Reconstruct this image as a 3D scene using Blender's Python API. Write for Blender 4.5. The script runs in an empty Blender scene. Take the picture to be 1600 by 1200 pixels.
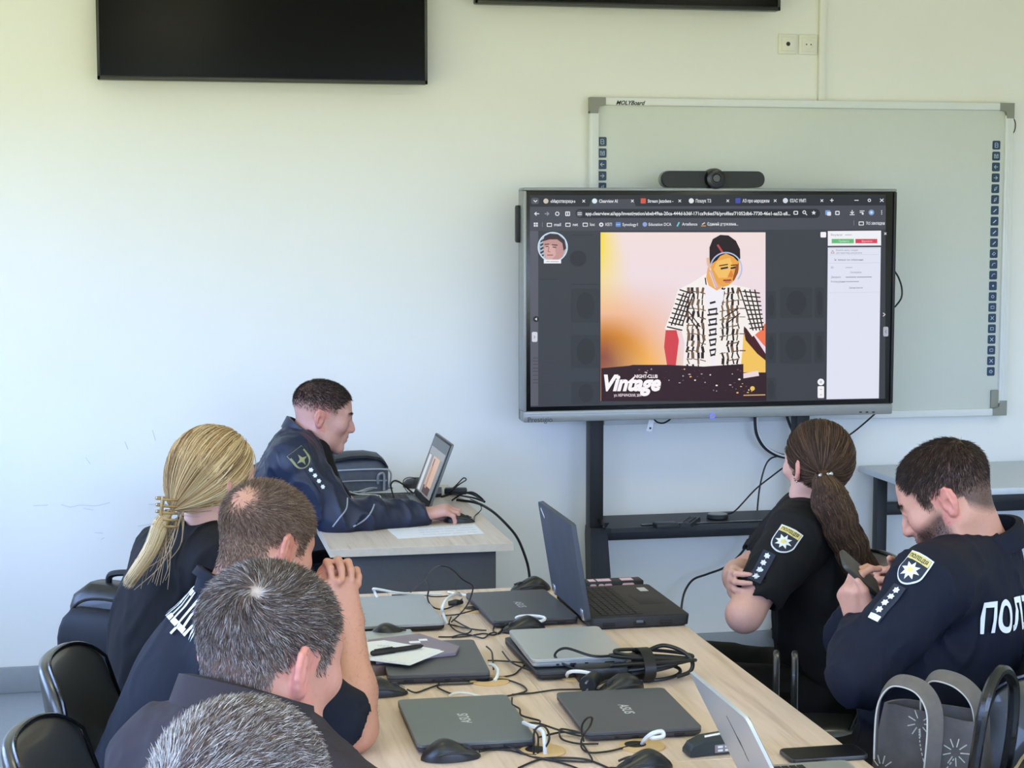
import bpy, bmesh, math, random
import numpy as np
from mathutils import Vector, Matrix
from mathutils.bvhtree import BVHTree

random.seed(7); RNG = np.random.default_rng(7)
SC = bpy.context.scene; COL = SC.collection
PI = math.pi

# ------------------------------------------------------------------ camera model (1600 x 1200 photograph)
FPX = 2770.0
PITCH = math.atan(258 / FPX); YAW = math.atan(572 / FPX * math.cos(PITCH)); CAMZ = 1.78
FWD = np.array([math.sin(YAW) * math.cos(PITCH), math.cos(YAW) * math.cos(PITCH), -math.sin(PITCH)])
RT = np.array([math.cos(YAW), -math.sin(YAW), 0.0]); UP = np.cross(RT, FWD)
CAM = np.array([0, 0, CAMZ])
def ray(px, py): return FWD + RT * (px - 800) / FPX - UP * (py - 600) / FPX
def hz(px, py, z):
    d = ray(px, py); return CAM + d * (z - CAMZ) / d[2]
def hy(px, py, y):
    d = ray(px, py); return CAM + d * y / d[1]
at = hy

def lin(c):
    out = []
    for v in c[:3]:
        v = v / 255.0
        out.append(v / 12.92 if v <= 0.04045 else ((v + 0.055) / 1.055) ** 2.4)
    return tuple(out) + (1.0,)
def linv(c): return np.array(lin(c)[:3])
def unit(v):
    v = np.asarray(v, float); return v / (np.linalg.norm(v) + 1e-12)

# ------------------------------------------------------------------ materials
MATS = {}
def mat(name, rgb, rough=0.5, metal=0.0, spec=0.5, var=0.06, vscale=30.0, bump=0.0, bscale=200.0,
        attr=False, sss=0.0, coat=0.0, sheen=0.0, stretch=None, emit=None):
    if name in MATS: return MATS[name]
    m = bpy.data.materials.new(name); m.use_nodes = True
    nt = m.node_tree; N = nt.nodes; L = nt.links
    b = N['Principled BSDF']
    b.inputs['Roughness'].default_value = rough; b.inputs['Metallic'].default_value = metal
    b.inputs['Specular IOR Level'].default_value = spec
    b.inputs['Coat Weight'].default_value = coat
    b.inputs['Sheen Weight'].default_value = sheen
    tc = N.new('ShaderNodeTexCoord'); no = N.new('ShaderNodeTexNoise')
    no.inputs['Scale'].default_value = vscale; no.inputs['Detail'].default_value = 4
    src = tc.outputs['Object']
    if stretch:
        mp = N.new('ShaderNodeMapping'); mp.inputs['Scale'].default_value = stretch
        L.new(src, mp.inputs['Vector']); src = mp.outputs['Vector']
    L.new(src, no.inputs['Vector'])
    mr = N.new('ShaderNodeMapRange')
    mr.inputs['To Min'].default_value = 1 - var; mr.inputs['To Max'].default_value = 1 + var
    mr.inputs['From Min'].default_value = 0.25; mr.inputs['From Max'].default_value = 0.75
    L.new(no.outputs['Fac'], mr.inputs['Value'])
    mx = N.new('ShaderNodeVectorMath'); mx.operation = 'SCALE'
    if attr:
        at_ = N.new('ShaderNodeAttribute'); at_.attribute_name = 'Col'
        L.new(at_.outputs['Color'], mx.inputs[0])
    else:
        mx.inputs[0].default_value = lin(rgb)[:3]
    L.new(mr.outputs['Result'], mx.inputs['Scale'])
    L.new(mx.outputs['Vector'], b.inputs['Base Color'])
    if sss:
        b.inputs['Subsurface Weight'].default_value = sss
        b.inputs['Subsurface Radius'].default_value = (1.0, 0.35, 0.2)
        b.inputs['Subsurface Scale'].default_value = 0.006
    if bump:
        n2 = N.new('ShaderNodeTexNoise'); n2.inputs['Scale'].default_value = bscale; n2.inputs['Detail'].default_value = 3
        L.new(src, n2.inputs['Vector'])
        bp = N.new('ShaderNodeBump'); bp.inputs['Strength'].default_value = bump; bp.inputs['Distance'].default_value = 0.002
        L.new(n2.outputs['Fac'], bp.inputs['Height']); L.new(bp.outputs['Normal'], b.inputs['Normal'])
    MATS[name] = m
    return m
def wood(name, c1, c2, c3, axis=1):
    m = bpy.data.materials.new(name); m.use_nodes = True
    nt = m.node_tree; N = nt.nodes; L = nt.links; b = N['Principled BSDF']
    b.inputs['Roughness'].default_value = 0.42; b.inputs['Specular IOR Level'].default_value = 0.4
    tc = N.new('ShaderNodeTexCoord'); mp = N.new('ShaderNodeMapping')
    s = [34, 34, 34]; s[axis] = 1.6
    mp.inputs['Scale'].default_value = s
    L.new(tc.outputs['Object'], mp.inputs['Vector'])
    n1 = N.new('ShaderNodeTexNoise'); n1.inputs['Scale'].default_value = 1.0; n1.inputs['Detail'].default_value = 6; n1.inputs['Distortion'].default_value = 0.6
    L.new(mp.outputs['Vector'], n1.inputs['Vector'])
    mp2 = N.new('ShaderNodeMapping'); s2 = [150, 150, 150]; s2[axis] = 9
    mp2.inputs['Scale'].default_value = s2; L.new(tc.outputs['Object'], mp2.inputs['Vector'])
    n2 = N.new('ShaderNodeTexNoise'); n2.inputs['Scale'].default_value = 1.0; n2.inputs['Detail'].default_value = 3
    L.new(mp2.outputs['Vector'], n2.inputs['Vector'])
    ad = N.new('ShaderNodeMath'); ad.operation = 'MULTIPLY_ADD'; ad.inputs[1].default_value = 0.45
    L.new(n2.outputs['Fac'], ad.inputs[0]); L.new(n1.outputs['Fac'], ad.inputs[2])
    cr = N.new('ShaderNodeValToRGB'); e = cr.color_ramp.elements
    e[0].position = 0.5; e[0].color = lin(c3); e[1].position = 0.95; e[1].color = lin(c1)
    k = e.new(0.68); k.color = lin(c2)
    L.new(ad.outputs[0], cr.inputs['Fac']); L.new(cr.outputs['Color'], b.inputs['Base Color'])
    MATS[name] = m
    return m
def emission_attr(name, strength):
    m = bpy.data.materials.new(name); m.use_nodes = True
    nt = m.node_tree; N = nt.nodes; L = nt.links; b = N['Principled BSDF']
    b.inputs['Base Color'].default_value = (0.004, 0.004, 0.005, 1); b.inputs['Roughness'].default_value = 0.35
    b.inputs['Specular IOR Level'].default_value = 0.15
    a = N.new('ShaderNodeAttribute'); a.attribute_name = 'Col'
    L.new(a.outputs['Color'], b.inputs['Emission Color']); b.inputs['Emission Strength'].default_value = strength
    return m

# ------------------------------------------------------------------ object helpers
def link(name, me, m=None, parent=None, smooth=35):
    o = bpy.data.objects.new(name, me); COL.objects.link(o)
    if m is not None:
        for k in (m if isinstance(m, (list, tuple)) else [m]): me.materials.append(k)
    if smooth is not None and len(me.polygons):
        me.polygons.foreach_set('use_smooth', [True] * len(me.polygons))
        if smooth < 180: me.set_sharp_from_angle(angle=math.radians(smooth))
    if parent is not None: o.parent = parent
    return o
def wlink(name, me, m, parent, smooth=35):
    """link a mesh given in world coordinates under a parent (kept where it is)"""
    o = link(name, me, m, parent, smooth)
    if parent is not None: o.matrix_parent_inverse = parent.matrix_basis.inverted()
    return o
def tag(o, label, cat, group=None):
    o['label'] = label; o['category'] = cat
    if group: o['group'] = group
    return o
def empty(name, loc, label, cat, rz=0.0, group=None):
    o = bpy.data.objects.new(name, None); COL.objects.link(o)
    o.empty_display_size = 0.05
    o.location = loc; o.rotation_euler = (0, 0, rz)
    return tag(o, label, cat, group)
def structure(o):
    o['kind'] = 'structure'; return o
def copy_tree(o, parent=None):
    c = o.copy(); COL.objects.link(c)
    if parent is not None: c.parent = parent
    for ch in list(o.children): copy_tree(ch, c)
    return c
def mesh_np(name, V, F, mi=None):
    V = np.ascontiguousarray(V, dtype=np.float32); F = np.ascontiguousarray(F, dtype=np.int32)
    me = bpy.data.meshes.new(name); n, k = F.shape
    me.vertices.add(len(V)); me.vertices.foreach_set('co', V.ravel())
    me.loops.add(n * k); me.loops.foreach_set('vertex_index', F.ravel())
    me.polygons.add(n); me.polygons.foreach_set('loop_start', np.arange(0, n * k, k, dtype=np.int32))
    if mi is not None: me.polygons.foreach_set('material_index', np.ascontiguousarray(mi, dtype=np.int32))
    me.update(calc_edges=True); me.validate()
    return me
def vcol(me, C):
    a = me.color_attributes.new('Col', 'FLOAT_COLOR', 'POINT')
    C = np.asarray(C, dtype=np.float32)
    if C.shape[1] == 3: C = np.concatenate([C, np.ones((len(C), 1), np.float32)], 1)
    a.data.foreach_set('color', np.ascontiguousarray(C).ravel())

def rotm(rx=0, ry=0, rz=0):
    cx, sx, cy, sy, cz, sz = math.cos(rx), math.sin(rx), math.cos(ry), math.sin(ry), math.cos(rz), math.sin(rz)
    X = np.array([[1, 0, 0], [0, cx, -sx], [0, sx, cx]]); Y = np.array([[cy, 0, sy], [0, 1, 0], [-sy, 0, cy]])
    Z = np.array([[cz, -sz, 0], [sz, cz, 0], [0, 0, 1]])
    return Z @ Y @ X
def frame(zdir, hint=(0, 0, 1)):
    """columns x, y, z with z along zdir"""
    z = unit(zdir); h = np.asarray(hint, float)
    if abs(z @ unit(h)) > 0.98: h = np.array([1.0, 0, 0])
    x = unit(np.cross(h, z)); y = np.cross(z, x)
    return np.stack([x, y, z], 1)
def smooth_path(P, n=8, closed=False):
    P = np.asarray(P, float)
    if len(P) < 3: return P
    out = []; m = len(P)
    for i in range(m if closed else m - 1):
        if closed: p0, p1, p2, p3 = P[(i - 1) % m], P[i], P[(i + 1) % m], P[(i + 2) % m]
        else: p0, p1, p2, p3 = P[max(i - 1, 0)], P[i], P[i + 1], P[min(i + 2, m - 1)]
        for t in np.linspace(0, 1, n, endpoint=False):
            out.append(0.5 * ((2 * p1) + (-p0 + p2) * t + (2 * p0 - 5 * p1 + 4 * p2 - p3) * t * t + (-p0 + 3 * p1 - 3 * p2 + p3) * t ** 3))
    if not closed: out.append(P[-1])
    return np.array(out)

class MB:
    def __init__(s): s.v = []; s.f = []; s.mi = []; s.m = 0; s.n = 0; s.R = np.eye(3); s.T = np.zeros(3)
    def add(s, V, F):
        V = np.asarray(V, float) @ s.R.T + s.T
        s.v.append(V)
        for f in F: s.f.append([int(i) + s.n for i in f]); s.mi.append(s.m)
        s.n += len(V)
        return s
    def box(s, c, size, bev=0.0, R=None, seg=2):
        bm = bmesh.new(); bmesh.ops.create_cube(bm, size=1.0)
        for v in bm.verts: v.co = Vector((v.co.x * size[0], v.co.y * size[1], v.co.z * size[2]))
        if bev > 0: bmesh.ops.bevel(bm, geom=bm.edges[:], offset=min(bev, min(size) * 0.49), segments=seg, profile=0.5, affect='EDGES')
        bm.verts.index_update()
        V = np.array([v.co[:] for v in bm.verts]); F = [[v.index for v in f.verts] for f in bm.faces]; bm.free()
        if R is not None: V = V @ np.asarray(R).T
        return s.add(V + np.asarray(c, float), F)
    def tube(s, P, r, k=8, closed=False, cap=True):
        P = np.asarray(P, float); n = len(P); r = np.broadcast_to(np.asarray(r, float), (n,))
        T = np.gradient(P, axis=0)
        if closed: T = np.roll(P, -1, 0) - np.roll(P, 1, 0)
        T /= np.linalg.norm(T, axis=1)[:, None] + 1e-12
        x = np.cross(T[0], [0, 0, 1.0]); x = np.cross(T[0], [1.0, 0, 0]) if np.linalg.norm(x) < 1e-3 else x
        x = unit(x); V = []
        a = np.linspace(0, 2 * PI, k, endpoint=False)
        for i in range(n):
            x = unit(x - T[i] * (x @ T[i])); y = np.cross(T[i], x)
            V.append(P[i] + r[i] * (np.cos(a)[:, None] * x + np.sin(a)[:, None] * y))
        F = []
        for i in range(n if closed else n - 1):
            j = (i + 1) % n
            for q in range(k): F.append((i * k + q, i * k + (q + 1) % k, j * k + (q + 1) % k, j * k + q))
        if cap and not closed: F += [tuple(range(k))[::-1], tuple((n - 1) * k + q for q in range(k))]
        return s.add(np.concatenate(V), F)
    def cyl(s, a, b, r, k=20, r2=None):
        return s.tube([a, b], [r, r if r2 is None else r2], k)
    def loft(s, rings, cap=True, closed=False):
        k = len(rings[0]); n = len(rings); V = np.concatenate([np.asarray(r, float) for r in rings]); F = []
        for i in range(n if closed else n - 1):
            j = (i + 1) % n
            for q in range(k): F.append((i * k + q, i * k + (q + 1) % k, j * k + (q + 1) % k, j * k + q))
        if cap and not closed: F += [tuple(range(k))[::-1], tuple((n - 1) * k + q for q in range(k))]
        return s.add(V, F)
    def prism(s, poly, z0, z1, M=None):
        """poly: 2D outline, extruded from z0 to z1; M: 3x4 (3x3, origin) placing local xyz"""
        k = len(poly); P = np.asarray(poly, float)
        V = np.concatenate([np.c_[P, np.full(k, z0)], np.c_[P, np.full(k, z1)]])
        if M is not None: V = V @ np.asarray(M[0]).T + np.asarray(M[1])
        F = [tuple(range(k))[::-1], tuple(range(k, 2 * k))] + [(i, (i + 1) % k, k + (i + 1) % k, k + i) for i in range(k)]
        return s.add(V, F)
    def sheet(s, G, th):
        """G: (n,m,3) grid of points, given a thickness along its normals"""
        G = np.asarray(G, float); n, m = G.shape[:2]
        du = np.gradient(G, axis=0); dv = np.gradient(G, axis=1); N = np.cross(du, dv)
        N /= np.linalg.norm(N, axis=2)[..., None] + 1e-12
        A = (G + N * th / 2).reshape(-1, 3); B = (G - N * th / 2).reshape(-1, 3); o = n * m
        F = []
        for i in range(n - 1):
            for j in range(m - 1):
                a, b, c, d = i * m + j, (i + 1) * m + j, (i + 1) * m + j + 1, i * m + j + 1
                F += [(a, b, c, d), (o + d, o + c, o + b, o + a)]
        for i in range(n - 1):
            F += [(i * m, o + i * m, o + (i + 1) * m, (i + 1) * m), ((i + 1) * m + m - 1, o + (i + 1) * m + m - 1, o + i * m + m - 1, i * m + m - 1)]
        for j in range(m - 1):
            F += [(j + 1, o + j + 1, o + j, j), ((n - 1) * m + j, o + (n - 1) * m + j, o + (n - 1) * m + j + 1, (n - 1) * m + j + 1)]
        return s.add(np.concatenate([A, B]), F)
    def mesh(s, name='mesh'):
        me = bpy.data.meshes.new(name)
        me.from_pydata(np.concatenate(s.v).tolist(), [], s.f)
        me.polygons.foreach_set('material_index', s.mi)
        me.update()
        return me
    def obj(s, name, m, parent=None, smooth=35): return link(name, s.mesh(name), m, parent, smooth)
    def wobj(s, name, m, parent=None, smooth=35): return wlink(name, s.mesh(name), m, parent, smooth)

def rrect(w, h, r, k=5):
    P = []
    for cx, cy, a0 in ((w / 2 - r, h / 2 - r, 0), (-w / 2 + r, h / 2 - r, PI / 2), (-w / 2 + r, -h / 2 + r, PI), (w / 2 - r, -h / 2 + r, 1.5 * PI)):
        for t in np.linspace(0, PI / 2, k): P.append((cx + r * math.cos(a0 + t), cy + r * math.sin(a0 + t)))
    return P
TEXTCACHE = {}
def text2d(string, shear=0.0, bold=0.0):
    """flat text outline at size 1 -> verts (n,2) and polygons, left aligned at baseline"""
    key = (string, shear, bold)
    if key in TEXTCACHE: return TEXTCACHE[key]
    cu = bpy.data.curves.new('t', 'FONT'); cu.body = string; cu.size = 1.0; cu.shear = shear; cu.resolution_u = 3
    cu.offset = bold
    ob = bpy.data.objects.new('t', cu); COL.objects.link(ob)
    dg = bpy.context.evaluated_depsgraph_get(); dg.update()
    me = ob.evaluated_get(dg).to_mesh()
    V = np.array([v.co[:2] for v in me.vertices]).reshape(-1, 2); F = [list(p.vertices) for p in me.polygons]
    ob.evaluated_get(dg).to_mesh_clear()
    bpy.data.objects.remove(ob); bpy.data.curves.remove(cu)
    TEXTCACHE[key] = (V, F)
    return V, F
def text_on(mb, string, origin, xdir, ydir, size=None, width=None, align='c', shear=0.0, bold=0.0, lift=0.0):
    V, F = text2d(string, shear, bold)
    if not len(V): return
    w = V[:, 0].max() - V[:, 0].min(); V = V - [V[:, 0].min(), 0]
    sc = size if size else width / w
    sx = sc if not (size and width) else width / w
    X = V[:, 0] * sx; Y = V[:, 1] * sc
    if align == 'c': X = X - w * sx / 2; Y = Y - 0.36 * sc
    xd, yd = unit(xdir), unit(ydir); nd = np.cross(xd, yd)
    mb.add(np.asarray(origin) + X[:, None] * xd + Y[:, None] * yd + nd * lift, F)

# ------------------------------------------------------------------ signed distance modelling
class SDF:
    def __init__(s): s.p = []
    def cone(s, a, b, ra, rb=None, k=0.02, op='u'):
        a = np.asarray(a, float); b = np.asarray(b, float); rb = ra if rb is None else rb
        r = max(ra, rb); lo = np.minimum(a, b) - r; hi = np.maximum(a, b) + r
        s.p.append((op, k, lo, hi, ('c', a, b, ra, rb))); return s
    def ball(s, c, r, k=0.02, op='u'): return s.cone(np.asarray(c, float), np.asarray(c, float) + [0, 0, 1e-5], r, r, k, op)
    def ell(s, c, r, R=None, k=0.02, op='u'):
        c = np.asarray(c, float); r = np.asarray(r, float); R = np.eye(3) if R is None else np.asarray(R)
        e = np.sqrt(((R * r) ** 2).sum(1)); s.p.append((op, k, c - e, c + e, ('e', c, r, R))); return s
    def box(s, c, h, R=None, rd=0.01, k=0.02, op='u'):
        c = np.asarray(c, float); h = np.asarray(h, float); R = np.eye(3) if R is None else np.asarray(R)
        e = np.abs(R) @ h; s.p.append((op, k, c - e, c + e, ('b', c, h - rd, R, rd))); return s
    def chain(s, pts, rad, k=0.02, op='u'):
        for i in range(len(pts) - 1): s.cone(pts[i], pts[i + 1], rad[i], rad[i + 1], k, op)
        return s
def _prim(q, P):
    t = q[0]
    if t == 'c':
        _, a, b, ra, rb = q; ba = b - a; pa = P - a
        h = np.clip((pa @ ba) / (ba @ ba), 0, 1)
        d = pa - h[..., None] * ba
        return np.sqrt((d * d).sum(-1)) - (ra + (rb - ra) * h)
    if t == 'e':
        _, c, r, R = q; L = (P - c) @ R
        k0 = np.sqrt(((L / r) ** 2).sum(-1)); k1 = np.sqrt(((L / (r * r)) ** 2).sum(-1)) + 1e-9
        return k0 * (k0 - 1) / k1
    _, c, h, R, rd = q; L = np.abs((P - c) @ R) - h
    return np.sqrt((np.maximum(L, 0) ** 2).sum(-1)) + np.minimum(L.max(-1), 0) - rd
def polygonise(sdf, vox, disp=None, B=24, pad=0.0):
    """surface nets over sparse blocks -> verts, quads"""
    lo = np.min([p[2] for p in sdf.p if p[0] == 'u'], 0) - 4 * vox - pad; hi = np.max([p[3] for p in sdf.p if p[0] == 'u'], 0) + 4 * vox + pad
    nb = np.ceil((hi - lo) / (vox * B)).astype(int); NN = nb * B + 2
    ids = []; pos = []; quads = []
    ar = np.arange(B + 1)
    cid = lambda i, j, k: (i * NN[1] + j) * NN[2] + k
    blocks = np.stack(np.meshgrid(*[np.arange(n) for n in nb], indexing='ij'), -1).reshape(-1, 3)
    for b in blocks:
        o = b * B; b0 = lo + o * vox - vox; b1 = lo + (o + B + 1) * vox
        act = [p for p in sdf.p if (p[2] - p[1] - 3 * vox - pad < b1).all() and (p[3] + p[1] + 3 * vox + pad > b0).all()]
        if not any(p[0] == 'u' for p in act): continue
        g = [lo[a] + (o[a] + np.arange(-1, B + 1)) * vox for a in range(3)]
        P = np.stack(np.meshgrid(*g, indexing='ij'), -1)
        f = None
        for op, k, _, _, q in act:
            d = _prim(q, P)
            if op == 'u':
                if f is None: f = d
                else:
                    h = np.maximum(k - np.abs(f - d), 0) / k; f = np.minimum(f, d) - h * h * k * 0.25
            elif f is not None:
                h = np.maximum(k - np.abs(f + d), 0) / k; f = np.maximum(f, -d) + h * h * k * 0.25
        if (np.abs(f).min() > 2 * vox + pad): continue
        if disp is not None: f = f + disp(P, f)
        s = f < 0
        if s.all() or not s.any(): continue
        # cells: index c = node c..c+1 (local nodes -1..B) ; local cell i at nodes i,i+1 of array
        c8 = [(dx, dy, dz) for dx in (0, 1) for dy in (0, 1) for dz in (0, 1)]
        n = B + 1
        S = np.stack([s[dx:dx + n, dy:dy + n, dz:dz + n] for dx, dy, dz in c8], -1)
        cnt = S.sum(-1); mix = (cnt > 0) & (cnt < 8)
        I = np.argwhere(mix)
        if len(I):
            Fv = np.stack([f[I[:, 0] + dx, I[:, 1] + dy, I[:, 2] + dz] for dx, dy, dz in c8], -1)
            acc = np.zeros((len(I), 3)); w = np.zeros(len(I)); cc = np.array(c8, float)
            for a in range(8):
                for e in range(a + 1, 8):
                    if np.abs(cc[a] - cc[e]).sum() != 1: continue
                    x, y = Fv[:, a], Fv[:, e]; m = (x < 0) != (y < 0)
                    t = np.where(m, x / np.where(m, x - y, 1), 0)
                    acc += m[:, None] * (cc[a] + t[:, None] * (cc[e] - cc[a])); w += m
            pos.append(lo + (o + I - 1 + acc / w[:, None]) * vox)
            gi = o + I  # global cell index (shifted by +1)
            ids.append(cid(gi[:, 0], gi[:, 1], gi[:, 2]))
        # faces for edges starting at local nodes 0..B-1 (array index 1..B)
        for ax in range(3):
            u, v = (ax + 1) % 3, (ax + 2) % 3
            sl = [slice(1, B + 1)] * 3; s2 = list(sl); s2[ax] = slice(2, B + 2)
            a_ = s[tuple(sl)]
            b_ = s[tuple(s2)]
            ed = a_ != b_
            E = np.argwhere(ed)
            if not len(E): continue
            ins = a_[tuple(E.T)]
            gE = o + E + 1
            eu = np.zeros(3, int); eu[u] = 1; ev = np.zeros(3, int); ev[v] = 1
            c = [gE - eu - ev, gE - ev, gE, gE - eu]
            Q = np.stack([cid(x[:, 0], x[:, 1], x[:, 2]) for x in c], 1)
            Q[~ins] = Q[~ins][:, ::-1]
            quads.append(Q)
    ids = np.concatenate(ids); pos = np.concatenate(pos); quads = np.concatenate(quads)
    uid, first = np.unique(ids, return_index=True)
    V = pos[first]; Fq = np.searchsorted(uid, quads)
    Fq = np.clip(Fq, 0, len(uid) - 1); ok = (uid[Fq] == quads).all(1)
    return V, Fq[ok]
def relax(V, F, it=2, w=0.5):
    E = np.concatenate([F[:, [0, 1]], F[:, [1, 2]], F[:, [2, 3]], F[:, [3, 0]]])
    for _ in range(it):
        A = np.zeros_like(V); n = np.zeros(len(V))
        np.add.at(A, E[:, 0], V[E[:, 1]]); np.add.at(n, E[:, 0], 1)
        np.add.at(A, E[:, 1], V[E[:, 0]]); np.add.at(n, E[:, 1], 1)
        V = V + w * (A / np.maximum(n, 1)[:, None] - V)
    return V
def sdf_mesh(sdf, vox, disp=None, it=2, pad=0.0):
    V, F = polygonise(sdf, vox, disp, pad=pad)
    # keep only the main piece of the surface
    lab = np.arange(len(V)); E = np.concatenate([F[:, [0, 1]], F[:, [1, 2]], F[:, [2, 3]]])
    for _ in range(200):
        m = np.minimum(lab[E[:, 0]], lab[E[:, 1]]); new = lab.copy()
        np.minimum.at(new, lab[E[:, 0]], m); np.minimum.at(new, lab[E[:, 1]], m); np.minimum.at(new, E[:, 0], m); np.minimum.at(new, E[:, 1], m)
        new = new[new]
        if (new == lab).all(): break
        lab = new
    u, c = np.unique(lab, return_counts=True); keep = lab == u[c.argmax()]
    idx = np.cumsum(keep) - 1; F = idx[F[keep[F].all(1)]]; V = V[keep]
    V = relax(V, F, it)
    return V, F
def normals(V, F):
    a = V[F[:, 2]] - V[F[:, 0]]; b = V[F[:, 3]] - V[F[:, 1]]; n = np.cross(a, b)
    N = np.zeros_like(V)
    for i in range(4): np.add.at(N, F[:, i], n)
    return N / (np.linalg.norm(N, axis=1)[:, None] + 1e-12)
def waves(seed, n=6, freq=30.0, stretch=(1, 1, 1)):
    r = np.random.default_rng(seed); D = r.normal(size=(n, 3)); D /= np.linalg.norm(D, axis=1)[:, None]
    D = D * np.asarray(stretch) * freq * r.uniform(0.6, 1.6, (n, 1)); ph = r.uniform(0, 6.28, n)
    def f(P):
        s = 0
        w = 0.35 * np.sin(P @ D[0] * 0.5 + ph[0])
        for i in range(n): s = s + np.sin(P @ D[i] + ph[i] + 2.2 * w)
        return s / n
    return f
# ------------------------------------------------------------------ render look, camera, daylight
EXPOSURE = 0.0
vs = SC.view_settings; vs.view_transform = 'Standard'; vs.look = 'None'; vs.gamma = 1.0; vs.use_curve_mapping = False; vs.exposure = EXPOSURE
cd = bpy.data.cameras.new('camera'); cam = bpy.data.objects.new('camera', cd); COL.objects.link(cam)
cd.sensor_width = 36.0; cd.lens = 36.0 * FPX / 1600; cd.clip_end = 60; cd.clip_start = 0.05
cam.matrix_world = Matrix(((RT[0], UP[0], -FWD[0], 0), (RT[1], UP[1], -FWD[1], 0), (RT[2], UP[2], -FWD[2], CAMZ), (0, 0, 0, 1)))
SC.camera = cam
SC.cycles.max_bounces = 8; SC.cycles.diffuse_bounces = 5; SC.cycles.glossy_bounces = 3; SC.cycles.transparent_max_bounces = 8
SC.cycles.use_denoising = True; SC.cycles.caustics_reflective = False; SC.cycles.caustics_refractive = False
SC.cycles.sample_clamp_indirect = 6.0

w = bpy.data.worlds.new('daylight'); SC.world = w; w.use_nodes = True
nt = w.node_tree; bg = nt.nodes['Background']
tc = nt.nodes.new('ShaderNodeTexCoord'); sp = nt.nodes.new('ShaderNodeSeparateXYZ')
nt.links.new(tc.outputs['Generated'], sp.inputs[0])
mr = nt.nodes.new('ShaderNodeMapRange'); mr.inputs['From Min'].default_value = -1; mr.inputs['From Max'].default_value = 1
nt.links.new(sp.outputs['Z'], mr.inputs['Value'])
cr = nt.nodes.new('ShaderNodeValToRGB'); nt.links.new(mr.outputs['Result'], cr.inputs['Fac'])
e = cr.color_ramp.elements
GROUND = (0.86, 0.83, 0.34, 1); TREES = (0.42, 0.46, 0.24, 1)
e[0].position = 0.0; e[0].color = GROUND
e[1].position = 1.0; e[1].color = (0.9, 1.4, 2.5, 1)
for p, c in ((0.49, GROUND), (0.500, TREES), (0.504, TREES), (0.520, (1.16, 1.62, 2.75, 1)), (0.75, (0.92, 1.40, 2.7, 1))):
    k = e.new(p); k.color = c
nt.links.new(cr.outputs['Color'], bg.inputs['Color']); bg.inputs['Strength'].default_value = 5.0

# ------------------------------------------------------------------ room shell
WY = 6.8; XL = -1.75; XR = 4.6; YB = -1.9; H = 3.05
M_wall = mat('wall_paint', (238, 238, 233), 0.75, var=0.012, vscale=3, bump=0.06, bscale=350)
M_ceil = mat('ceiling_paint', (246, 246, 240), 0.85, var=0.01)
M_floor = mat('grey_linoleum', (150, 158, 166), 0.38, var=0.06, vscale=60)
M_base = mat('grey_baseboard', (146, 150, 152), 0.5, var=0.03)
M_white = mat('white_plastic', (232, 232, 226), 0.4, var=0.01)
def wallbox(name, lo, hi, m):
    lo = np.array(lo, float); hi = np.array(hi, float)
    return structure(MB().box((lo + hi) / 2, hi - lo).obj(name, m))
wallbox('floor', (XL - .1, YB - .1, -.1), (XR + .1, WY + .1, 0), M_floor)
wallbox('ceiling', (XL - .1, YB - .1, H), (XR + .1, WY + .1, H + .1), M_ceil)
wallbox('wall_right', (XR, YB - .1, 0), (XR + .1, WY + .1, H), M_wall)
wallbox('wall_front', (XL, WY, 0), (XR, WY + .1, H), M_wall)
# left wall with three windows in it
WIN = [(3.75, 6.02), (0.35, 3.05), (-1.75, 0.05)]; WZ0, WZ1 = 1.0, 2.36
mb = MB()
def seg(y0, y1, z0, z1): mb.box((XL - .06, (y0 + y1) / 2, (z0 + z1) / 2), (.12, y1 - y0, z1 - z0))
seg(YB - .1, WY + .1, 0, WZ0); seg(YB - .1, WY + .1, WZ1, H)
edges = sorted([v for a in WIN for v in a]); edges = [YB - .1] + edges + [WY + .1]
for i in range(0, len(edges), 2): seg(edges[i], edges[i + 1], WZ0, WZ1)
structure(mb.obj('wall_left', M_wall))
# rear wall, behind the photographer, with two wide windows added for fill light
FILL_WIN = [(XL + .25, 1.25), (1.65, XR - .25)]; RZ0, RZ1 = 0.60, 2.75
mb = MB()
def segr(x0, x1, z0, z1): mb.box(((x0 + x1) / 2, YB - .05, (z0 + z1) / 2), (x1 - x0, .10, z1 - z0))
segr(XL, XR, 0, RZ0); segr(XL, XR, RZ1, H); segr(XL, FILL_WIN[0][0], RZ0, RZ1); segr(FILL_WIN[0][1], FILL_WIN[1][0], RZ0, RZ1); segr(FILL_WIN[1][1], XR, RZ0, RZ1)
structure(mb.obj('wall_rear', M_wall))
M_glass = bpy.data.materials.new('window_glass'); M_glass.use_nodes = True
nt = M_glass.node_tree; nt.nodes.remove(nt.nodes['Principled BSDF'])
tr = nt.nodes.new('ShaderNodeBsdfTransparent'); gl = nt.nodes.new('ShaderNodeBsdfGlossy'); mxs = nt.nodes.new('ShaderNodeMixShader')
gl.inputs['Roughness'].default_value = 0.02; mxs.inputs[0].default_value = 0.05
nt.links.new(tr.outputs[0], mxs.inputs[1]); nt.links.new(gl.outputs[0], mxs.inputs[2]); nt.links.new(mxs.outputs[0], nt.nodes['Material Output'].inputs[0])
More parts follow.
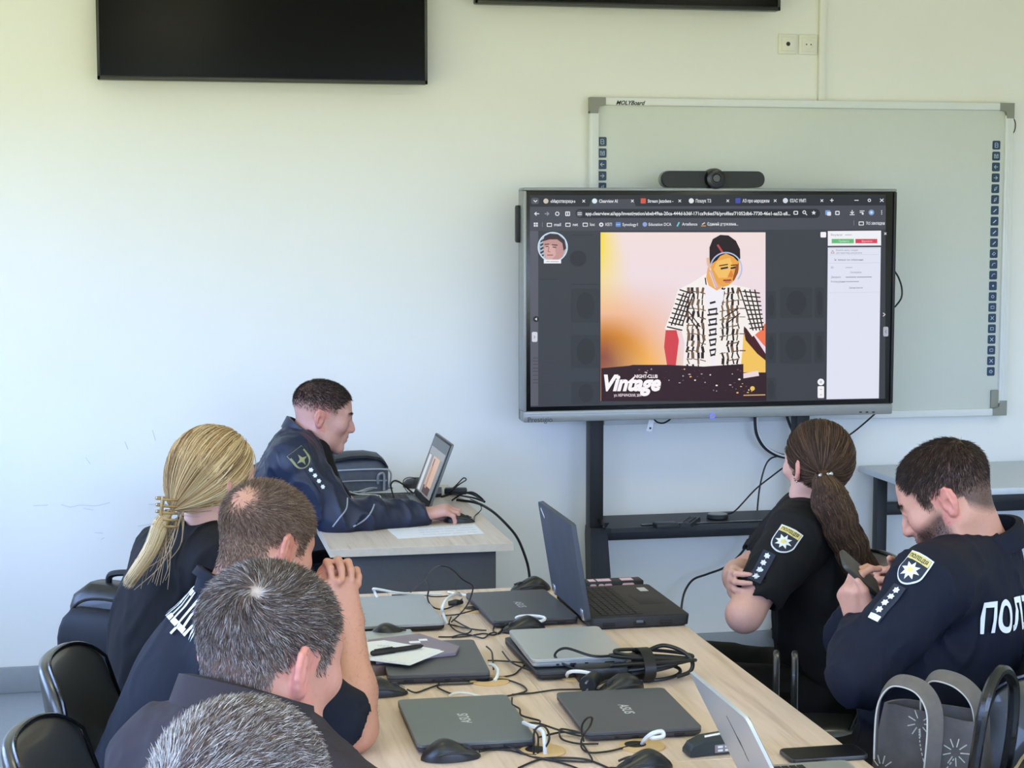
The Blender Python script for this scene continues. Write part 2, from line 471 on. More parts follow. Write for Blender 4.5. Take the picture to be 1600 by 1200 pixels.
for i, (a, b) in enumerate(WIN):
    f = MB(); n = 3; t = .05; xc = XL - .06
    for z in (WZ0 + t / 2, WZ1 - t / 2): f.box((xc, (a + b) / 2, z), (.06, b - a, t), .006)
    for q in range(n + 1): f.box((xc, a + t / 2 + (b - a - t) * q / n, (WZ0 + WZ1) / 2), (.06, t, WZ1 - WZ0 - 2 * t), .006)
    f.box((XL + .06, (a + b) / 2, WZ0 - .02), (.22, b - a + .1, .03), .008)
    wo = structure(f.obj('window_%d' % (i + 1), M_white))
    g = MB().box((xc, (a + b) / 2, (WZ0 + WZ1) / 2), (.008, b - a - .02, WZ1 - WZ0 - .02)).obj('pane', M_glass, wo)
    ld = bpy.data.lights.new('window_portal', 'AREA'); ld.shape = 'RECTANGLE'; ld.size = b - a; ld.size_y = WZ1 - WZ0
    ld.cycles.is_portal = True
    lo = bpy.data.objects.new('window_portal', ld); COL.objects.link(lo)
    lo.location = (XL - .13, (a + b) / 2, (WZ0 + WZ1) / 2)
    lo.matrix_world = Matrix.Translation(lo.location) @ Matrix(((0, 0, -1, 0), (1, 0, 0, 0), (0, -1, 0, 0), (0, 0, 0, 1)))
for i, (a, b) in enumerate(FILL_WIN):  # added rear windows, sized to throw daylight onto the front wall
    f = MB(); n = 4; t = .05; yc = YB - .05
    for z in (RZ0 + t / 2, RZ1 - t / 2): f.box(((a + b) / 2, yc, z), (b - a, .06, t), .006)
    for q in range(n + 1): f.box((a + t / 2 + (b - a - t) * q / n, yc, (RZ0 + RZ1) / 2), (t, .06, RZ1 - RZ0 - 2 * t), .006)
    f.box(((a + b) / 2, YB + .06, RZ0 - .02), (b - a + .1, .22, .03), .008)
    wo = structure(f.obj('window_%d' % (i + 4), M_white))
    MB().box(((a + b) / 2, yc, (RZ0 + RZ1) / 2), (b - a - .02, .008, RZ1 - RZ0 - .02)).obj('pane', M_glass, wo)
    ld = bpy.data.lights.new('window_portal', 'AREA'); ld.shape = 'RECTANGLE'; ld.size = b - a; ld.size_y = RZ1 - RZ0; ld.cycles.is_portal = True
    lo = bpy.data.objects.new('window_portal', ld); COL.objects.link(lo)
    lo.matrix_world = Matrix.Translation(((a + b) / 2, YB - .12, (RZ0 + RZ1) / 2)) @ Matrix(((1, 0, 0, 0), (0, 0, -1, 0), (0, 1, 0, 0), (0, 0, 0, 1)))
structure(MB().box(((XL + XR) / 2, WY - .008, .05), (XR - XL, .016, .10), .004).obj('baseboard_front', M_base))
structure(MB().box((XL + .008, (YB + WY) / 2, .05), (.016, WY - YB - .04, .10), .004).obj('baseboard_left', M_base))
structure(MB().box((XR - .008, (YB + WY) / 2, .05), (.016, WY - YB - .04, .10), .004).obj('baseboard_right', M_base))
# unseen glowing ceiling panels, added to brighten the upper front wall
M_fill = bpy.data.materials.new('fill_diffuser'); M_fill.use_nodes = True
bb = M_fill.node_tree.nodes['Principled BSDF']; bb.inputs['Emission Color'].default_value = (1, .97, .68, 1); bb.inputs['Emission Strength'].default_value = 9.0
for ix, x in enumerate((0.2, 2.9)):
    for iy, y in enumerate((4.3, 1.9, -.6)):
        o = empty('ceiling_fill_light', (x, y, H), 'square ceiling light panel above the room', 'ceiling light', group='ceiling light panels')
        MB().box((0, 0, -.012), (.62, .62, .024), .004).obj('frame', M_white, o)
        MB().box((0, 0, -.0255), (.56, .56, .003)).obj('diffuser', M_fill, o)
# vertical cable duct on the front wall
p = hy(1284, 0, WY); q = hy(1284, 157, WY - .02)
d = MB().box((p[0], WY - .010, (H + q[2]) / 2), (.028, .020, H - q[2]), .003).box((p[0] + .0155, WY - .006, (H + q[2]) / 2), (.003, .012, H - q[2]))
structure(d.obj('trim_1', M_white))
# faint scuff marks where chairs have rubbed the wall
M_scuff = mat('scuff_grey', (206, 210, 216), 0.8, var=0.05)
mb = MB()
for pts in ([(52, 790), (75, 789)], [(95, 788), (110, 792), (126, 789), (150, 790), (172, 785)], [(148, 832), (161, 833)], [(215, 822), (240, 818)], [(232, 788), (262, 787)], [(158, 843), (163, 840)],
            [(134, 715), (141, 725)], [(195, 690), (200, 702)], [(238, 672), (243, 688)], [(1300 - 1170, 794), (146, 797)]):
    P = smooth_path([hy(x, y, WY - .0006) for x, y in pts], 6)
    mb.tube(P, .0012, 5)
structure(mb.obj('trim_2', M_scuff))

# ------------------------------------------------------------------ wall televisions
M_tvframe = mat('television_bezel', (24, 27, 26), 0.35, var=0.04)
M_tvglass = mat('television_glass', (4, 4, 7), 0.15, spec=0.12, var=0.3, vscale=2)
def television(x0, x1, z0, label, tilt=0.0):
    w_ = x1 - x0; h_ = w_ * 0.575; yf = 6.70
    o = empty('wall_television', ((x0 + x1) / 2, WY, z0), label, 'television', group='televisions high on the front wall')
    b = MB().box((0, yf + .025 - WY, h_ / 2), (w_, .045, h_), .006)
    b.obj('housing', M_tvframe, o)
    bz = MB(); t = .011
    for sx in (-1, 1): bz.box((sx * (w_ / 2 - t / 2), yf - WY - .001, h_ / 2), (t, .008, h_), .002)
    bz.box((0, yf - WY - .001, t * .7), (w_, .008, t * 1.4), .002).box((0, yf - WY - .001, h_ - t / 2), (w_, .008, t), .002)
    bz.obj('bezel', M_tvframe, o)
    MB().box((0, yf - WY + .001, h_ / 2), (w_ - 2 * t, .003, h_ - 2 * t)).obj('screen', M_tvglass, o)
    br = MB().box((0, -.028, h_ * .5), (.4, .054, .3), .004); br.obj('wall_bracket', M_tvframe, o)
    return o
a = hy(152, 124, 6.70); b = hy(668, 132, 6.70); a2 = hy(1219, 17, 6.70)
television(a[0], b[0], (a[2] + b[2]) / 2, 'black flat television high on the wall left of the whiteboard')
television(a2[0] - (b[0] - a[0]), a2[0], a2[2], 'black television mostly cropped by the top edge above the whiteboard')

# ------------------------------------------------------------------ wall sockets
M_sock = mat('socket_white', (232, 231, 220), 0.35, var=0.01)
M_black = mat('plain_black', (16, 16, 17), 0.5, var=0.1)
M_dark = mat('dark_grey_plastic', (44, 45, 47), 0.45, var=0.06)
for nm, px, py, lab, cat in (('cable_outlet', 1230, 69, 'white square wall outlet with a dark round cable hole', 'outlet'), ('power_socket', 1262, 70, 'white square power socket with a round recess beside the cable duct', 'socket')):
    c = hy(px, py, WY); o = empty(nm, (c[0], WY, c[2]), lab, cat)
    fr = MB().box((0, -.004, 0), (.079, .008, .08), .004); fr.obj('frame', M_sock, o)
    MB().box((0, -.009, 0), (.056, .006, .056), .003).obj('cover', M_sock, o)
    if nm == 'cable_outlet':
        MB().cyl((0, -.0125, 0), (0, -.006, 0), .0085, 20).obj('cable_hole', M_black, o)
    else:
        P = [(math.cos(t) * .02, -.0125, math.sin(t) * .02) for t in np.linspace(0, 2 * PI, 28, endpoint=False)]
        MB().tube(P, .0022, 6, closed=True).obj('recess_ring', M_sock, o)
        hh = MB()
        for s in (-1, 1): hh.cyl((s * .0095, -.0130, 0), (s * .0095, -.010, 0), .003, 10)
        for i, s in enumerate((-1, 1)): MB().cyl((s * .0095, -.0130, 0), (s * .0095, -.010, 0), .003, 10).obj('pin_hole', M_dark, o)

# ------------------------------------------------------------------ interactive whiteboard
WBY = 6.775
M_board = mat('whiteboard_enamel', (214, 218, 210), 0.3, spec=.3, var=0.01)
M_rail = mat('white_aluminium_rail', (226, 229, 228), 0.35, var=0.01)
M_corner = mat('grey_corner_plastic', (140, 142, 132), 0.5, var=0.03)
M_icon = mat('icon_navy', (38, 66, 96), 0.45, var=0.05)
M_iconw = mat('icon_pale', (205, 220, 232), 0.5, var=0.01)
tl = hy(920, 155, WBY); tr_ = hy(1581, 159, WBY); bl = hy(1571, 648, WBY)
wx0, wx1, wz1, wz0 = tl[0], tr_[0], (tl[2] + tr_[2]) / 2, bl[2]
cx, cz = (wx0 + wx1) / 2, (wz0 + wz1) / 2; ww, wh = wx1 - wx0, wz1 - wz0
wb = empty('interactive_whiteboard', (cx, WY, wz0), 'large white interactive board with blue touch icons down both sides, fixed to the wall', 'whiteboard')
V0 = np.array([cx, WY, wz0])
def L_(x, y, z): return np.array([x, y, z]) - V0
MB().box(L_(cx, WBY + .005, cz), (ww - .02, .03, wh - .02), .003).obj('writing_surface', M_board, wb)
rw = .036
for s in (-1, 1):
    r = MB(); xx = cx + s * (ww / 2 - rw / 2)
    r.box(L_(xx, WBY - .008, cz), (rw, .03, wh - .1), .004)
    for d_ in (-.006, .004): r.box(L_(xx + d_, WBY - .0235, cz), (.002, .002, wh - .1))
    r.obj('side_rail', M_rail, wb)
for z_ in (wz1 - rw * .42, wz0 + rw * .42):
    MB().box(L_(cx, WBY - .008, z_), (ww - .1, .03, rw * .84), .004).obj('rail', M_rail, wb)
for sx in (-1, 1):
    for sz in (-1, 1):
        c = MB(); X = cx + sx * ww / 2; Z = cz + sz * wh / 2
        P = [(0, 0), (.062, 0), (.062, .030), (.045, .032), (.036, .036), (.033, .046), (.032, .062), (0, .062)]
        P = [(X - sx * u, Z - sz * v) for u, v in P]
        if sx * sz > 0: P = P[::-1]
        c.prism([(u - V0[0], v - V0[2]) for u, v in P], 0, .036, (np.array([[1, 0, 0], [0, 0, 1], [0, 1, 0]]), (0, WBY - .026 - WY, 0)))
        c.obj('corner_cap', M_corner, wb, smooth=None)
def icon(kind, mbw, o, s=.0085):
    """pale pictogram: polylines in unit square"""
    T = {'page': [[(-.6, -.9), (-.6, .9), (.2, .9), (.6, .5), (.6, -.9), (-.6, -.9)], [(-.25, 0), (.25, 0)]], 'disk': [[(-.8, .8), (-.8, -.8), (.8, -.8), (.8, .8)], [(-.4, .8), (-.4, .2), (.4, .2), (.4, .8)], [(-.4, -.3), (.4, -.3)]],
         'left': [[(.8, 0), (-.8, 0)], [(0, .7), (-.8, 0), (0, -.7)]], 'right': [[(-.8, 0), (.8, 0)], [(0, .7), (.8, 0), (0, -.7)]],
         'hand': [[(-.5, -.8), (-.2, .3), (.7, .8), (.3, -.3), (-.5, -.8)]], 'pen': [[(-.7, -.7), (.6, .5)], [(-.5, -.7), (.7, .4)]], 'rub': [[(-.7, -.3), (.1, .6), (.8, .1), (0, -.7), (-.7, -.3)]],
         'arc': [[(-.7, -.6), (-.4, .2), (.2, .5), (.8, .4)]], 'dot': [[(-.3, 0), (0, .3), (.3, 0), (0, -.3), (-.3, 0)]], 'grid': [[(-.7, .7), (.7, -.7)], [(-.7, -.7), (.7, .7)]], 'lamp': [[(-.6, 0), (-.3, .5), (.3, .5), (.6, 0), (.3, -.5), (-.3, -.5), (-.6, 0)]],
         'power': [[(-.3, .5), (-.7, 0), (-.3, -.6), (.3, -.6), (.7, 0), (.3, .5)], [(0, .8), (0, 0)]], 'box': [[(-.7, .5), (.7, .5), (.7, -.5), (-.7, -.5), (-.7, .5)]]}[kind]
    for pl in T:
        mbw.tube([o + np.array([x * s, 0, y * s]) for x, y in pl], .0013 if kind != 'dot' else .002, 5)
KINDS = ['page', 'disk', 'left', 'right', 'hand', 'hand', 'pen', 'pen', 'pen', 'pen', 'rub', 'arc', 'arc', 'dot', 'lamp', 'box', 'grid', 'box', 'grid', 'box', 'grid', 'power']
for side, X in (('l', hy(940, 227, WBY)[0]), ('r', hy(1555, 227, WBY)[0])):
    z1_ = hy(1555, 227, WBY)[2]; z2_ = hy(1548, 580, WBY)[2]
    for i, kd in enumerate(KINDS):
        Z = z1_ + (z2_ - z1_) * i / 21
        if side == 'l' and Z < 1.12: continue
        b = MB(); b.prism(rrect(.034, .036, .005), 0, .0016, (np.array([[1, 0, 0], [0, 0, -1], [0, 1, 0]]).astype(float), L_(X, WBY - .0100, Z)))
        io = b.obj('touch_icon', M_icon, wb)
        pm = MB(); icon(kd, pm, L_(X, WBY - .0118, Z), .010); pm.obj('pictogram', M_iconw, io)
t = MB(); t.v = []; text_on(t, 'MOLYBoard', L_(*(hy(983, 161, WBY) * [1, 0, 1] + [0, WBY - .0236, 0])), (1, 0, 0), (0, 0, 1), width=.118, shear=.35, bold=.03); t.obj('board_logo', mat('logo_charcoal', (30, 32, 34), .5), wb, smooth=None)
c = hy(1551, 623, WBY); MB().box(L_(c[0], WBY - .014, c[2]), (.034, .014, .075), .004).obj('receiver', M_corner, wb)
P = smooth_path([L_(*hy(x, y, WBY + .01)) for x, y in ((1578, 178), (1586, 190), (1585, 205), (1577, 212))], 6)
MB().tube(P, .0022, 6).obj('cable_loop', M_dark, wb)
# ------------------------------------------------------------------ interactive display on its wheeled stand
DY = 6.50
M_silver = mat('silver_frame', (150, 152, 150), 0.38, metal=0.35, var=0.02)
M_bez = mat('display_bezel', (7, 8, 9), 0.25, var=0.1)
M_stand = mat('stand_black_metal', (26, 27, 29), 0.5, var=0.08)
tl = hy(817, 293, DY); tr_ = hy(1400, 293, DY); bl = hy(819, 660, DY)
dx0, dx1, dz1, dz0 = tl[0], tr_[0], tl[2], bl[2]; dcx = (dx0 + dx1) / 2; dw = dx1 - dx0
D0 = np.array([dcx, DY, dz0])
disp = empty('interactive_display', tuple(D0), 'large lit interactive display in a silver frame on a black stand, showing a browser page', 'display')
def Dl(x, y, z): return np.array([x, y, z]) - D0
zb = hy(819, 642.5, DY)[2]; zt = hy(820, 298, DY)[2]
MB().box(Dl(dcx, DY + .05, (dz0 + dz1) / 2), (dw - .004, .085, dz1 - dz0), .008).obj('housing', M_bez, disp)
f = MB(); f.box(Dl(dcx, DY + .022, (zb + dz0) / 2), (dw, .065, zb - dz0), .006); f.box(Dl(dcx, DY - .0105, dz0 + (zb - dz0) * .72), (dw - .01, .002, .003)); f.obj('control_bar', M_silver, disp)
f = MB(); f.box(Dl(dcx, DY + .03, (zt + dz1) / 2), (dw, .085, dz1 - zt), .005).obj('top_frame', M_silver, disp)
for s in (-1, 1):
    MB().box(Dl(dcx + s * (dw / 2 - .006), DY + .03, (zb + zt) / 2), (.012, .088, zt - zb), .004).obj('side_frame', M_stand if s > 0 else M_silver, disp)
MB().box(Dl(dcx, DY + .002, (zb + zt) / 2), (dw - .012, .02, zt - zb), .002).obj('bezel', M_bez, disp)
MB().box(Dl(dx0 - .006, DY + .06, hy(815, 350, DY)[2]), (.02, .03, .14), .006).obj('side_handle', M_stand, disp)
M_logo = mat('logo_dark_grey', (58, 60, 62), .5)
t = MB(); c = hy(843, 655, DY); text_on(t, 'Prestigio', Dl(c[0], DY - .0112, c[2]), (1, 0, 0), (0, 0, 1), width=.095); t.obj('brand_lettering', M_logo, disp, smooth=None)
M_blue = bpy.data.materials.new('power_light'); M_blue.use_nodes = True
bb = M_blue.node_tree.nodes['Principled BSDF']; bb.inputs['Base Color'].default_value = (.1, .1, .6, 1); bb.inputs['Emission Color'].default_value = (.12, .12, .9, 1); bb.inputs['Emission Strength'].default_value = 1.2
c = hy(1111, 649.5, DY); pb = MB().cyl(Dl(c[0], DY - .015, c[2]), Dl(c[0], DY - .008, c[2]), .0105, 24).obj('power_button', M_silver, disp)
P = [Dl(c[0] + .0095 * math.cos(a), DY - .0155, c[2] + .0095 * math.sin(a)) for a in np.linspace(0, 2 * PI, 24, endpoint=False)]
MB().tube(P, .0018, 6, closed=True).obj('light_ring', M_blue, pb)
for px in (1343, 1353, 1363):
    c = hy(px, 643.5, DY); MB().box(Dl(c[0], DY - .0105, c[2]), (.011, .003, .0045), .0008).obj('usb_port', M_black, disp)

class Paint:
    """flat picture on the display: coloured polygons on stacked thin layers"""
    def __init__(s, o, fx, fy): s.v = []; s.f = []; s.c = []; s.n = 0; s.layer = 0; s.fn = (o, fx, fy)
    def nxt(s): s.layer += 1
    def put(s, V2, F, col):
        V2 = np.asarray(V2, float); k = len(V2); o, fx, fy = s.fn
        Z = o(V2)
        s.v.append(Z + fy * (s.layer * 0.00005))
        for f in F: s.f.append([int(i) + s.n for i in f])
        c = np.asarray(col, float)
        s.c.append(np.broadcast_to(c, (k, 3)) if c.ndim == 1 else c); s.n += k
    def poly(s, P, rgb): s.nxt(); s.put(P, [tuple(range(len(P)))], linv(rgb))
    def rect(s, x0, y0, x1, y1, rgb): s.poly([(x0, y1), (x1, y1), (x1, y0), (x0, y0)], rgb)
    def rrect(s, x0, y0, x1, y1, r, rgb):
        P = [((x0 + x1) / 2 + a, (y0 + y1) / 2 - b) for a, b in rrect(x1 - x0, y1 - y0, r)]; s.poly(P, rgb)
    def circ(s, x, y, r, rgb, k=24, ry=None): s.poly([(x + r * math.cos(a), y - (ry or r) * math.sin(a)) for a in np.linspace(0, 2 * PI, k, endpoint=False)], rgb)
    def line(s, P, w, rgb):
        s.nxt(); P = np.asarray(P, float)
        for a, b in zip(P[:-1], P[1:]):
            d = unit(b - a); n = np.array([-d[1], d[0]]) * w / 2; e = d * w * .2
            q = np.array([a - e + n, b + e + n, b + e - n, a - e - n])
            if (q[1, 0] - q[0, 0]) * (q[2, 1] - q[1, 1]) - (q[1, 1] - q[0, 1]) * (q[2, 0] - q[1, 0]) > 0: q = q[::-1]
            s.put(q, [(0, 1, 2, 3)], linv(rgb))
    def text(s, st, x, y, h, rgb, w=None, shear=0.0, bold=0.0, mid=False):
        V, F = text2d(st, shear, bold)
        if not len(V): return
        s.nxt(); ww_ = V[:, 0].max() - V[:, 0].min(); X = V[:, 0] - V[:, 0].min()
        sx = h if w is None else w / ww_
        if mid: X = X - ww_ / 2
        s.put(np.c_[x + X * sx, y - V[:, 1] * h], F, linv(rgb))
    def grid(s, x0, y0, x1, y1, nx, ny, fn):
        s.nxt(); gx, gy = np.meshgrid(np.linspace(x0, x1, nx), np.linspace(y0, y1, ny), indexing='ij')
        V = np.c_[gx.ravel(), gy.ravel()]; F = [(i * ny + j, i * ny + j + 1, (i + 1) * ny + j + 1, (i + 1) * ny + j) for i in range(nx - 1) for j in range(ny - 1)]
        s.put(V, F, fn((gx.ravel() - x0) / (x1 - x0), (gy.ravel() - y0) / (y1 - y0)))
    def obj(s, name, m, parent):
        me = bpy.data.meshes.new(name); me.from_pydata(np.concatenate(s.v).tolist(), [], s.f); me.update()
        vcol(me, np.concatenate(s.c)); return link(name, me, m, parent, None)
def mixc(a, b, t): return a * (1 - t[:, None]) + b * t[:, None]
def poster(p, x0, y0, x1, y1):
    """club poster: young man in a plaid shirt behind a mixing desk; unit square coordinates"""
    X = lambda u: x0 + (x1 - x0) * u; Y = lambda v: y0 + (y1 - y0) * v
    Q = lambda L: [(X(u), Y(v)) for u, v in L]
    def bgc(u, v):
        c = mixc(np.tile(linv((246, 226, 224)), (len(u), 1)), np.tile(linv((238, 222, 236)), (len(u), 1)), np.clip(v * 1.5, 0, 1))
        yl = np.clip(1.15 - u / (.12 + .10 * np.sin(v * 3)) - .15, 0, 1) * (v < .45); c = mixc(c, np.tile(linv((252, 226, 70)), (len(u), 1)), yl * np.clip(1.2 - v * 2, 0, 1))
        t = np.clip((v - .28) * 1.9, 0, 1) * np.clip(1.25 - u / .40, 0, 1) ** .6; c = mixc(c, np.tile(linv((248, 166, 34)), (len(u), 1)), np.clip(t * 1.6, 0, 1))
        t = np.clip((v - .48) * 3.0, 0, 1) * np.clip(1.15 - u / .26, 0, 1); c = mixc(c, np.tile(linv((128, 30, 40)), (len(u), 1)), np.clip(t * 1.3, 0, 1))
        t = np.clip((v - .62) * 3, 0, 1) * np.clip((.42 - np.abs(u - .3)) * 3, 0, 1); return mixc(c, np.tile(linv((250, 214, 150)), (len(u), 1)), .7 * np.clip(t, 0, 1))
    p.grid(x0, y0, x1, y1, 28, 28, bgc)
    W, K, BR = (250, 244, 240), (44, 30, 24), (118, 92, 70)
    p.poly(Q([(.84, .98), (.86, .60), (.93, .64), (1, .72), (1, .84), (.96, .84)]), (247, 200, 96))        # lamp-lit skin and table behind
    p.poly(Q([(.86, .55), (.92, .60), (1, .72), (1, .76), (.95, .72), (.88, .64)]), (70, 26, 30))
    p.poly(Q([(.93, .60), (1, .54), (1, .68), (.98, .66)]), (244, 120, 80))
    p.poly(Q([(.395, .58), (.46, .58), (.475, .64), (.455, .80), (.405, .80), (.385, .68)]), (214, 70, 78))  # forearm
    p.poly(Q([(.39, .57), (.44, .44), (.47, .34), (.55, .30), (.63, .25), (.66, .23), (.72, .36), (.76, .31), (.80, .31), (.90, .33), (.95, .40), (.99, .54), (.985, .57), (.92, .62), (.87, .55), (.86, .70), (.85, .80), (.50, .80), (.51, .66), (.49, .58), (.40, .58)]), W)
    rr = random.Random(5)
    def stripe(a, b, wd, col): p.line(Q([a, b]), wd * (x1 - x0), col)
    for u in np.arange(.53, .86, .030):
        if .64 < u < .72: continue
        for v in np.arange(.33, .79, .035):
            if rr.random() < .88: stripe((u + rr.uniform(-.006, .006), v), (u + rr.uniform(-.008, .008), v + .03), rr.uniform(.007, .018), K if rr.random() < .6 else BR)
    for v in np.arange(.36, .79, .05):
        for u in np.arange(.52, .85, .04):
            if .63 < u < .71: continue
            if rr.random() < .75: stripe((u, v + .01 * math.sin(u * 20)), (u + .034, v + .01 * math.sin(u * 20 + 1)), rr.uniform(.004, .008), BR)
    for k in range(9):
        t = k / 8; a = (.415 + .10 * (1 - t), .55 - .19 * (1 - t) + 0); stripe((.40 + .11 * (1 - t) * .7, .56 - .22 * (1 - t)), (.49 + .05 * (1 - t), .58 - .22 * (1 - t)), .008, K)
        stripe((.86 + .04 * t, .35 + .22 * t), (.96 + .025 * t, .36 + .2 * t), .008, K)
    for k in range(4):
        stripe((.425 + k * .022, .55), (.50 + k * .02, .36), .008, K); stripe((.84 + k * .03, .34), (.92 + k * .02, .58), .008, K)
    for a, b in (((.53, .47), (.60, .56)), ((.53, .50), (.59, .58)), ((.75, .50), (.83, .45)), ((.76, .54), (.84, .48)), ((.63, .27), (.65, .42)), ((.75, .33), (.68, .43))): stripe(a, b, .007, K)
    p.poly(Q([(.62, .30), (.67, .335), (.745, .34), (.74, .40), (.70, .47), (.69, .78), (.665, .79), (.655, .5), (.64, .42)]), (246, 242, 250))
    for i, (v, w_) in enumerate(((.42, .03), (.46, .05), (.49, .06), (.52, .045), (.55, .05), (.58, .04), (.61, .045), (.64, .04), (.67, .03), (.70, .035), (.73, .025))):
        stripe((.675 - w_ / 2, v), (.675 + w_ / 2, v - .008), .012, K)
        if i % 2: stripe((.675 - w_ / 2, v), (.675 - w_ / 2 + .008, v + .03), .006, K); stripe((.675 + w_ / 2, v), (.675 + w_ / 2 - .006, v + .03), .006, K)
    p.poly(Q([(.645, .205), (.68, .25), (.73, .325), (.70, .345), (.65, .315), (.635, .27)]), (240, 176, 104))              # neck
    p.poly(Q([(.636, .150), (.652, .150), (.668, .175), (.668, .215), (.652, .215), (.640, .19)]), (236, 190, 160))             # ear
    p.poly(Q([(.665, .12), (.80, .12), (.835, .16), (.835, .22), (.81, .28), (.77, .315), (.735, .325), (.70, .30), (.67, .25), (.66, .18)]), (238, 168, 74))
    p.poly(Q([(.70, .17), (.78, .15), (.80, .21), (.76, .27), (.71, .27), (.68, .22)]), (248, 196, 104))
    p.poly(Q([(.655, .15), (.655, .09), (.675, .04), (.72, .015), (.77, .018), (.815, .05), (.84, .10), (.842, .155), (.825, .17), (.80, .145), (.755, .125), (.72, .14), (.70, .165), (.67, .185), (.66, .20)]), (38, 26, 28))
    p.line(Q([(.705, .075), (.735, .12)]), .012 * (x1 - x0), (190, 80, 80))
    for a, b in (((.725, .215), (.765, .208)), ((.785, .213), (.82, .206))): stripe(a, b, .011, K)
    stripe((.715, .198), (.765, .190), .007, (90, 50, 30)); stripe((.785, .196), (.825, .192), .007, (90, 50, 30))
    p.poly(Q([(.785, .22), (.80, .255), (.79, .268), (.765, .262)]), (226, 134, 60)); stripe((.74, .285), (.785, .283), .009, (150, 50, 50)); stripe((.75, .295), (.78, .294), .006, (206, 100, 90))
    p.poly(Q([(.815, .20), (.832, .18), (.828, .24), (.80, .29), (.795, .28)]), (150, 84, 40))
    arc = [(.665 + .0 + .09 + .095 * math.cos(a), .215 - .095 * math.sin(a)) for a in np.linspace(-.7, PI * .95, 30)]
    p.line(Q(arc), .008 * (x1 - x0), (178, 196, 232)); stripe((.662, .225), (.70, .325), .008, (206, 190, 226)); stripe((.655, .235), (.69, .33), .004, (236, 226, 236))
    p.poly(Q([(0, .805), (.17, .79), (.19, .785), (.40, .785), (.62, .795), (.86, .78), (.86, .83), (1, .83), (1, 1), (0, 1)]), (50, 26, 34))
    p.poly(Q([(.86, .835), (.95, .82), (.955, .85), (.86, .865)]), (240, 220, 224)); p.circ(X(.915), Y(.925), .014 * (x1 - x0), (240, 200, 90))
    for k in range(60):
        u, v = rr.uniform(.2, .97), rr.uniform(.81, .95)
        p.circ(X(u), Y(v), rr.uniform(.002, .009) * (x1 - x0), rr.choice([(255, 244, 226), (236, 190, 120), (190, 160, 180), (120, 70, 90), (90, 50, 64), (150, 180, 190), (80, 44, 54)]), 8, rr.uniform(.002, .005) * (y1 - y0))
    p.line(Q([(.86, .965), (.99, .962)]), .006 * (x1 - x0), (220, 180, 120))
    p.text('Vintage', X(.015), Y(.935), .128 * (y1 - y0), (255, 250, 252), w=.345 * (x1 - x0), shear=.3, bold=.045)
    p.text('NIGHT-CLUB', X(.20), Y(.862), .028 * (y1 - y0), (255, 244, 246), w=.14 * (x1 - x0), bold=.03)
    p.text('ул. НЕРЧИНСКАЯ, 20/4', X(.075), Y(.972), .022 * (y1 - y0), (246, 234, 238), w=.165 * (x1 - x0), bold=.02)
def on_display(V2): 
    out = np.array([hy(x, y, DY - .0085) for x, y in V2]); return out - D0
p = Paint(on_display, None, np.array([0, -1.0, 0]))
BG, BAR, TABS, LT = (62, 66, 73), (74, 77, 86), (46, 50, 55), (226, 228, 234)
# screen corners: (828,305) (1384,304) (1383,623) (829,636)
def sq(P, c): p.poly(P, c)
sq([(829, 636), (1383, 623), (1384, 304), (828, 305)], BG)
sq([(828, 324), (1384, 322), (1384, 304), (828, 305)], TABS)
sq([(828, 361), (1384, 358), (1384, 321), (828, 323)], BAR)
sq([(829, 634), (841, 634), (841, 361), (828, 361)], (92, 94, 104))
p.poly([(920, 324), (924, 312), (990, 311), (994, 324)], BAR)
p.rrect(830, 309, 842, 319, 3, (84, 87, 96)); p.line([(834, 313), (836.5, 315.5), (839, 313)], 1.4, LT)
for (x, col, st, tw, cx_) in ((853, (206, 196, 180), '«Миротворець»', 39, 912), (929, (222, 240, 246), 'Clearview AI', 29, 988), (1005, (214, 90, 70), 'Stream Jazzdens -', 40, 1062), (1080, (230, 230, 230), 'Пошук ТЗ', 24, 1137), (1153, (70, 80, 170), 'АЗ про народжен', 42, 1211), (1227, (214, 220, 230), 'ЄІАС УМП', 25, 1284)):
    yy = 314.2 - (x - 850) * .002
    if x == 1005 or x == 1153: p.rrect(x - 4, yy - 4, x + 4, yy + 4, 1, col)
    else: p.circ(x, yy, 4, col)
    p.text(st, x + 7, yy + 2.6, 7.2, (228, 230, 234), w=tw, bold=.02)
    for s_ in (-1, 1): p.line([(cx_ - 1.8, yy - 1.8 * s_), (cx_ + 1.8, yy + 1.8 * s_)], 1.1, LT)
p.line([(1297, 313), (1302, 313)], 1.3, LT); p.line([(1299.5, 310.5), (1299.5, 315.5)], 1.3, LT)
p.line([(1335, 313), (1341, 313)], 1.2, LT); p.circ(1358, 313, 2.6, LT); p.circ(1358, 313, 1.4, TABS)
for s_ in (-1, 1): p.line([(1375, 313 - 2.2 * s_), (1380, 313 + 2.2 * s_)], 1.2, LT)
p.line([(842, 334), (835.5, 334)], 1.4, LT); p.line([(838, 331.5), (835.2, 334), (838, 336.5)], 1.4, LT)
p.line([(851, 334), (857, 334)], 1.4, (150, 152, 160)); p.line([(854.5, 331.5), (857.5, 334), (854.5, 336.5)], 1.4, (150, 152, 160))
p.circ(870.5, 334, 3.4, LT); p.circ(870.5, 334, 2.0, BAR); p.rrect(883, 330.5, 890.5, 337.5, 1, LT); p.rect(884.5, 332, 886, 336, BAR); p.rect(887.4, 332, 889, 336, BAR)
p.rrect(899, 326.5, 1281, 340.5, 6.5, (44, 48, 53))
p.circ(905.5, 334, 5, (84, 87, 96)); p.line([(902.5, 332.6), (908.5, 332.6)], 1.2, LT); p.line([(902.5, 335.4), (908.5, 335.4)], 1.2, LT)
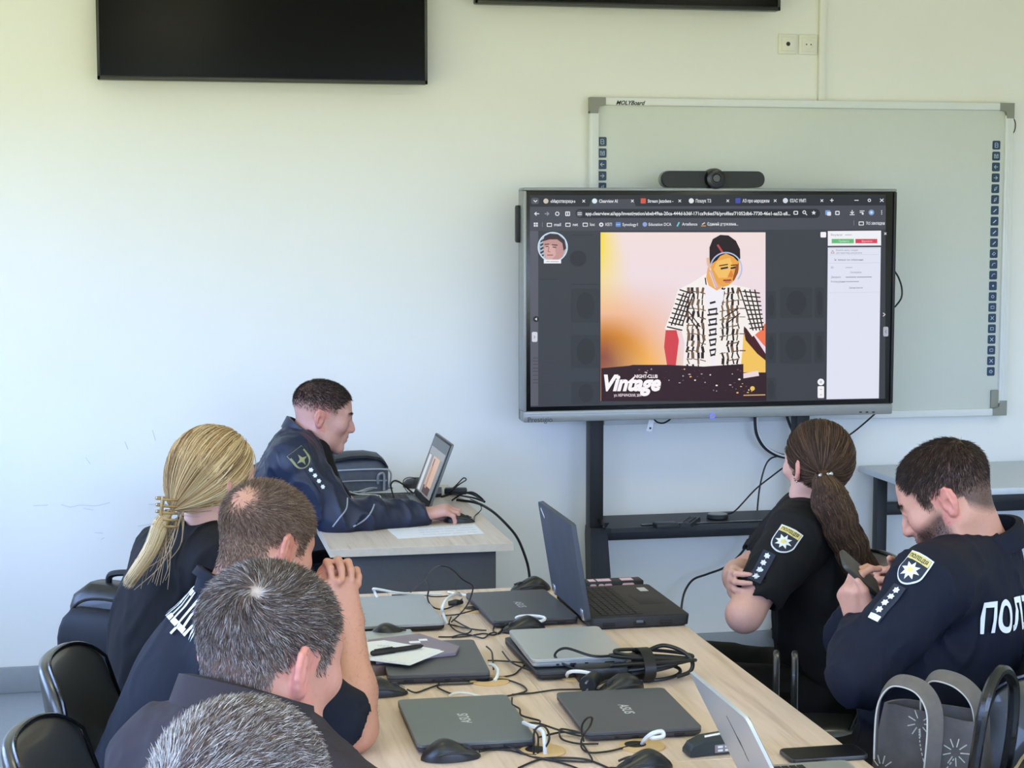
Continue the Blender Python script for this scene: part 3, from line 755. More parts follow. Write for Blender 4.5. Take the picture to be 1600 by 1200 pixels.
p.text('app.clearview.ai/app/investigation/ebeb49aa-20ca-444d-b36f-171ca9c6ed76/profiles/71052db6-7730-46e1-aa52-a8...', 914.5, 336.2, 7.6, (236, 238, 242), w=320, bold=.02)
for x, k in ((1243, 0), (1257, 1), (1271, 2)):
    if k == 0: p.rrect(x - 3.6, 329.5, x + 3.6, 335.5, 1.5, LT); p.rrect(x - 2.2, 330.8, x + 2.2, 334.2, .8, (44, 48, 53))
    elif k == 1: p.circ(x - .8, 331.6, 2.8, LT); p.circ(x - .8, 331.6, 1.5, (44, 48, 53)); p.line([(x + 1, 333.4), (x + 3.4, 336)], 1.3, LT)
    else: p.poly([(x + 3.8 * (1 if i % 2 == 0 else .45) * math.cos(PI / 2 + i * PI / 5), 332.5 - 3.8 * (1 if i % 2 == 0 else .45) * math.sin(PI / 2 + i * PI / 5)) for i in range(10)], LT)
p.rrect(1289, 328.5, 1297, 336, 1.2, (120, 160, 220)); p.rrect(1292, 331, 1298, 337, 1, LT); p.rrect(1304.5, 329.5, 1311.5, 336, 1.3, LT); p.rrect(1306, 331, 1310, 334.6, .8, BAR)
p.line([(1331, 328.5), (1331, 333.5)], 1.3, LT); p.line([(1328.5, 331.3), (1331, 333.8), (1333.5, 331.3)], 1.3, LT); p.line([(1327.5, 335.5), (1334.5, 335.5)], 1.3, LT)
p.line([(1343, 329.6), (1350, 329.6)], 1.2, LT); p.line([(1343, 332), (1348, 332)], 1.2, LT); p.circ(1347.5, 334, 1.6, LT); p.circ(1361, 332, 4.4, (130, 164, 216)); p.circ(1361, 332, 2, (214, 226, 244))
for d_ in (-2.6, 0, 2.6): p.circ(1377, 332 + d_, .9, LT, 8)
for i in range(2):
    for j in range(2): p.rrect(833.6 + 3.6 * i, 347.8 + 3.6 * j, 836.4 + 3.6 * i, 350.6 + 3.6 * j, .5, LT)
p.line([(847, 347.5), (847, 354.5)], .8, (130, 132, 140)); p.line([(1333.5, 344.5), (1333.5, 352)], .8, (130, 132, 140))
for x, st, tw in ((858, 'mail', 10.5), (887, 'net', 8.2), (914, 'loc', 7.5), (1345, 'Усі закладки', 29)):
    yb = 351.2 - (x - 858) * .0045
    p.rrect(x - 4, yb - 3, x + 4, yb + 3.2, .8, LT); p.rrect(x - 2.8, yb - 1.6, x + 2.8, yb + 2, .5, BAR); p.text(st, x + 7.5, yb + 2, 7, LT, w=tw, bold=.015)
p.circ(939, 351, 3.4, LT); p.circ(939, 351, 1.3, BAR); p.text('КЕП', 945.5, 353, 6.6, LT, w=10, bold=.015)
p.rrect(961.5, 347, 969.5, 354.6, 1.2, (90, 140, 206)); p.text('DSM', 962.4, 352, 3, LT, w=6); p.text('Synology1', 972, 353, 6.6, LT, w=24, bold=.015)
p.circ(1007, 350.6, 3.6, (150, 164, 220)); p.text('Education DCA', 1013, 352.8, 6.6, LT, w=35.5, bold=.015)
p.line([(1057.5, 353.5), (1060.5, 347.5)], 2.2, (120, 206, 210)); p.text('Artellence', 1065, 352.4, 6.6, LT, w=24, bold=.015)
p.line([(1095, 353), (1102, 353)], 1.4, (206, 160, 110)); p.line([(1096.5, 350.6), (1100.5, 348)], 1.8, (214, 196, 180)); p.text('Єдиний державни...', 1104.5, 352.2, 6.6, LT, w=48, bold=.015)
# dimmed page behind
D1, D2 = (56, 60, 66), (50, 53, 58)
for (x0, y0, x1, y1) in ((893, 451, 936, 504), (893, 523, 937, 575), (893, 596, 937, 632), (1196, 455, 1212, 498), (1219, 449, 1268, 497), (1273, 449, 1287, 497), (1196, 520, 1212, 567), (1218, 519, 1267, 568), (1272, 518, 1287, 567), (1196, 590, 1212, 625)):
    p.rrect(x0, y0, x1, y1, 3, D1); p.circ((x0 + x1) / 2, (y0 + y1) / 2, min(x1 - x0, y1 - y0) * .33, D2, 20, (y1 - y0) * .4)
p.circ(903, 404, 12.5, D2)
for i, y in enumerate((559, 564, 569, 575, 580, 586, 593, 598)): p.line([(832, y), (852 + (i * 37) % 22, y)], 1, (66, 68, 76))
p.line([(895, 367), (926, 367)], 1, D2); p.line([(893, 444), (936, 444)], 1.2, D2); p.line([(842, 436), (870, 436)], 1, D2)
# round portrait
p.circ(863, 386, 23.6, (206, 228, 244), 36); p.circ(863, 386, 21.8, (176, 190, 206), 36)
def clipc(P): 
    P = np.array(P, float); d = P - [863, 386]; r = np.hypot(d[:, 0], d[:, 1]); return (np.array([863, 386]) + d * np.minimum(1, 21.6 / np.maximum(r, 1e-6))[:, None]).tolist()
for y in (376, 382, 388, 394, 400): p.poly(clipc([(843, y), (849, y - 3), (849, y), (844, y + 3)]), (56, 60, 66))
p.poly(clipc([(848, 378), (852, 370), (870, 372), (880, 380), (882, 392), (878, 402), (870, 409), (857, 409), (851, 402), (849, 392)]), (196, 150, 146))
p.poly(clipc([(849, 392), (852, 382), (866, 384), (868, 398), (860, 408), (853, 404)]), (216, 172, 166))
p.poly(clipc([(848, 377), (850, 369), (858, 363), (872, 364), (883, 374), (884, 388), (880, 392), (878, 380), (870, 374), (858, 374), (851, 376)]), (64, 54, 60))
p.line([(850.5, 382), (857, 381.5)], 1.6, (76, 56, 60)); p.line([(862, 382.5), (870, 383)], 1.6, (76, 56, 60)); p.line([(852, 385), (856, 385)], 1.5, (70, 50, 56)); p.line([(863, 386), (868, 386.4)], 1.5, (70, 50, 56))
p.line([(857, 386), (855.5, 393), (859, 393.6)], 1.1, (160, 110, 108)); p.line([(854.5, 398.5), (863, 398.5)], 1.5, (156, 90, 94))
p.rect(849, 405.5, 876, 411.5, (240, 242, 246)); p.line([(853, 408.6), (858, 408.6)], 1, (170, 174, 182)); p.line([(859.5, 408.6), (872, 408.6)], 1, (170, 174, 182))
poster(p, 937.5, 363, 1195, 626)
p.rrect(1278.6, 362.4, 1287.4, 371, 1.4, (246, 246, 250))
# results panel
PW = (228, 231, 246)
p.poly([(1290, 384), (1373, 383.4), (1373, 360.3), (1290, 361)], (244, 245, 250)); p.poly([(1288, 623), (1369.5, 621.5), (1372.5, 386), (1290, 386.5)], PW)
p.text('Результат', 1295, 368.5, 4.6, (110, 116, 130), w=18); p.line([(1317, 367), (1327, 366.9)], 1.4, (196, 200, 210))
p.rect(1296, 373.2, 1330.5, 380, (104, 192, 122)); p.rect(1333, 373.2, 1367, 380, (222, 70, 92)); p.text('Прийняти', 1307, 378.2, 4.2, (214, 240, 218), w=16); p.text('Відхилити', 1343, 378.2, 4.2, (248, 214, 220), w=16)
p.line([(1293, 388), (1369, 387.5)], .6, (206, 210, 224)); p.line([(1293, 398), (1369, 397.5)], .6, (206, 210, 224)); p.line([(1295, 395.5), (1297.5, 391), (1300, 395.5), (1295, 395.5)], .8, (206, 130, 120))
p.text('Вкажіть назву галереї', 1303, 392, 3.6, (130, 134, 148), w=34); p.text('для перегляду результатів', 1303, 396.2, 3.6, (130, 134, 148), w=40)
p.text('Інформація про зображення', 1300, 407, 4, (76, 82, 100), w=45); p.line([(1292, 411), (1371, 410.5)], .6, (206, 210, 224))
p.text('ID', 1295, 419, 3.8, (100, 106, 122), w=4); p.line([(1318, 417.8), (1328, 417.7)], 1.2, (180, 184, 196)); p.text('Скопіювати', 1325, 426.5, 3.8, (110, 116, 130), w=17)
p.text('Джерело', 1295, 434, 3.8, (90, 96, 112), w=15); p.line([(1318, 432.8), (1334, 432.7)], 1.3, (150, 156, 172)); p.line([(1335.5, 432.7), (1358, 432.5)], 1.3, (150, 156, 172)); p.text('Розташування', 1295, 441, 3.8, (90, 96, 112), w=22); p.line([(1318, 439.8), (1338, 439.6)], 1.3, (164, 170, 184))
p.text('Завантажити', 1323, 450.5, 3.8, (100, 106, 122), w=21); p.line([(1292, 457), (1371, 456.5)], .6, (210, 214, 228))
for s_ in (-1, 1): p.line([(1378, 365 - 1.6 * s_), (1381, 365 + 1.6 * s_)], 1, LT)
p.circ(1279, 596, 5.2, (246, 246, 250)); p.circ(1279, 596, 2, (200, 204, 214)); p.rrect(1274, 602.5, 1284, 621, 1.5, (246, 246, 250)); p.line([(1277.6, 607.5), (1280.6, 607.5)], .8, (140, 144, 154)); p.line([(1277.6, 616), (1280.6, 616)], .8, (140, 144, 154))
p.circ(835.5, 498, 4.6, (38, 40, 46)); p.poly([(833.4, 498), (836.8, 500.4), (836.8, 495.6)], LT); p.rrect(828.8, 518, 837.5, 533.5, 2, (214, 216, 226)); p.line([(832, 524), (834, 526), (832, 528)], .9, (120, 124, 134))
p.line([(1376, 488.5), (1379, 491), (1376, 493.5)], 1.2, LT); p.rrect(1376, 510, 1384, 525, 2, (176, 180, 194)); p.line([(1381, 515), (1379.4, 517.5), (1381, 520)], .9, (90, 94, 104))
p.obj('screen', emission_attr('display_picture', 0.95), disp)

# conference camera bar resting on the display
M_cam = mat('camera_fabric', (46, 48, 49), 0.7, var=0.15, vscale=400)
c = hy(1112, 281, DY + .03); cb = empty('conference_camera', (c[0], DY + .03, dz1), 'dark grey rounded camera soundbar with a central lens, resting on top of the display', 'camera')
ch = .062
b = MB(); b.prism(rrect(.405, ch, ch * .48, 8), -.03, .03, (np.array([[1, 0, 0], [0, 0, -1], [0, 1, 0]]).astype(float), (0, 0, ch / 2 + .003))); b.obj('soundbar', M_cam, cb)
for s in (-1, 1):
    P = [(s * x, .0, z) for x, z in [(.195, 0)]]
b = MB(); ring = rrect(.408, ch + .002, ch * .5, 8)
b.loft([[(x, y, z + ch / 2 + .003) for x, z in ring] for y in (.0, .028)]); b.obj('rear_shell', M_silver, cb)
b = MB(); b.tube([(.002, -.052, ch / 2 + .004), (.002, -.05, ch / 2 + .004), (.002, -.035, ch / 2 + .004), (.002, .0, ch / 2 + .004)], [.030, .036, .041, .041], 32); b.obj('lens_housing', M_bez, cb)
b = MB(); b.tube([(.002, -.0560, ch / 2 + .006), (.002, -.050, ch / 2 + .006)], [.014, .018], 24); b.obj('lens', mat('lens_glass', (20, 22, 30), .08, spec=.8), cb)
P = [(.002 + .021 * math.cos(a), -.0525, ch / 2 + .005 + .021 * math.sin(a)) for a in np.linspace(0, 2 * PI, 28, endpoint=False)]
MB().tube(P, .0022, 6, closed=True).obj('lens_ring', M_dark, cb)

# stand
SY = 6.655
st = empty('display_stand', (dcx, SY, 0), 'black metal wheeled stand with a shelf, carrying the large display', 'stand')
S0 = np.array([dcx, SY, 0])
xl0 = hy(922, 750, 6.62)[0]; xl1 = hy(943, 750, 6.62)[0]; xr1 = dcx + (dcx - xl0); xr0 = dcx + (dcx - xl1)
zsh = hy(1095, 815, 6.50)[2]
zk = hy(940, 828, 6.62)[2]
for x0, x1, s in ((xl0, xl1, 1), (xr1, xr0, -1)):
    b = MB(); xm = (x0 + x1) / 2; wd = abs(x1 - x0)
    b.box((xm - dcx, 0, (zk + 1.75) / 2), (wd, .07, 1.75 - zk), .004).obj('post', M_stand, st)
    b = MB(); b.loft([[(xm - dcx + sx * wd / 2 * kk + s * sh, yy, z) for sx, yy in ((-1, -.05), (1, -.05), (1, .04), (-1, .04))] for z, kk, sh in ((zk + .01, 1.0, .0), (zk - .02, 1.3, .006), (.10, 1.75, .03))]); b.obj('lower_leg', M_stand, st, smooth=None)
    b = MB(); b.box((xm - dcx + s * .03, -.12, .085), (.06, .60, .045), .008); b.obj('base_foot', M_stand, st)
    for yy in (-.39, .10):
        b = MB(); b.cyl((xm - dcx + s * .03 - .018, yy, .035), (xm - dcx + s * .03 + .018, yy, .035), .035, 20); b.box((xm - dcx + s * .03, yy, .06), (.012, .03, .03), .002); b.obj('castor', M_black, st)
b = MB()
sl = hy(947, 832, 6.40); sr = hy(1243, 822, 6.40)
out = [(xl1 - dcx - .02, .03), (xr0 - dcx + .02, .03), (xr0 - dcx + .02, -.13), (sr[0] - dcx + .02, -.235), (sr[0] - dcx - .01, -.255), (sl[0] - dcx + .02, -.255), (sl[0] - dcx, -.245), (xl1 - dcx - .0, -.13), (xl1 - dcx - .02, -.13)]
b.prism(out[::-1], zsh - .014, zsh + .004); b.obj('shelf', M_stand, st, smooth=None)
MB().box((0, -.215, zsh + .006), ((sr[0] - sl[0]) * .78, .02, .004), .001).obj('shelf_groove', M_bez, st)
MB().box((0, .0, 1.1), (xr0 - xl1 + .02, .03, .05), .003).obj('crossbar', M_stand, st)
MB().box((0, .0, .55), (xr0 - xl1 + .02, .03, .05), .003).obj('crossbar', M_stand, st)
MB().box((0, -.032, 1.5), (.6, .05, .4), .003).obj('mount_plate', M_stand, st)

def on_shelf(px, py, h=0): return hz(px, py, zsh + .004 + h)
c = on_shelf(1040, 824); o = empty('black_box', (c[0], c[1], zsh + .004), 'small flat black box lying on the stand shelf left of the remote', 'box', rz=.05)
MB().box((0, 0, .009), (.088, .055, .018), .003).obj('casing', mat('box_black', (34, 35, 36), .5), o); MB().box((0, 0, .0185), (.08, .047, .002), .0005).obj('lid', M_dark, o)
c = on_shelf(1078, 819); o = empty('remote_control', (c[0], c[1], zsh + .004), 'long black remote control lying on the stand shelf', 'remote control', rz=1.05)
b = MB(); b.loft([[(x, y * .023, z) for y, z in ((-1, .001), (-.9, .016), (0, .02), (.9, .016), (1, .001))] for x in np.linspace(-.085, .085, 8)]); b.obj('body', M_dark, o)
for i in range(6):
    for j in (-1, 0, 1): MB().box((-.06 + i * .022, j * .011, .0195), (.009, .006, .003), .001).obj('button', M_black, o)
c = on_shelf(1121, 810); o = empty('puck_microphone', (c[0], c[1], zsh + .004), 'round flat silver-topped puck on the stand shelf, joined to a cable', 'microphone')
b = MB(); b.tube([(0, 0, 0), (0, 0, .004), (0, 0, .016), (0, 0, .018)], [.038, .042, .042, .039], 32); b.obj('body', M_dark, o)
b = MB(); b.tube([(0, 0, .0175), (0, 0, .0205)], [.037, .034], 32); b.obj('top_plate', M_silver, o)

# cables behind and below the display
M_cable = mat('black_cable', (24, 24, 26), 0.45, var=0.1)
M_gcable = mat('grey_cable', (140, 146, 150), 0.4, var=0.05)
M_wcable = mat('white_cable', (226, 228, 226), 0.4, var=0.02)
M_label = mat('white_label', (236, 238, 240), 0.6, var=0.02)
def cable(name, P, r, m, label, cat='cable', n=8, parent=None, group=None):
    P = smooth_path(np.array(P, float), n); b = MB().tube(P, r, 6); o = b.obj(name, m) if parent is None else b.wobj(name, m, parent)
    if parent is None: tag(o, label, cat, group)
    return o
yb = 6.72
q = lambda x, y, d=yb: hy(x, y, d)
o = empty('hose_cable', tuple(q(1181, 655)), 'thick cable with a pale sleeve curving down behind the display left of the seated woman', 'cable')
P = smooth_path([q(1181, 640), q(1181, 662), q(1184, 680), q(1194, 697), q(1209, 708), q(1225, 713), q(1240, 712)], 8) - np.array(o.location)
MB().tube(P, .0095, 8).obj('black_hose', M_cable, o); MB().tube(P + [.004, -.008, .002], .0045, 6).obj('pale_sleeve', M_wcable, o)
o = empty('hose_cable', tuple(q(1230, 645)), 'short thick cable with a pale sleeve just above the seated woman\'s head', 'cable')
P = smooth_path([q(1228, 640), q(1232, 655), q(1237, 668), q(1245, 682)], 8) - np.array(o.location)
MB().tube(P, .0085, 8).obj('black_hose', M_cable, o); MB().tube(P + [.004, -.008, .002], .004, 6).obj('pale_sleeve', M_wcable, o)
zs = on_shelf(1130, 807)
cable('microphone_cable', [zs + [.02, 0, .01], q(1150, 797, 6.55), q(1180, 765, 6.6), q(1205, 745, 6.65), q(1228, 728, 6.7), q(1250, 715)], .0032, M_cable, 'thin black cable rising from the round puck towards the seated woman\'s head')
cable('hanging_cable', [q(1222, 712), q(1205, 716), q(1195, 730), q(1187, 762), q(1183, 800), q(1182, 822)], .0035, M_cable, 'black cable hanging down behind the stand shelf')
cable('floor_cable', [q(1176, 800, 6.70), q(1172, 838, 6.70), q(1160, 862, 6.7), q(1135, 885, 6.7), q(1105, 897, 6.7), q(1084, 905, 6.7), q(1072, 920, 6.68), q(1066, 940, 6.66), q(1063, 975, 6.64), q(1062, 1000, 6.6)], .0045, M_cable, 'black cable looping from below the stand shelf down towards the conference table corner')
cable('display_cable', [q(1372, 642), q(1352, 660), q(1335, 674), q(1318, 686), q(1300, 700)], .0035, M_cable, '', parent=disp)
cable('side_loop_cable', [q(1398, 424, 6.56), q(1404, 434, 6.56), q(1409, 450, 6.56), q(1408, 466, 6.56), q(1398, 480, 6.56)], .0035, M_cable, '', parent=disp)
cable('lower_loop_cable', [q(1018, 650, 6.6), q(1026, 659, 6.6), q(1036, 661, 6.6), q(1046, 656, 6.6), q(1052, 648, 6.6)], .0035, M_cable, '', parent=disp)
c = q(1016, 665, 6.58); o = MB().box((0, 0, 0), (.022, .001, .045), 0, rotm(0, .25, 0)).obj('cable_tag', M_label); o.location = c; tag(o, 'small white paper tag hanging below the display', 'tag')
o2 = MB().box((.0, -.0008, -.010), (.008, .0006, .008)).obj('print_mark', M_dark, o)

# grey-topped table against the front wall, right
M_gtop = mat('pale_grey_top', (196, 202, 206), 0.35, var=0.02)
c = hz(1372, 738, .775); rx0 = c[0]
o = empty('side_table', (rx0 + .8, 6.42, 0), 'pale grey table with black square legs against the wall behind the bearded man', 'table')
MB().box((0, 0, .762), (1.6, .68, .025), .003).obj('tabletop', M_gtop, o)
for sx in (-.72, .72):
    for sy in (-.30, .30): MB().box((sx, sy, .375), (.045, .045, .75), .003).obj('leg', M_stand, o)
MB().box((0, .30, .60), (1.4, .03, .05), .002).obj('rail', M_stand, o); MB().box((0, -.30, .735), (1.4, .03, .03), .002).obj('rail', M_stand, o)
# ------------------------------------------------------------------ conference tables
TZ = 0.75
M_oak = wood('light_oak_laminate', (226, 203, 184), (216, 192, 171), (196, 171, 149), axis=1)
M_oakedge = mat('pale_oak_edge', (208, 196, 178), 0.5, var=0.06, vscale=40)
M_greyleg = mat('grey_table_leg', (120, 124, 130), 0.45, metal=0.2, var=0.03)
M_panel = mat('graphite_panel', (80, 81, 84), 0.6, spec=.3, var=0.05, vscale=90)
TX0, TXM, TX1 = .326, .826, 1.326
def table(x0, x1, y0, y1, label):
    o = empty('conference_table', ((x0 + x1) / 2, (y0 + y1) / 2, 0), label, 'table', group='oak conference tables pushed together')
    w_, d_ = x1 - x0 - .0012, y1 - y0 - .0012
    MB().box((0, 0, TZ - .0125), (w_, d_, .025), .0012, seg=1).obj('tabletop', M_oak, o)
    e = MB()
    for s in (-1, 1): e.box((s * (w_ / 2 - .0006), 0, TZ - .0125), (.0016, d_ - .001, .0235)).box((0, s * (d_ / 2 - .0006), TZ - .0125), (w_ - .001, .0016, .0235))
    e.obj('edge_band', M_oakedge, o)
    for sx in (-1, 1):
        for sy in (-1, 1): MB().box((sx * (w_ / 2 - .05), sy * (d_ / 2 - .05), (TZ - .025) / 2), (.045, .045, TZ - .025), .003).obj('leg', M_greyleg, o)
    a = MB()
    for sy in (-1, 1): a.box((0, sy * (d_ / 2 - .05), TZ - .05), (w_ - .14, .02, .05))
    a.obj('apron', M_greyleg, o)
ys = (4.8, 4.245, 3.165, 1.75)
where = ('the far one nearest the presenter', 'the middle one', 'the near one cropped by the bottom edge')
for i in range(3):
    table(TX0, TXM, ys[i + 1], ys[i], 'pale oak conference table of the left row, %s' % where[i])
    table(TXM, TX1, ys[i + 1], ys[i], 'pale oak conference table of the right row, %s' % where[i])
M_ring = mat('beech_grommet', (206, 172, 122), 0.5, var=0.08, vscale=80)
for px, py, lab in ((745, 953, 'wooden cable grommet beside the far left closed laptop'), (765, 1065, 'wooden cable grommet at the corner of the laptop under the papers'), (905, 1058, 'wooden cable grommet half hidden below the stacked silver laptop'),
                    (1003, 1167, 'wooden cable grommet in front of the near right closed laptop'), (848, 1175, 'wooden cable grommet with cables standing in its hole near the big mouse')):
    c = hz(px, py, TZ); b = MB(); b.tube([(0, 0, .0), (0, 0, .003), (0, 0, .0045)], [.045, .045, .042], 36)
    o = b.obj('cable_grommet', M_ring); o.location = (c[0], c[1], TZ); tag(o, lab, 'grommet')
    MB().tube([(-.012, .006, .0042), (-.012, .006, .0050)], [.022, .021], 24).obj('hole', M_black, o)

# ------------------------------------------------------------------ laptops
M_lapgrey = mat('laptop_grey', (108, 113, 113), 0.4, metal=0.25, var=0.03)
M_lapdark = mat('laptop_slate', (86, 88, 92), 0.42, metal=0.2, var=0.03)
M_lapbase = mat('laptop_base', (58, 60, 66), 0.5, var=0.05)
M_lapsil = mat('laptop_silver', (190, 194, 194), 0.35, metal=0.4, var=0.015)
M_lapblk = mat('laptop_black', (36, 37, 38), 0.55, var=0.06)
M_lid = mat('worn_black_lid', (62, 68, 78), 0.5, var=0.25, vscale=14, stretch=(1, 1, .35))
M_key = mat('key_black', (26, 27, 28), 0.55, var=0.08)
M_logow = mat('logo_silver', (206, 210, 210), 0.35, var=0.01)
M_port = mat('port_black', (12, 12, 13), 0.6)
M_chrome = mat('hinge_chrome', (196, 200, 206), 0.25, metal=0.8, var=0.02)
def outline(d, w_, r=.012): return rrect(d, w_, r, 5)
def closed_laptop(loc, d, w_, rz, label, lid_m, base_m, logo=None, th=.019, group=None, hinge=True):
    """local x: front (-) to hinge (+); local y: width"""
    o = empty('laptop', loc, label, 'laptop', rz, group)
    b = MB(); b.loft([[(x * s, y * s2, z) for x, y in outline(d, w_)] for z, s, s2 in ((.0015, .93, .95), (.004, .975, .98), (.0075, .995, .997), (th * .62, 1, 1))]); bo = b.obj('base', base_m, o)
    b = MB(); b.loft([[(x * s, y * s, z) for x, y in outline(d, w_)] for z, s in ((th * .66, .998), (th * .70, 1.0), (th - .001, 1.0), (th, .994))]); lo = b.obj('lid', lid_m, o)
    h = MB(); h.cyl((d / 2 - .006, -w_ * .4, th * .60), (d / 2 - .006, w_ * .4, th * .60), .0048, 12); h.obj('hinge', base_m, o)
    for sy in (-1, 1):
        for kx, ln in ((-.30, .022), (-.06, .008), (.08, .014), (.24, .007)):
            MB().box((d * kx, sy * (w_ / 2 - .0005), th * .38), (ln, .003, .0042), .0006).obj('port', M_port, o)
    for sx in (-.4, .4):
        for sy in (-.4, .4): MB().cyl((d * sx, w_ * sy, 0), (d * sx, w_ * sy, .004), .006, 12).obj('rubber_foot', M_port, o)
    if logo:
        t = MB(); text_on(t, logo, (.0, 0, th + .0003), (0, 1, 0), (-1, 0, 0), size=.030, shear=.12, bold=.012); t.obj('logo', M_logow, lo, smooth=None)
    return o
GL = 'closed laptops on the conference tables'
z0 = TZ + .0005
closed_laptop((.600, 4.490, z0), .230, .345, .012, 'light grey closed laptop at the far end of the left row beyond the clasped hands', mat('laptop_pale_grey', (164, 170, 174), 0.4, metal=0.25, var=0.02), M_lapblk, None, .021, GL)
closed_laptop((.630, 3.975, z0), .229, .315, -.06, 'dark grey closed laptop with papers and a pen lying on it', M_lapdark, M_lapbase, None, .022, GL)
closed_laptop((.614, 3.468, z0), .234, .330, -.02, 'grey closed laptop beside the big black mouse in the left row', M_lapgrey, M_lapbase, 'ASUS', .020, GL)
closed_laptop((.945, 4.490, z0), .222, .350, PI + .03, 'slate closed laptop next to the open black laptop at the far end', M_lapdark, M_lapbase, 'ASUS', .020, GL)
closed_laptop((.955, 3.468, z0), .238, .306, PI - .03, 'brown-grey closed laptop between the charger bundle and the open silver laptop', M_lapdark, M_lapbase, 'ASUS', .020, GL)
closed_laptop((.952, 3.965, z0), .236, .345, PI + .02, 'black closed laptop lying under the silver one', M_lapbase, M_lapblk, None, .021, GL)
closed_laptop((.946, 3.965, z0 + .0222), .222, .300, PI - .02, 'silver closed laptop stacked on top of the black one', M_lapsil, M_lapsil, None, .021, GL)

def keyboard(parent, x0, x1, y0, y1, z, rows, cols, km):
    """keys as one patterned part on a deck; x: from hinge side to user side"""
    b = MB()
    for i in range(rows):
        for j in range(cols):
            dx, dy = (x1 - x0) / rows, (y1 - y0) / cols
            b.box((x0 + dx * (i + .5), y0 + dy * (j + .5), z), (abs(dx) * .84, abs(dy) * .84, .0025), .0008, seg=1)
    return b.obj('keyboard', km, parent)
def open_laptop(loc, d, w_, rz, ang, lid_len, label, base_m, lid_m, deck_m, screen_m, th=.018, lid_th=.008, rows=6, cols=15):
    """local x: hinge at 0, user towards +x; lid leans back by ang from vertical"""
    o = empty('laptop', loc, label, 'laptop', rz)
    b = MB(); b.loft([[(x * s + d / 2, y * s, z) for x, y in outline(d, w_)] for z, s in ((.0, .94), (.004, .985), (th - .002, 1), (th, .995))]); b.obj('base', base_m, o)
    MB().box((d / 2, 0, th + .0004), (d - .012, w_ - .012, .0012), .0004).obj('deck', deck_m, o)
    keyboard(o, d * .14, d * .56, -w_ * .44, w_ * .44, th + .0018, rows, cols, M_key)
    MB().box((d * .78, 0, th + .0012), (d * .26, w_ * .30, .0012), .0005).obj('touchpad', base_m, o)
    R = rotm(0, -ang, 0)
    b = MB(); b.T = np.array([.004, 0, th * .8]); b.R = R
    b.loft([[(zx, y, x + lid_len / 2) for x, y in outline(lid_len, w_)] for zx in (-lid_th, -lid_th + .0015, -.001, 0)][::-1]); lo = b.obj('lid', lid_m, o)
    b = MB(); b.T = np.array([.004, 0, th * .8]); b.R = R; b.box((.0006, 0, lid_len / 2), (.001, w_ - .006, lid_len - .006), .0003); b.obj('screen_bezel', M_lapblk, o)
    b = MB(); b.T = np.array([.004, 0, th * .8]); b.R = R; b.box((.0014, 0, lid_len * .53), (.0006, w_ - .03, lid_len - .035)); b.obj('screen', screen_m, o)
    h = MB()
    for s in (-1, 1): h.cyl((.004, s * w_ * .34, th * .8), (.004, s * w_ * .44, th * .8), .007, 12)
    h.obj('hinge', base_m, o)
    return o, R, th
M_off = mat('screen_off', (10, 11, 13), 0.12, var=0.1)
# old black laptop, hinge to the left, seen from behind its lid
o, R, th = open_laptop((1.072, 4.437, z0), .262, .385, 0.0, .165, .252, 'open black laptop with a worn lid, standing at the far right corner of the tables', M_lapblk, M_lid, M_lapblk, M_off, th=.030, lid_th=.012)
for s in (-1, 1):
    b = MB(); b.T = np.array([.004, 0, th * .8]); b.R = R; b.box((-.010, s * .155, .012), (.010, .022, .030), .003); b.obj('silver_hinge', M_chrome, o)
t = MB(); t.T = np.array([.004, 0, th * .8]); t.R = R; t.box((-.0122, .150, .226), (.0008, .036, .007), .0003, rotm(.6, 0, 0)); t.obj('lid_logo', M_logow, o)
b = MB(); b.box((.225, .12, th + .0016), (.022, .045, .0008)); b.obj('palm_sticker', M_logow, o)
for kx in (.05, .13, .2): MB().box((kx, -.1925, .013), (.03, .003, .008), .0006).obj('port', M_port, o)
MB().box((.13, -.1925, .018), (.018, .004, .006), .001).obj('video_port', mat('port_blue_grey', (96, 102, 116), .5), o)
# strip with pink stickers beyond it
c = hz(955, 921, .765); o = empty('sticker_box', (1.235, 4.70, TZ), 'low dark strip with pink stickers lying behind the open black laptop', 'box')
MB().box((0, 0, .016), (.20, .05, .032), .004).obj('casing', M_lapblk, o)
M_pink = mat('pink_sticker', (226, 190, 196), .6, var=.05)
for x, w_ in ((-.045, .018), (-.022, .016), (-.002, .022), (.055, .034)): MB().prism(rrect(w_, .016, .005), -.0265, -.0252, (np.array([[1, 0, 0], [0, 0, 1], [0, 1, 0]]).astype(float), (x, 0, .018))).obj('pink_sticker', M_pink, o)
for x, w_ in ((-.045, .018), (-.022, .016), (-.002, .022), (.055, .034)): MB().box((x, -.004, .0323), (w_, .03, .001)).obj('pink_sticker', M_pink, o)
# silver open laptop at the near right, seen from behind its lid
o, R, th = open_laptop((1.060, 2.905, z0), .212, .318, 0.0, .47, .215, 'open silver laptop in the foreground, its back with a thin dark emblem', M_lapsil, M_lapsil, M_lapsil, M_off, th=.016, lid_th=.006)
b = MB(); b.T = np.array([.004, 0, th * .8]); b.R = R
em = [(0, .5), (.03, .16), (.10, .02), (.03, -.12), (0, -.22), (-.02, -.10), (-.06, .0), (-.02, .14)]
b.prism([(y * .06 , x * .11 + .0) for y, x in em], 0, .0006, (np.array([[0, 0, -1], [-1, 0, 0], [0, 1, 0]]).astype(float), (-.0061, .0, .115)))
b.box((-.0063, .004, .082), (.0006, .002, .016)); b.obj('emblem', M_lapbase, o, smooth=None)

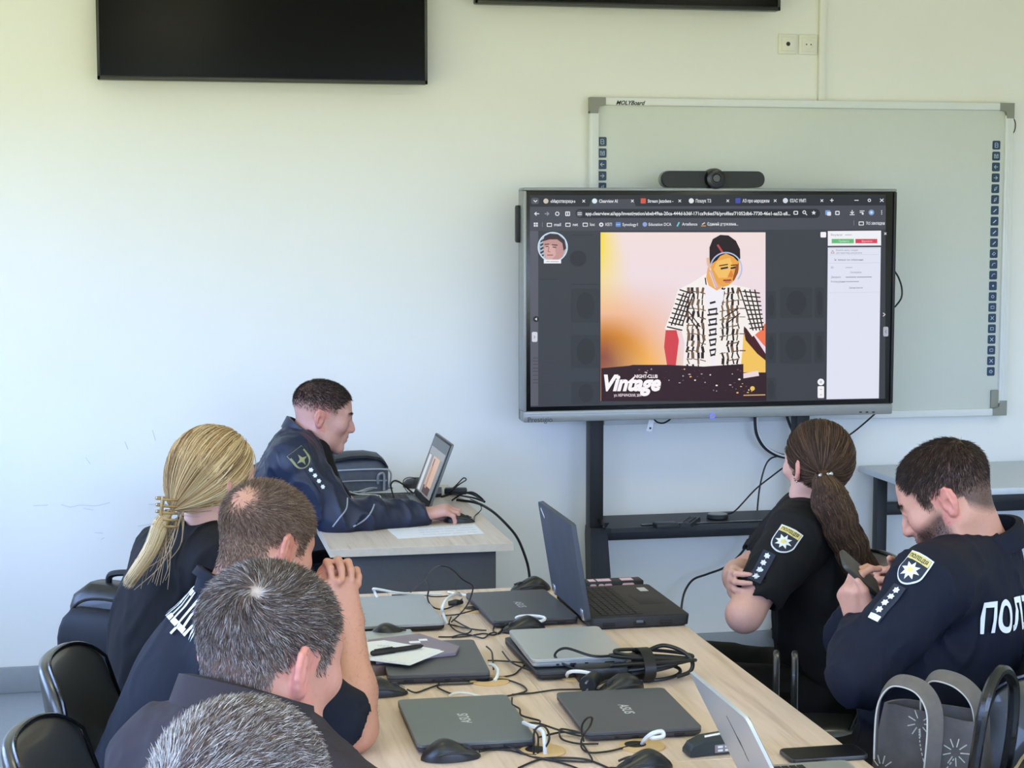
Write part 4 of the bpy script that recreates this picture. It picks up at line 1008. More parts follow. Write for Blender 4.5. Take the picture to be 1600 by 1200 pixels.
# ------------------------------------------------------------------ presenter's desk and what is on it
DX0, DX1, DY0, DY1 = .545, 1.130, 5.47, 6.74
o = empty('presenter_desk', ((DX0 + DX1) / 2, (DY0 + DY1) / 2, 0), 'narrow oak-topped desk with a graphite end panel, where the presenting man sits', 'desk')
w_, d_ = DX1 - DX0, DY1 - DY0
M_oak2 = wood('pale_oak_laminate', (222, 208, 194), (212, 197, 181), (194, 177, 160), axis=1)
MB().box((0, 0, TZ - .0125), (w_, d_, .025), .0015, seg=1).obj('tabletop', M_oak2, o)
e = MB(); 
for s in (-1, 1): e.box((s * (w_ / 2 - .0004), 0, TZ - .0125), (.0018, d_ - .001, .0235)).box((0, s * (d_ / 2 - .0004), TZ - .0125), (w_ - .001, .0018, .0235))
e.obj('edge_band', M_oakedge, o)
MB().box((0, -d_ / 2 + .05, (TZ - .025) / 2), (.485, .022, TZ - .026), .001).obj('end_panel', M_panel, o)
MB().box((0, d_ / 2 - .05, (TZ - .025) / 2), (.485, .022, TZ - .026), .001).obj('end_panel', M_panel, o)
MB().box((.18, 0, .50), (.018, d_ - .14, .44), .001).obj('modesty_panel', M_panel, o)
# lit laptop
def pic_mesh():
    P = Paint(lambda V: np.c_[np.full(len(V), .0019), .15 - V[:, 0] * .30, .198 - V[:, 1] * .17], None, np.array([1.0, 0, 0]))
    def q(x0, y0, x1, y1, c): P.nxt(); P.put([(x0, y1), (x1, y1), (x1, y0), (x0, y0)], [(0, 1, 2, 3)], linv(c))
    q(0, 0, 1, 1, (150, 156, 164)); q(0, 0, 1, .16, (168, 174, 182)); q(.2, .16, .65, .97, (236, 200, 178)); q(.2, .8, .65, .97, (96, 72, 74)); q(.8, .18, .95, .98, (236, 238, 244)); q(.46, .35, .58, .85, (200, 160, 140)); q(.5, .2, .56, .36, (90, 66, 60))
    return P
laploc = (.955, 6.265, z0)
o, R, th = open_laptop(laploc, .250, .355, PI, .36, .245, 'open laptop with a lit screen on the presenter\'s desk', M_lapgrey, M_lapgrey, M_lapgrey, M_off, th=.016, lid_th=.008)
p = pic_mesh(); p.v = [(V @ R.T) + np.array([.004, 0, th * .8]) for V in p.v]
p.obj('screen_picture', emission_attr('laptop_picture', .75), o)

def mouse(loc, rz, label, cable_pts=None, m=None, sc=1.0):
    """local +x is the nose"""
    o = empty('computer_mouse', loc, label, 'mouse', rz)
    L, Wd, Hh = .116 * sc, .031 * sc, .038 * sc
    b = MB(); rings = []
    for t in np.linspace(0, 1, 17):
        x = -L / 2 + L * t
        prof = max(1 - abs(2 * t - 1) ** 2.6, 0) ** .45
        hgt = Hh * (math.sin(PI * min(1, .16 + .70 * t ** .85)) * .62 + .38 * math.exp(-((t - .36) / .30) ** 2)) * (max(prof, .18) ** .6)
        wd = Wd * (.90 + .10 * math.cos((t - .35) * 5)) * max(prof, .12)
        rings.append([(x, wd * math.copysign(abs(math.cos(a)) ** .62, math.cos(a)), .001 + hgt * max(0, math.copysign(abs(math.sin(a)) ** .75, math.sin(a)))) if a <= PI else (x, wd * .93 * math.cos(a), .001) for a in np.linspace(0, 2 * PI, 28, endpoint=False)])
    b.loft(rings); b.obj('shell', m or M_mouse, o, smooth=60)
    MB().cyl((L * .25, -.0035, Hh * .42), (L * .25, .0035, Hh * .42), .0105 * sc, 16).obj('scroll_wheel', M_dark, o)
    b = MB(); P = [(x, 0, Hh * z) for x, z in ((L * .02, .88), (L * .12, .76), (L * .34, .52), (L * .44, .38))]
    b.tube(smooth_path(P, 5), .0007, 5); b.obj('button_seam', M_port, o)
    for s in (-1, 1): 
        P = [(x, s * Wd * y, Hh * z) for x, y, z in ((-.03, .93, .42), (-.01, .985, .50), (.02, .95, .48), (.04, .86, .36))]
        MB().tube(smooth_path(P, 4), .0022, 6).obj('side_grip', M_dark, o)
    if cable_pts is not None:
        c0 = np.array(loc); ca, sa = math.cos(rz), math.sin(rz)
        W = [c0 + [ca * L * .48, sa * L * .48, .010]] + [np.asarray(p) for p in cable_pts]
        P = (smooth_path(np.array(W), 7) - c0) @ np.array([[ca, -sa, 0], [sa, ca, 0], [0, 0, 1]])
        MB().tube(P, .0019, 6).obj('mouse_cable', M_cable, o)
    return o
M_mouse = mat('mouse_black', (30, 31, 32), 0.38, var=0.06)
T = lambda x, y, h=.003: hz(x, y, TZ + h)
mouse((.553, 3.272, TZ), 0.0, 'large black mouse in the left foreground in front of the grey laptop', [T(770, 1171), T(800, 1173), T(830, 1182), T(865, 1189), T(890, 1196), T(905, 1202)])
mouse((.482, 3.755, TZ), -.08, 'black mouse beside the bent forearm of the man with clasped hands', [T(650, 1082), T(668, 1076), T(688, 1070), T(715, 1069), T(742, 1067), T(766, 1060), T(800, 1055), T(812, 1046), T(822, 1038)])
mouse((.572, 4.262, TZ), -.25, 'black mouse between the far left laptop and the silver drive', [T(645, 994), T(660, 998), T(672, 999)])
mouse((.908, 4.275, TZ), PI + .15, 'black mouse just behind the silver stacked laptop', [T(780, 990), T(771, 986), T(773, 978), T(781, 976), T(784, 984), T(772, 992), T(755, 990), T(730, 994), T(706, 996)])
mouse((1.030, 4.752, TZ), PI + .1, 'black mouse at the far edge of the tables beyond the slate laptop', None)
mouse((1.000, 3.680, TZ), PI + .35, 'black mouse between the charger bundle and the brown-grey laptop', [T(920, 1077), T(895, 1077), T(866, 1078), T(830, 1083), T(800, 1085)])
mouse((.895, 3.128, TZ), PI + .1, 'black mouse cropped by the bottom edge in front of the near right grommet', [T(950, 1200), T(930, 1206)])
mouse((1.028, 5.893, TZ), -.25, 'black mouse under the presenter\'s right hand', [hz(742, 806, TZ + .003), hz(752, 796, TZ + .003), hz(748, 786, TZ + .003), hz(735, 780, TZ + .003)], sc=.92)

# papers, pen, drive, planner
M_paper = mat('white_paper', (236, 238, 242), 0.7, var=0.01)
M_ink = mat('faint_print', (170, 180, 200), 0.7, var=0.05)
M_inkd = mat('dark_print', (84, 80, 92), 0.7, var=0.2, vscale=200)
M_mauve = mat('mauve_cover', (136, 124, 138), 0.55, var=0.04)
M_brown = mat('brown_leather', (112, 96, 96), 0.55, var=0.08, bump=.2)
zl = TZ + .0235
def flat(name, pts, z, th, m, label, cat, parent=None):
    P = np.array([hz(x, y, z)[:2] for x, y in pts]); c = P.mean(0)
    a = P - c
    if np.cross(a[1] - a[0], a[2] - a[1]) < 0: a = a[::-1]
    b = MB().prism(a.tolist(), 0, th); o = b.obj(name, m, None, None); o.location = (c[0], c[1], z); tag(o, label, cat)
    return o, c
o, c = flat('planner', [(520, 1046), (560, 1062), (622, 1050), (604, 1030), (560, 1030)], TZ + .001, .020, M_brown, 'brown planner mostly hidden by the white papers and forearm', 'planner')
o, c = flat('notebook', [(588, 1038), (712, 1024), (718, 1014), (655, 994), (575, 1004)], zl, .007, M_mauve, 'mauve notebook under the white papers, with two pale stickers', 'notebook')
for px, py, w_, h_ in ((648, 1003, .026, .018), (661, 999.5, .02, .018)):
    s = hz(px, py, zl + .0075); MB().box((s[0] - c[0], s[1] - c[1], .0073), (w_, h_, .0006)).obj('pale_sticker', M_paper, o)
for i, pts in enumerate((((545, 1028), (556, 1010), (597, 1004), (694, 1018), (640, 1040)), ((542, 1024), (552, 1006), (600, 1001), (688, 1016), (634, 1036)))):
    o, c = flat('paper_sheet', pts, zl + .0074 + i * .0016, .0012, M_paper, ('lower white sheet poking out under the top sheet of notes', 'top white sheet of notes lying under the black pen')[i], 'paper')
    if i:
        t = MB()
        for k in range(5):
            P = [hz(590 + k * 5 + j * 3, 1008 + k * 2 + (j % 2) * 1.6, zl + .0103) - [c[0], c[1], zl + .009] for j in range(7)]; t.tube(P, .0006, 4)
        t.obj('handwriting', M_ink, o)
a, b_ = hz(580, 1021, zl + .017), hz(661, 1009, zl + .017)
o = empty('pen', tuple((a + b_) / 2), 'black capped pen lying on the white papers', 'pen'); m_ = (a + b_) / 2; dirp = unit(b_ - a)
MB().tube([a - m_, a - m_ + dirp * .004, a - m_ + dirp * .06], [.0048, .0065, .0068], 14).obj('cap', M_black, o)
MB().tube([a - m_ + dirp * .058, b_ - m_ - dirp * .022, b_ - m_ - dirp * .006, b_ - m_], [.0058, .0056, .0046, .0018], 14).obj('barrel', M_black, o)
MB().tube([a - m_ + dirp * .008 + [0, 0, .0075], a - m_ + dirp * .055 + [0, 0, .0078]], .0014, 6).obj('clip', M_dark, o)
c = hz(590, 993, TZ); o = empty('silver_drive', (.515, 4.205, TZ), 'flat silver drive with openings along its edge, beside the bent forearm', 'drive', rz=.03)
MB().box((0, 0, .009), (.215, .12, .018), .003).obj('casing', mat('drive_dark', (120, 106, 104), .45, var=.05), o); MB().box((0, 0, .0185), (.217, .122, .005), .002).obj('top_plate', M_lapsil, o)
for x in (.02, .055): MB().box((x, -.0602, .008), (.024, .002, .008), .001).obj('opening', M_logow, o)
MB().box((-.005, -.0602, .008), (.012, .002, .009), .001).obj('opening', M_port, o)

# printed sheets and folder on the desk
def sheet(name, pts, z, label, m=None, th=.0008):
    o, c = flat(name, pts, z, th, m or M_paper, label, 'paper'); return o, c
o, c = sheet('paper_sheet', [(605, 827), (741, 819), (757, 834), (622, 842)], TZ + .0006, 'white printed sheet on the front corner of the presenter\'s desk')
t = MB()
for r in range(4):
    for k in range(34):
        P = hz(652 + k * 2.6 + r * 2.4, 824.8 + r * 3.6 - k * .14, TZ + .0016) - [c[0], c[1], TZ + .0006]
        if (k * 7 + r * 3) % 9: t.box(P, (.0042, .004, .0003))
t.obj('print_lines', M_ink, o)
o, c = flat('folder', [(548, 778), (566, 764), (690, 766), (690, 776), (640, 781)], TZ + .0005, .012, M_lapblk, 'black folder lying under the printed sheet on the presenter\'s desk', 'folder')
o, c = sheet('paper_sheet', [(566, 771), (556, 757), (662, 755), (660, 768), (620, 770)], TZ + .014, 'printed sheet with small pictures, behind the presenter\'s laptop')
for x, y, w_, h_ in ((568, 764.5, .045, .075), (593, 763, .04, .05), (609, 762.4, .024, .03)):
    s = hz(x, y, TZ + .0152) - [c[0], c[1], TZ + .014]; MB().box((s[0], s[1], .0010), (w_, h_, .0004)).obj('printed_picture', M_inkd, o)
cable('white_cable', [hz(546, 768, TZ + .02), hz(560, 772, TZ + .02), hz(590, 774, TZ + .018), hz(596, 779, TZ + .02), hz(604, 785, TZ + .022)], .003, M_wcable, 'white cable running beside the presenter\'s laptop keyboard')
cable('laptop_cable', [hz(616, 780, TZ + .02), hz(612, 766, TZ + .05), hz(611, 756, TZ + .075), hz(618, 751, TZ + .085), hz(630, 757, TZ + .06), hz(640, 766, TZ + .03), hz(648, 772, TZ + .018)], .0032, M_cable, 'black cable looping up behind the presenter\'s laptop keyboard')
cable('thin_cable', [hz(640, 772, TZ + .02), hz(631, 760, TZ + .03), hz(631, 750, TZ + .05), hz(640, 746, TZ + .06), hz(655, 748, TZ + .04)], .0018, M_cable, 'thin black cable curling by the grey puck on the presenter\'s desk')
c = hz(650, 756, TZ); o = empty('desk_speaker', (c[0] - .02, 6.62, TZ), 'dark rounded puck behind the presenter\'s laptop', 'speaker')
b = MB(); b.tube([(0, 0, 0), (0, 0, .004), (0, 0, .030), (0, 0, .042), (0, 0, .047)], [.050, .056, .054, .042, .02], 32); b.obj('body', M_dark, o); MB().tube([(0, 0, .047), (0, 0, .0485)], [.018, .016], 20).obj('button', M_black, o)
B_ = lambda x, y, h=.004: hz(x, y, TZ + h)
for pts, r, lab in (([B_(706, 782), B_(722, 772, .03), B_(740, 770, .03), B_(756, 783), B_(740, 778, .02), B_(718, 774, .01), B_(700, 770)], .0035, 'thick black cable heaped beside the presenter\'s laptop lid'),
                    ([B_(700, 772), B_(716, 758, .05), B_(728, 750, .06), B_(724, 747, .07), B_(714, 757, .05), B_(704, 766)], .0025, 'black cable standing up in a thin loop beside the laptop lid on the desk'),
                    ([B_(690, 776), B_(715, 769), B_(738, 772), B_(757, 784)], .0045, 'black cable lying along the right edge of the presenter\'s desk'),
                    ([B_(714, 781), B_(745, 786), B_(768, 798, .004), hy(790, 818, 5.95), hy(808, 840, 5.95), hy(820, 868, 5.95), hy(826, 890, 5.95), hy(828, 915, 5.95), hy(829, 960, 5.95)], .0048, 'black cable hanging over the right edge of the presenter\'s desk')):
    cable('desk_cable', pts, r, M_cable, lab)
o = MB().box((0, 0, .012), (.085, .035, .024), .006).obj('adapter', M_cable); c = hz(712, 772, TZ); o.location = (c[0], c[1], TZ); o.rotation_euler = (0, 0, -.2); tag(o, 'black power adapter among the cables beside the presenter\'s laptop', 'adapter')

# ------------------------------------------------------------------ charger bundle
o = empty('charger_bundle', (1.055, 3.765, TZ), 'black power adapter with its cable coiled and strapped, on the right row of tables', 'charger')
O_ = np.array([1.055, 3.765, TZ])
MB().box((-.075, .01, .018), (.115, .052, .034), .006).obj('power_brick', M_cable, o)
M_ccable = mat('coil_cable', (20, 21, 21), 0.42, var=.1)
rr = random.Random(3)
for k in range(6):
    a_, b2 = .088 + rr.uniform(-.018, .014), .036 + rr.uniform(-.012, .012); cx_, cy_, cz_ = .035 + rr.uniform(-.02, .02), rr.uniform(-.02, .02), .012 + .008 * k
    P = [(cx_ + a_ * math.cos(t), cy_ + b2 * math.sin(t), cz_ + .010 * math.sin(t * 1 + k) + .004) for t in np.linspace(0, 2 * PI, 40, endpoint=False)]
    MB().tube(P, .0042, 7, closed=True).obj('cable_coil', M_ccable, o)
b = MB(); ring = [(0.02 + .0, .055 * math.cos(t), .034 + .034 * math.sin(t)) for t in np.linspace(0, 2 * PI, 30, endpoint=False)]
b.loft([[(x + dx, y * s, .034 + (z - .034) * s) for x, y, z in ring] for dx, s in ((-.012, 1.0), (-.012, 1.08), (.014, 1.08), (.014, 1.0))], closed=True, cap=False); b.obj('strap', M_black, o)
P = smooth_path([(-.12, .02, .02), (-.15, .05, .03), (-.17, .06, .05), (-.15, .04, .07), (-.10, .0, .06), (-.05, .01, .055), (.0, .0, .06)], 8); MB().tube(P, .003, 6).obj('thin_lead', M_ccable, o)
P = smooth_path([(.02, .0, .06), (.07, .02, .07), (.11, .0, .06), (.128, -.02, .04), (.12, -.03, .02), (.09, -.03, .01)], 8); MB().tube(P, .0048, 7).obj('plug_lead', M_ccable, o)
c = hz(920, 1068, TZ + .02) - O_
MB().tube([c + [-.006, -.012, 0], c + [-.002, -.004, 0], c + [.02, .03, .002], c + [.035, .045, .004]], [.0185, .0195, .017, .007], 20).obj('plug', M_ccable, o)
for s in (-1, 1): MB().cyl(c + [-.006, -.013, s * .0095], c + [-.014, -.030, s * .0095], .0024, 10).obj('pin', M_chrome, o)

# ------------------------------------------------------------------ white and black cables on the tables
def lay(pts): return [hz(x, y, TZ + h) for x, y, h in pts]
for pts, r, lab in (([(590, 934, .02), (585, 924, .035), (584, 920, .045), (598, 922, .04), (620, 926, .03), (650, 928, .015), (690, 928, .006)], .0036, 'flat white cable standing up behind the far left laptop'),
                    ([(698, 975, .004), (692, 958, .03), (691, 950, .045), (698, 936, .06), (712, 928, .05), (720, 930, .03)], .004, 'white cable arching between the two far laptops'),
                    ([(806, 966, .024), (812, 963, .03), (830, 962, .032), (848, 964, .03), (851, 968, .025), (842, 971, .022), (836, 968, .022)], .004, 'white cable loop on the front edge of the slate laptop'),
                    ([(765, 1038, .018), (772, 1040, .02), (778, 1048, .018), (776, 1058, .01), (772, 1064, .004)], .004, 'white cable end at the grommet by the papers laptop'),
                    ([(886, 1058, .004), (887, 1052, .02), (896, 1049, .028), (912, 1050, .03), (926, 1053, .03)], .0042, 'white cable end rising below the stacked silver laptop'),
                    ([(1003, 1163, .004), (1008, 1155, .02), (1020, 1146, .036), (1034, 1143, .038), (1036, 1150, .03), (1022, 1153, .028), (1014, 1152, .022)], .0044, 'white cable loop at the front edge of the brown-grey laptop'),
                    ([(852, 1178, .004), (851, 1160, .03), (849, 1145, .045), (842, 1138, .05), (830, 1134, .045), (818, 1129, .03)], .0042, 'white cable rising from the grommet near the big mouse'),
                    ([(702, 1087, .006), (712, 1083, .012), (728, 1083, .014), (745, 1087, .008), (756, 1090, .004)], .003, 'pale cable lying behind the grey laptop'),
                    ([(700, 925, .004), (740, 931, .010), (770, 925, .006)], .003, 'pale cable near the far edge between the rows')):
    cable('white_cable', lay(pts), r, M_wcable, lab, group='short white cables')
BL = (([(640, 927, .004), (664, 905, .09), (676, 890, .15), (690, 884, .18), (706, 890, .16), (722, 905, .12), (737, 914, .10), (738, 925, .08), (730, 945, .045), (718, 960, .02), (705, 972, .004)], .0019, 'thin grey-black cable arching highest above the far laptops'),
      ([(664, 906, .06), (670, 918, .05), (668, 935, .03), (676, 948, .015), (690, 952, .006), (706, 948, .006), (722, 936, .01)], .0022, 'dark cable curling between the far left laptop and its white arch'),
      ([(612, 930, .004), (640, 929, .006), (655, 928, .006), (676, 932, .006), (700, 931, .006), (718, 926, .006)], .0019, 'thin black cable crossing behind the far left laptop'),
      ([(690, 962, .004), (715, 960, .006), (742, 953, .012), (760, 950, .012), (770, 950, .01)], .0019, 'thin black cable crossing the central gap of the far laptops'),
      ([(705, 964, .02), (702, 974, .012), (712, 985, .004), (728, 990, .004), (736, 984, .006), (722, 976, .01), (708, 968, .012)], .0019, 'small black cable loop beside the far left grommet'),
      ([(700, 975, .004), (722, 980, .004), (745, 984, .004), (760, 985, .004)], .0019, 'thin black cable in front of the far left grommet'),
      ([(685, 995, .003), (705, 995, .003), (718, 992, .004), (735, 992, .004), (755, 997, .004), (765, 990, .004), (776, 988, .006)], .0019, 'thin black cable behind the papers laptop'),
      ([(686, 1068, .003), (684, 1074, .004), (700, 1082, .004), (708, 1084, .003)], .0019, 'short black cable in front of the papers laptop'),
      ([(766, 1062, .006), (790, 1062, .004), (812, 1069, .004), (822, 1076, .004), (820, 1081, .004), (800, 1086, .004), (788, 1088, .004)], .002, 'black cable bending right beside the papers laptop grommet'),
      ([(760, 1010, .015), (768, 1018, .015), (770, 1032, .012), (771, 1046, .010)], .002, 'short dark cable along the right edge of the papers laptop'),
      ([(762, 1032, .006), (790, 1033, .006), (820, 1036, .006), (826, 1038, .006)], .0019, 'thin black cable crossing towards the stacked silver laptop'),
      ([(785, 1018, .02), (798, 1034, .018), (816, 1043, .012), (830, 1048, .008), (845, 1056, .006)], .002, 'pale-lit dark cable along the left edge of the black stacked laptop'),
      ([(800, 1090, .015), (800, 1100, .02), (806, 1104, .02), (812, 1108, .02), (814, 1117, .015), (828, 1122, .01), (843, 1126, .01), (843, 1130, .01)], .002, 'dark cable wriggling along the right side of the grey laptop'),
      ([(818, 1130, .03), (840, 1130, .03), (865, 1138, .015), (890, 1146, .008), (908, 1150, .008)], .0021, 'black cable joining the two near laptops'),
      ([(834, 1178, .004), (834, 1150, .04), (838, 1138, .055), (848, 1134, .06), (856, 1142, .055), (858, 1156, .04), (850, 1170, .015), (838, 1176, .004)], .0021, 'black cable loop standing in the grommet near the big mouse'),
      ([(840, 1178, .004), (841, 1160, .02), (840, 1148, .03), (834, 1140, .03)], .0019, 'thin dark cable standing inside the grommet loop'),
      ([(842, 1152, .01), (862, 1147, .008), (880, 1144, .008), (908, 1145, .01), (878, 1139, .012), (874, 1146, .01), (880, 1156, .006), (905, 1162, .004), (935, 1162, .004)], .0021, 'black cable tangle left of the brown-grey laptop'),
      ([(912, 1158, .02), (909, 1146, .04), (910, 1132, .06), (918, 1122, .075), (925, 1122, .08), (922, 1134, .06), (912, 1148, .03), (908, 1160, .015), (910, 1170, .006), (922, 1176, .004), (950, 1174, .004), (975, 1168, .004), (1000, 1160, .006)], .0021, 'black cable rising in a pointed loop beside the brown-grey laptop'),
      ([(810, 1200, .003), (845, 1186, .003), (880, 1184, .003), (912, 1186, .003), (932, 1192, .003), (955, 1202, .003)], .0021, 'black cable crossing the bottom edge left of the cropped mouse'),
      ([(745, 1150, .015), (800, 1168, .010), (820, 1178, .004), (838, 1180, .004)], .002, 'black cable from the laptop port to the grommet near the big mouse'),
      ([(908, 1160, .012), (925, 1186, .004), (916, 1190, .003), (890, 1189, .003), (862, 1187, .003), (835, 1183, .003)], .002, 'black cable curving under the pointed loop near the cropped mouse'),
      ([(870, 925, .004), (800, 930, .05), (760, 933, .03)], .002, 'x'),)
for pts, r, lab in BL[:-1]: cable('black_cable', lay(pts), r, M_cable, lab, group='thin black cables on the tables')
c = hz(712, 947, TZ); o = MB().tube([(-.02, 0, .008), (0, 0, .010), (.02, .01, .008)], [.006, .009, .005], 10).obj('cable_plug', M_cable); o.location = c; tag(o, 'small black cable plug between the two far laptops', 'plug')

# stapler, phone
c = T(1112, 1180, 0); o = empty('stapler', (1.062, 3.205, TZ), 'dark stapler half hidden behind the open silver laptop', 'stapler', rz=.10)
M_stap = mat('stapler_teal_black', (34, 42, 44), .4, var=.05)
b = MB(); b.loft([[(x, y, z) for y, z in ((-.019, .003), (-.019, hh * .8), (-.013, hh), (.013, hh), (.019, hh * .8), (.019, .003))] for x, hh in ((-.062, .014), (-.055, .026), (-.03, .036), (.03, .040), (.062, .036))]); b.obj('body', M_stap, o)
MB().box((.02, -.0195, .014), (.062, .003, .016), .001).obj('label_plate', mat('label_taupe', (120, 112, 108), .5), o)
b = MB()
for i in range(3):
    for j in range(2): b.box((.0 + i * .015, -.0215, .011 + j * .007), (.010, .001, .004))
b.obj('label_print', M_logow, o)
MB().tube([(-.03, -.012, .038), (.01, -.012, .042), (.03, -.012, .043)], .003, 8).obj('chrome_bar', M_chrome, o)
o = empty('smartphone', (1.258, 3.142, TZ), 'black smartphone lying face up at the right edge of the tables', 'phone', rz=.0)
b = MB(); b.loft([[(x * s, y * s, z) for x, y in rrect(.158, .076, .014, 6)] for z, s in ((.0, .96), (.002, 1), (.0075, 1), (.009, .985))]); b.obj('case', mat('phone_case', (58, 58, 60), .35, metal=.3), o)
MB().prism(rrect(.150, .069, .011, 6), .0088, .0096).obj('screen', mat('phone_glass', (9, 9, 10), .3, spec=.25, var=.3, vscale=30), o)
# ------------------------------------------------------------------ people
def frame_az(az, pitch=0.0, roll=0.0):
    """columns: right, forward, up; az in degrees from +x, pitch downwards"""
    a, p, r = math.radians(az), math.radians(pitch), math.radians(roll)
    f = np.array([math.cos(a) * math.cos(p), math.sin(a) * math.cos(p), -math.sin(p)])
    rt = np.array([math.sin(a), -math.cos(a), 0.0]); u = np.cross(rt, f)
    rt2 = rt * math.cos(r) + u * math.sin(r); u2 = np.cross(rt2, f)
    return np.stack([rt2, f, u2], 1)
def head_prims(s, C, R, sc=1.0, female=False, jaw=1.0):
    W = lambda x, y, z: C + R @ (np.array([x, y, z], float) * sc)
    def ell(c, r, Rl=None, k=.02, op='u'): s.ell(W(*c), np.array(r) * sc, R if Rl is None else R @ Rl, k * sc, op)
    def con(a, b, ra, rb=None, k=.012, op='u'): s.cone(W(*a), W(*b), ra * sc, (ra if rb is None else rb) * sc, k * sc, op)
    j = jaw
    ell((0, -.016, .042), (.0765, .097, .083), k=.02)
    ell((0, .022, .03), (.069, .072, .078), k=.03)
    ell((0, .034, -.035), (.058 * j, .056, .072), k=.03)
    for e in (-1, 1):
        con((e * .052 * j, -.008, -.048), (e * .048 * j, .022, -.078), .020, .019, .03)
        con((e * .048 * j, .022, -.078), (e * .012, .074, -.100), .019, .015, .03)
        ell((e * .043, .062, -.018), (.024, .022, .020), k=.03)
        con((e * .012, .086, .024), (e * .042, .074, .026), .010, .009, .02)
    ell((0, .079, -.100), (.019, .014, .014), k=.022)
    for e in (-1, 1): con((e * .030, .101, .006), (e * .034, .098, .006), .0125, .0125, .014, 's')
    con((0, .090, .018), (0, .106, -.012), .0075, .0095, .014); con((0, .106, -.012), (0, .113, -.026), .0095, .0115, .010); ell((0, .108, -.033), (.011, .010, .007), k=.006)
    for e in (-1, 1): ell((e * .0125, .101, -.030), (.0075, .011, .0075), k=.007); ell((e * .0065, .108, -.040), (.0035, .006, .0035), k=.003, op='s')
    ell((0, .088, -.058), (.024, .016, .020), k=.016)
    con((-.018, .090, -.0565), (.018, .090, -.0565), .0050, k=.006); con((-.006, .0985, -.0545), (.006, .0985, -.0545), .0052, k=.008)
    con((-.014, .091, -.0685), (.014, .091, -.0685), .0058, k=.006); con((-.005, .097, -.068), (.005, .097, -.068), .0058, k=.008)
    con((-.021, .101, -.0618), (.021, .101, -.0618), .0016, k=.005, op='s')
    for e in (-1, 1):   # eyelids
        A = [W(e * x, y, z) for x, y, z in ((.016, .083, .004), (.023, .0905, .0105), (.032, .0915, .0125), (.041, .086, .009), (.047, .078, .003))]
        s.chain(A, [.0032 * sc] * 5, .006 * sc)
        A = [W(e * x, y, z) for x, y, z in ((.016, .083, .003), (.024, .0885, -.0045), (.033, .089, -.006), (.042, .083, -.003), (.047, .078, .002))]
        s.chain(A, [.003 * sc] * 5, .006 * sc)
    for e in (-1, 1):   # ears: lie back from the cheek, rim, inner ridge, bowl, lobe
        E = lambda u, v, o=0.0: W(e * (.0745 + (-(u) * .38 + .004) + o), -.016 + u * .9, v * .9 - .006)
        s.ell(E(-.006, .002), np.array([.0070, .0145, .025]) * sc, R @ rotm(0, 0, -e * -.40), .008 * sc)
        rim = [E(.010, .004), E(.012, .020), E(.004, .031), E(-.010, .033), E(-.021, .024), E(-.024, .008), E(-.021, -.008), E(-.013, -.020), E(-.004, -.027)]
        s.chain(rim, [x * sc for x in (.0038, .0042, .0044, .0044, .0044, .0042, .0040, .0042, .0055)], .004 * sc)
        s.ball(E(.0, -.026), .0075 * sc, .006 * sc)
        s.ell(E(-.002, -.004, .0085), np.array([.008, .009, .012]) * sc, R, .004 * sc, 's')
        s.chain([E(-.012, .020, .006), E(-.014, .004, .007), E(-.010, -.012, .006)], [.0028 * sc] * 3, .004 * sc)
        s.ell(E(-.016, .010, .010), np.array([.005, .0032, .014]) * sc, R, .003 * sc, 's')
        s.cone(E(.010, -.006, .002), E(.009, -.012, .002), .0042 * sc, .004 * sc, .004 * sc)
def hand(s, Wp, d, n, right, curls, thumb, sc=1.0, spread=0.04):
    d = unit(d); n = unit(np.asarray(n, float) - d * (np.asarray(n, float) @ d)); side = np.cross(d, n) * (1 if right else -1)
    off = (.031, .0105, -.0105, -.029); ln = (.089, .093, .087, .078); fl = (.95, 1.05, .98, .78)
    tips = []
    for i in range(4):
        k0 = Wp + side * off[i] * .55 * sc + d * .012 * sc; kn = Wp + d * ln[i] * sc + side * off[i] * sc - n * (.004 if i in (1, 2) else .001) * sc
        s.cone(k0, kn, .0150 * sc, .0118 * sc, .020 * sc)
        a = 0.0; p = kn
        dd = unit(d + side * (1.5 - i) * spread)
        for q, (L, r0, r1) in enumerate(((.043, .0098, .0088), (.027, .0088, .0080), (.023, .0080, .0066))):
            a += curls[i][q]; v = dd * math.cos(a) + n * math.sin(a)
            p2 = p + v * L * fl[i] * sc; s.cone(p, p2, r0 * sc * (.9 if i == 3 else 1), r1 * sc * (.9 if i == 3 else 1), (.010 if q == 0 else .004) * sc); p = p2
        tips.append(p)
    p = Wp + d * .022 * sc + side * .024 * sc + n * .008 * sc
    s.cone(Wp + d * .01 * sc + side * .012 * sc, p, .017 * sc, .016 * sc, .02 * sc)
    for q, (L, r0, r1) in enumerate(((.042, .0155, .0115), (.033, .0112, .0100), (.027, .0100, .0072))):
        t = thumb[min(q, len(thumb) - 1)]; v = unit(d * t[0] + side * t[1] + n * t[2]); p2 = p + v * L * sc
        s.cone(p, p2, r0 * sc, r1 * sc, (.014 if q == 0 else .005) * sc); p = p2
    return tips
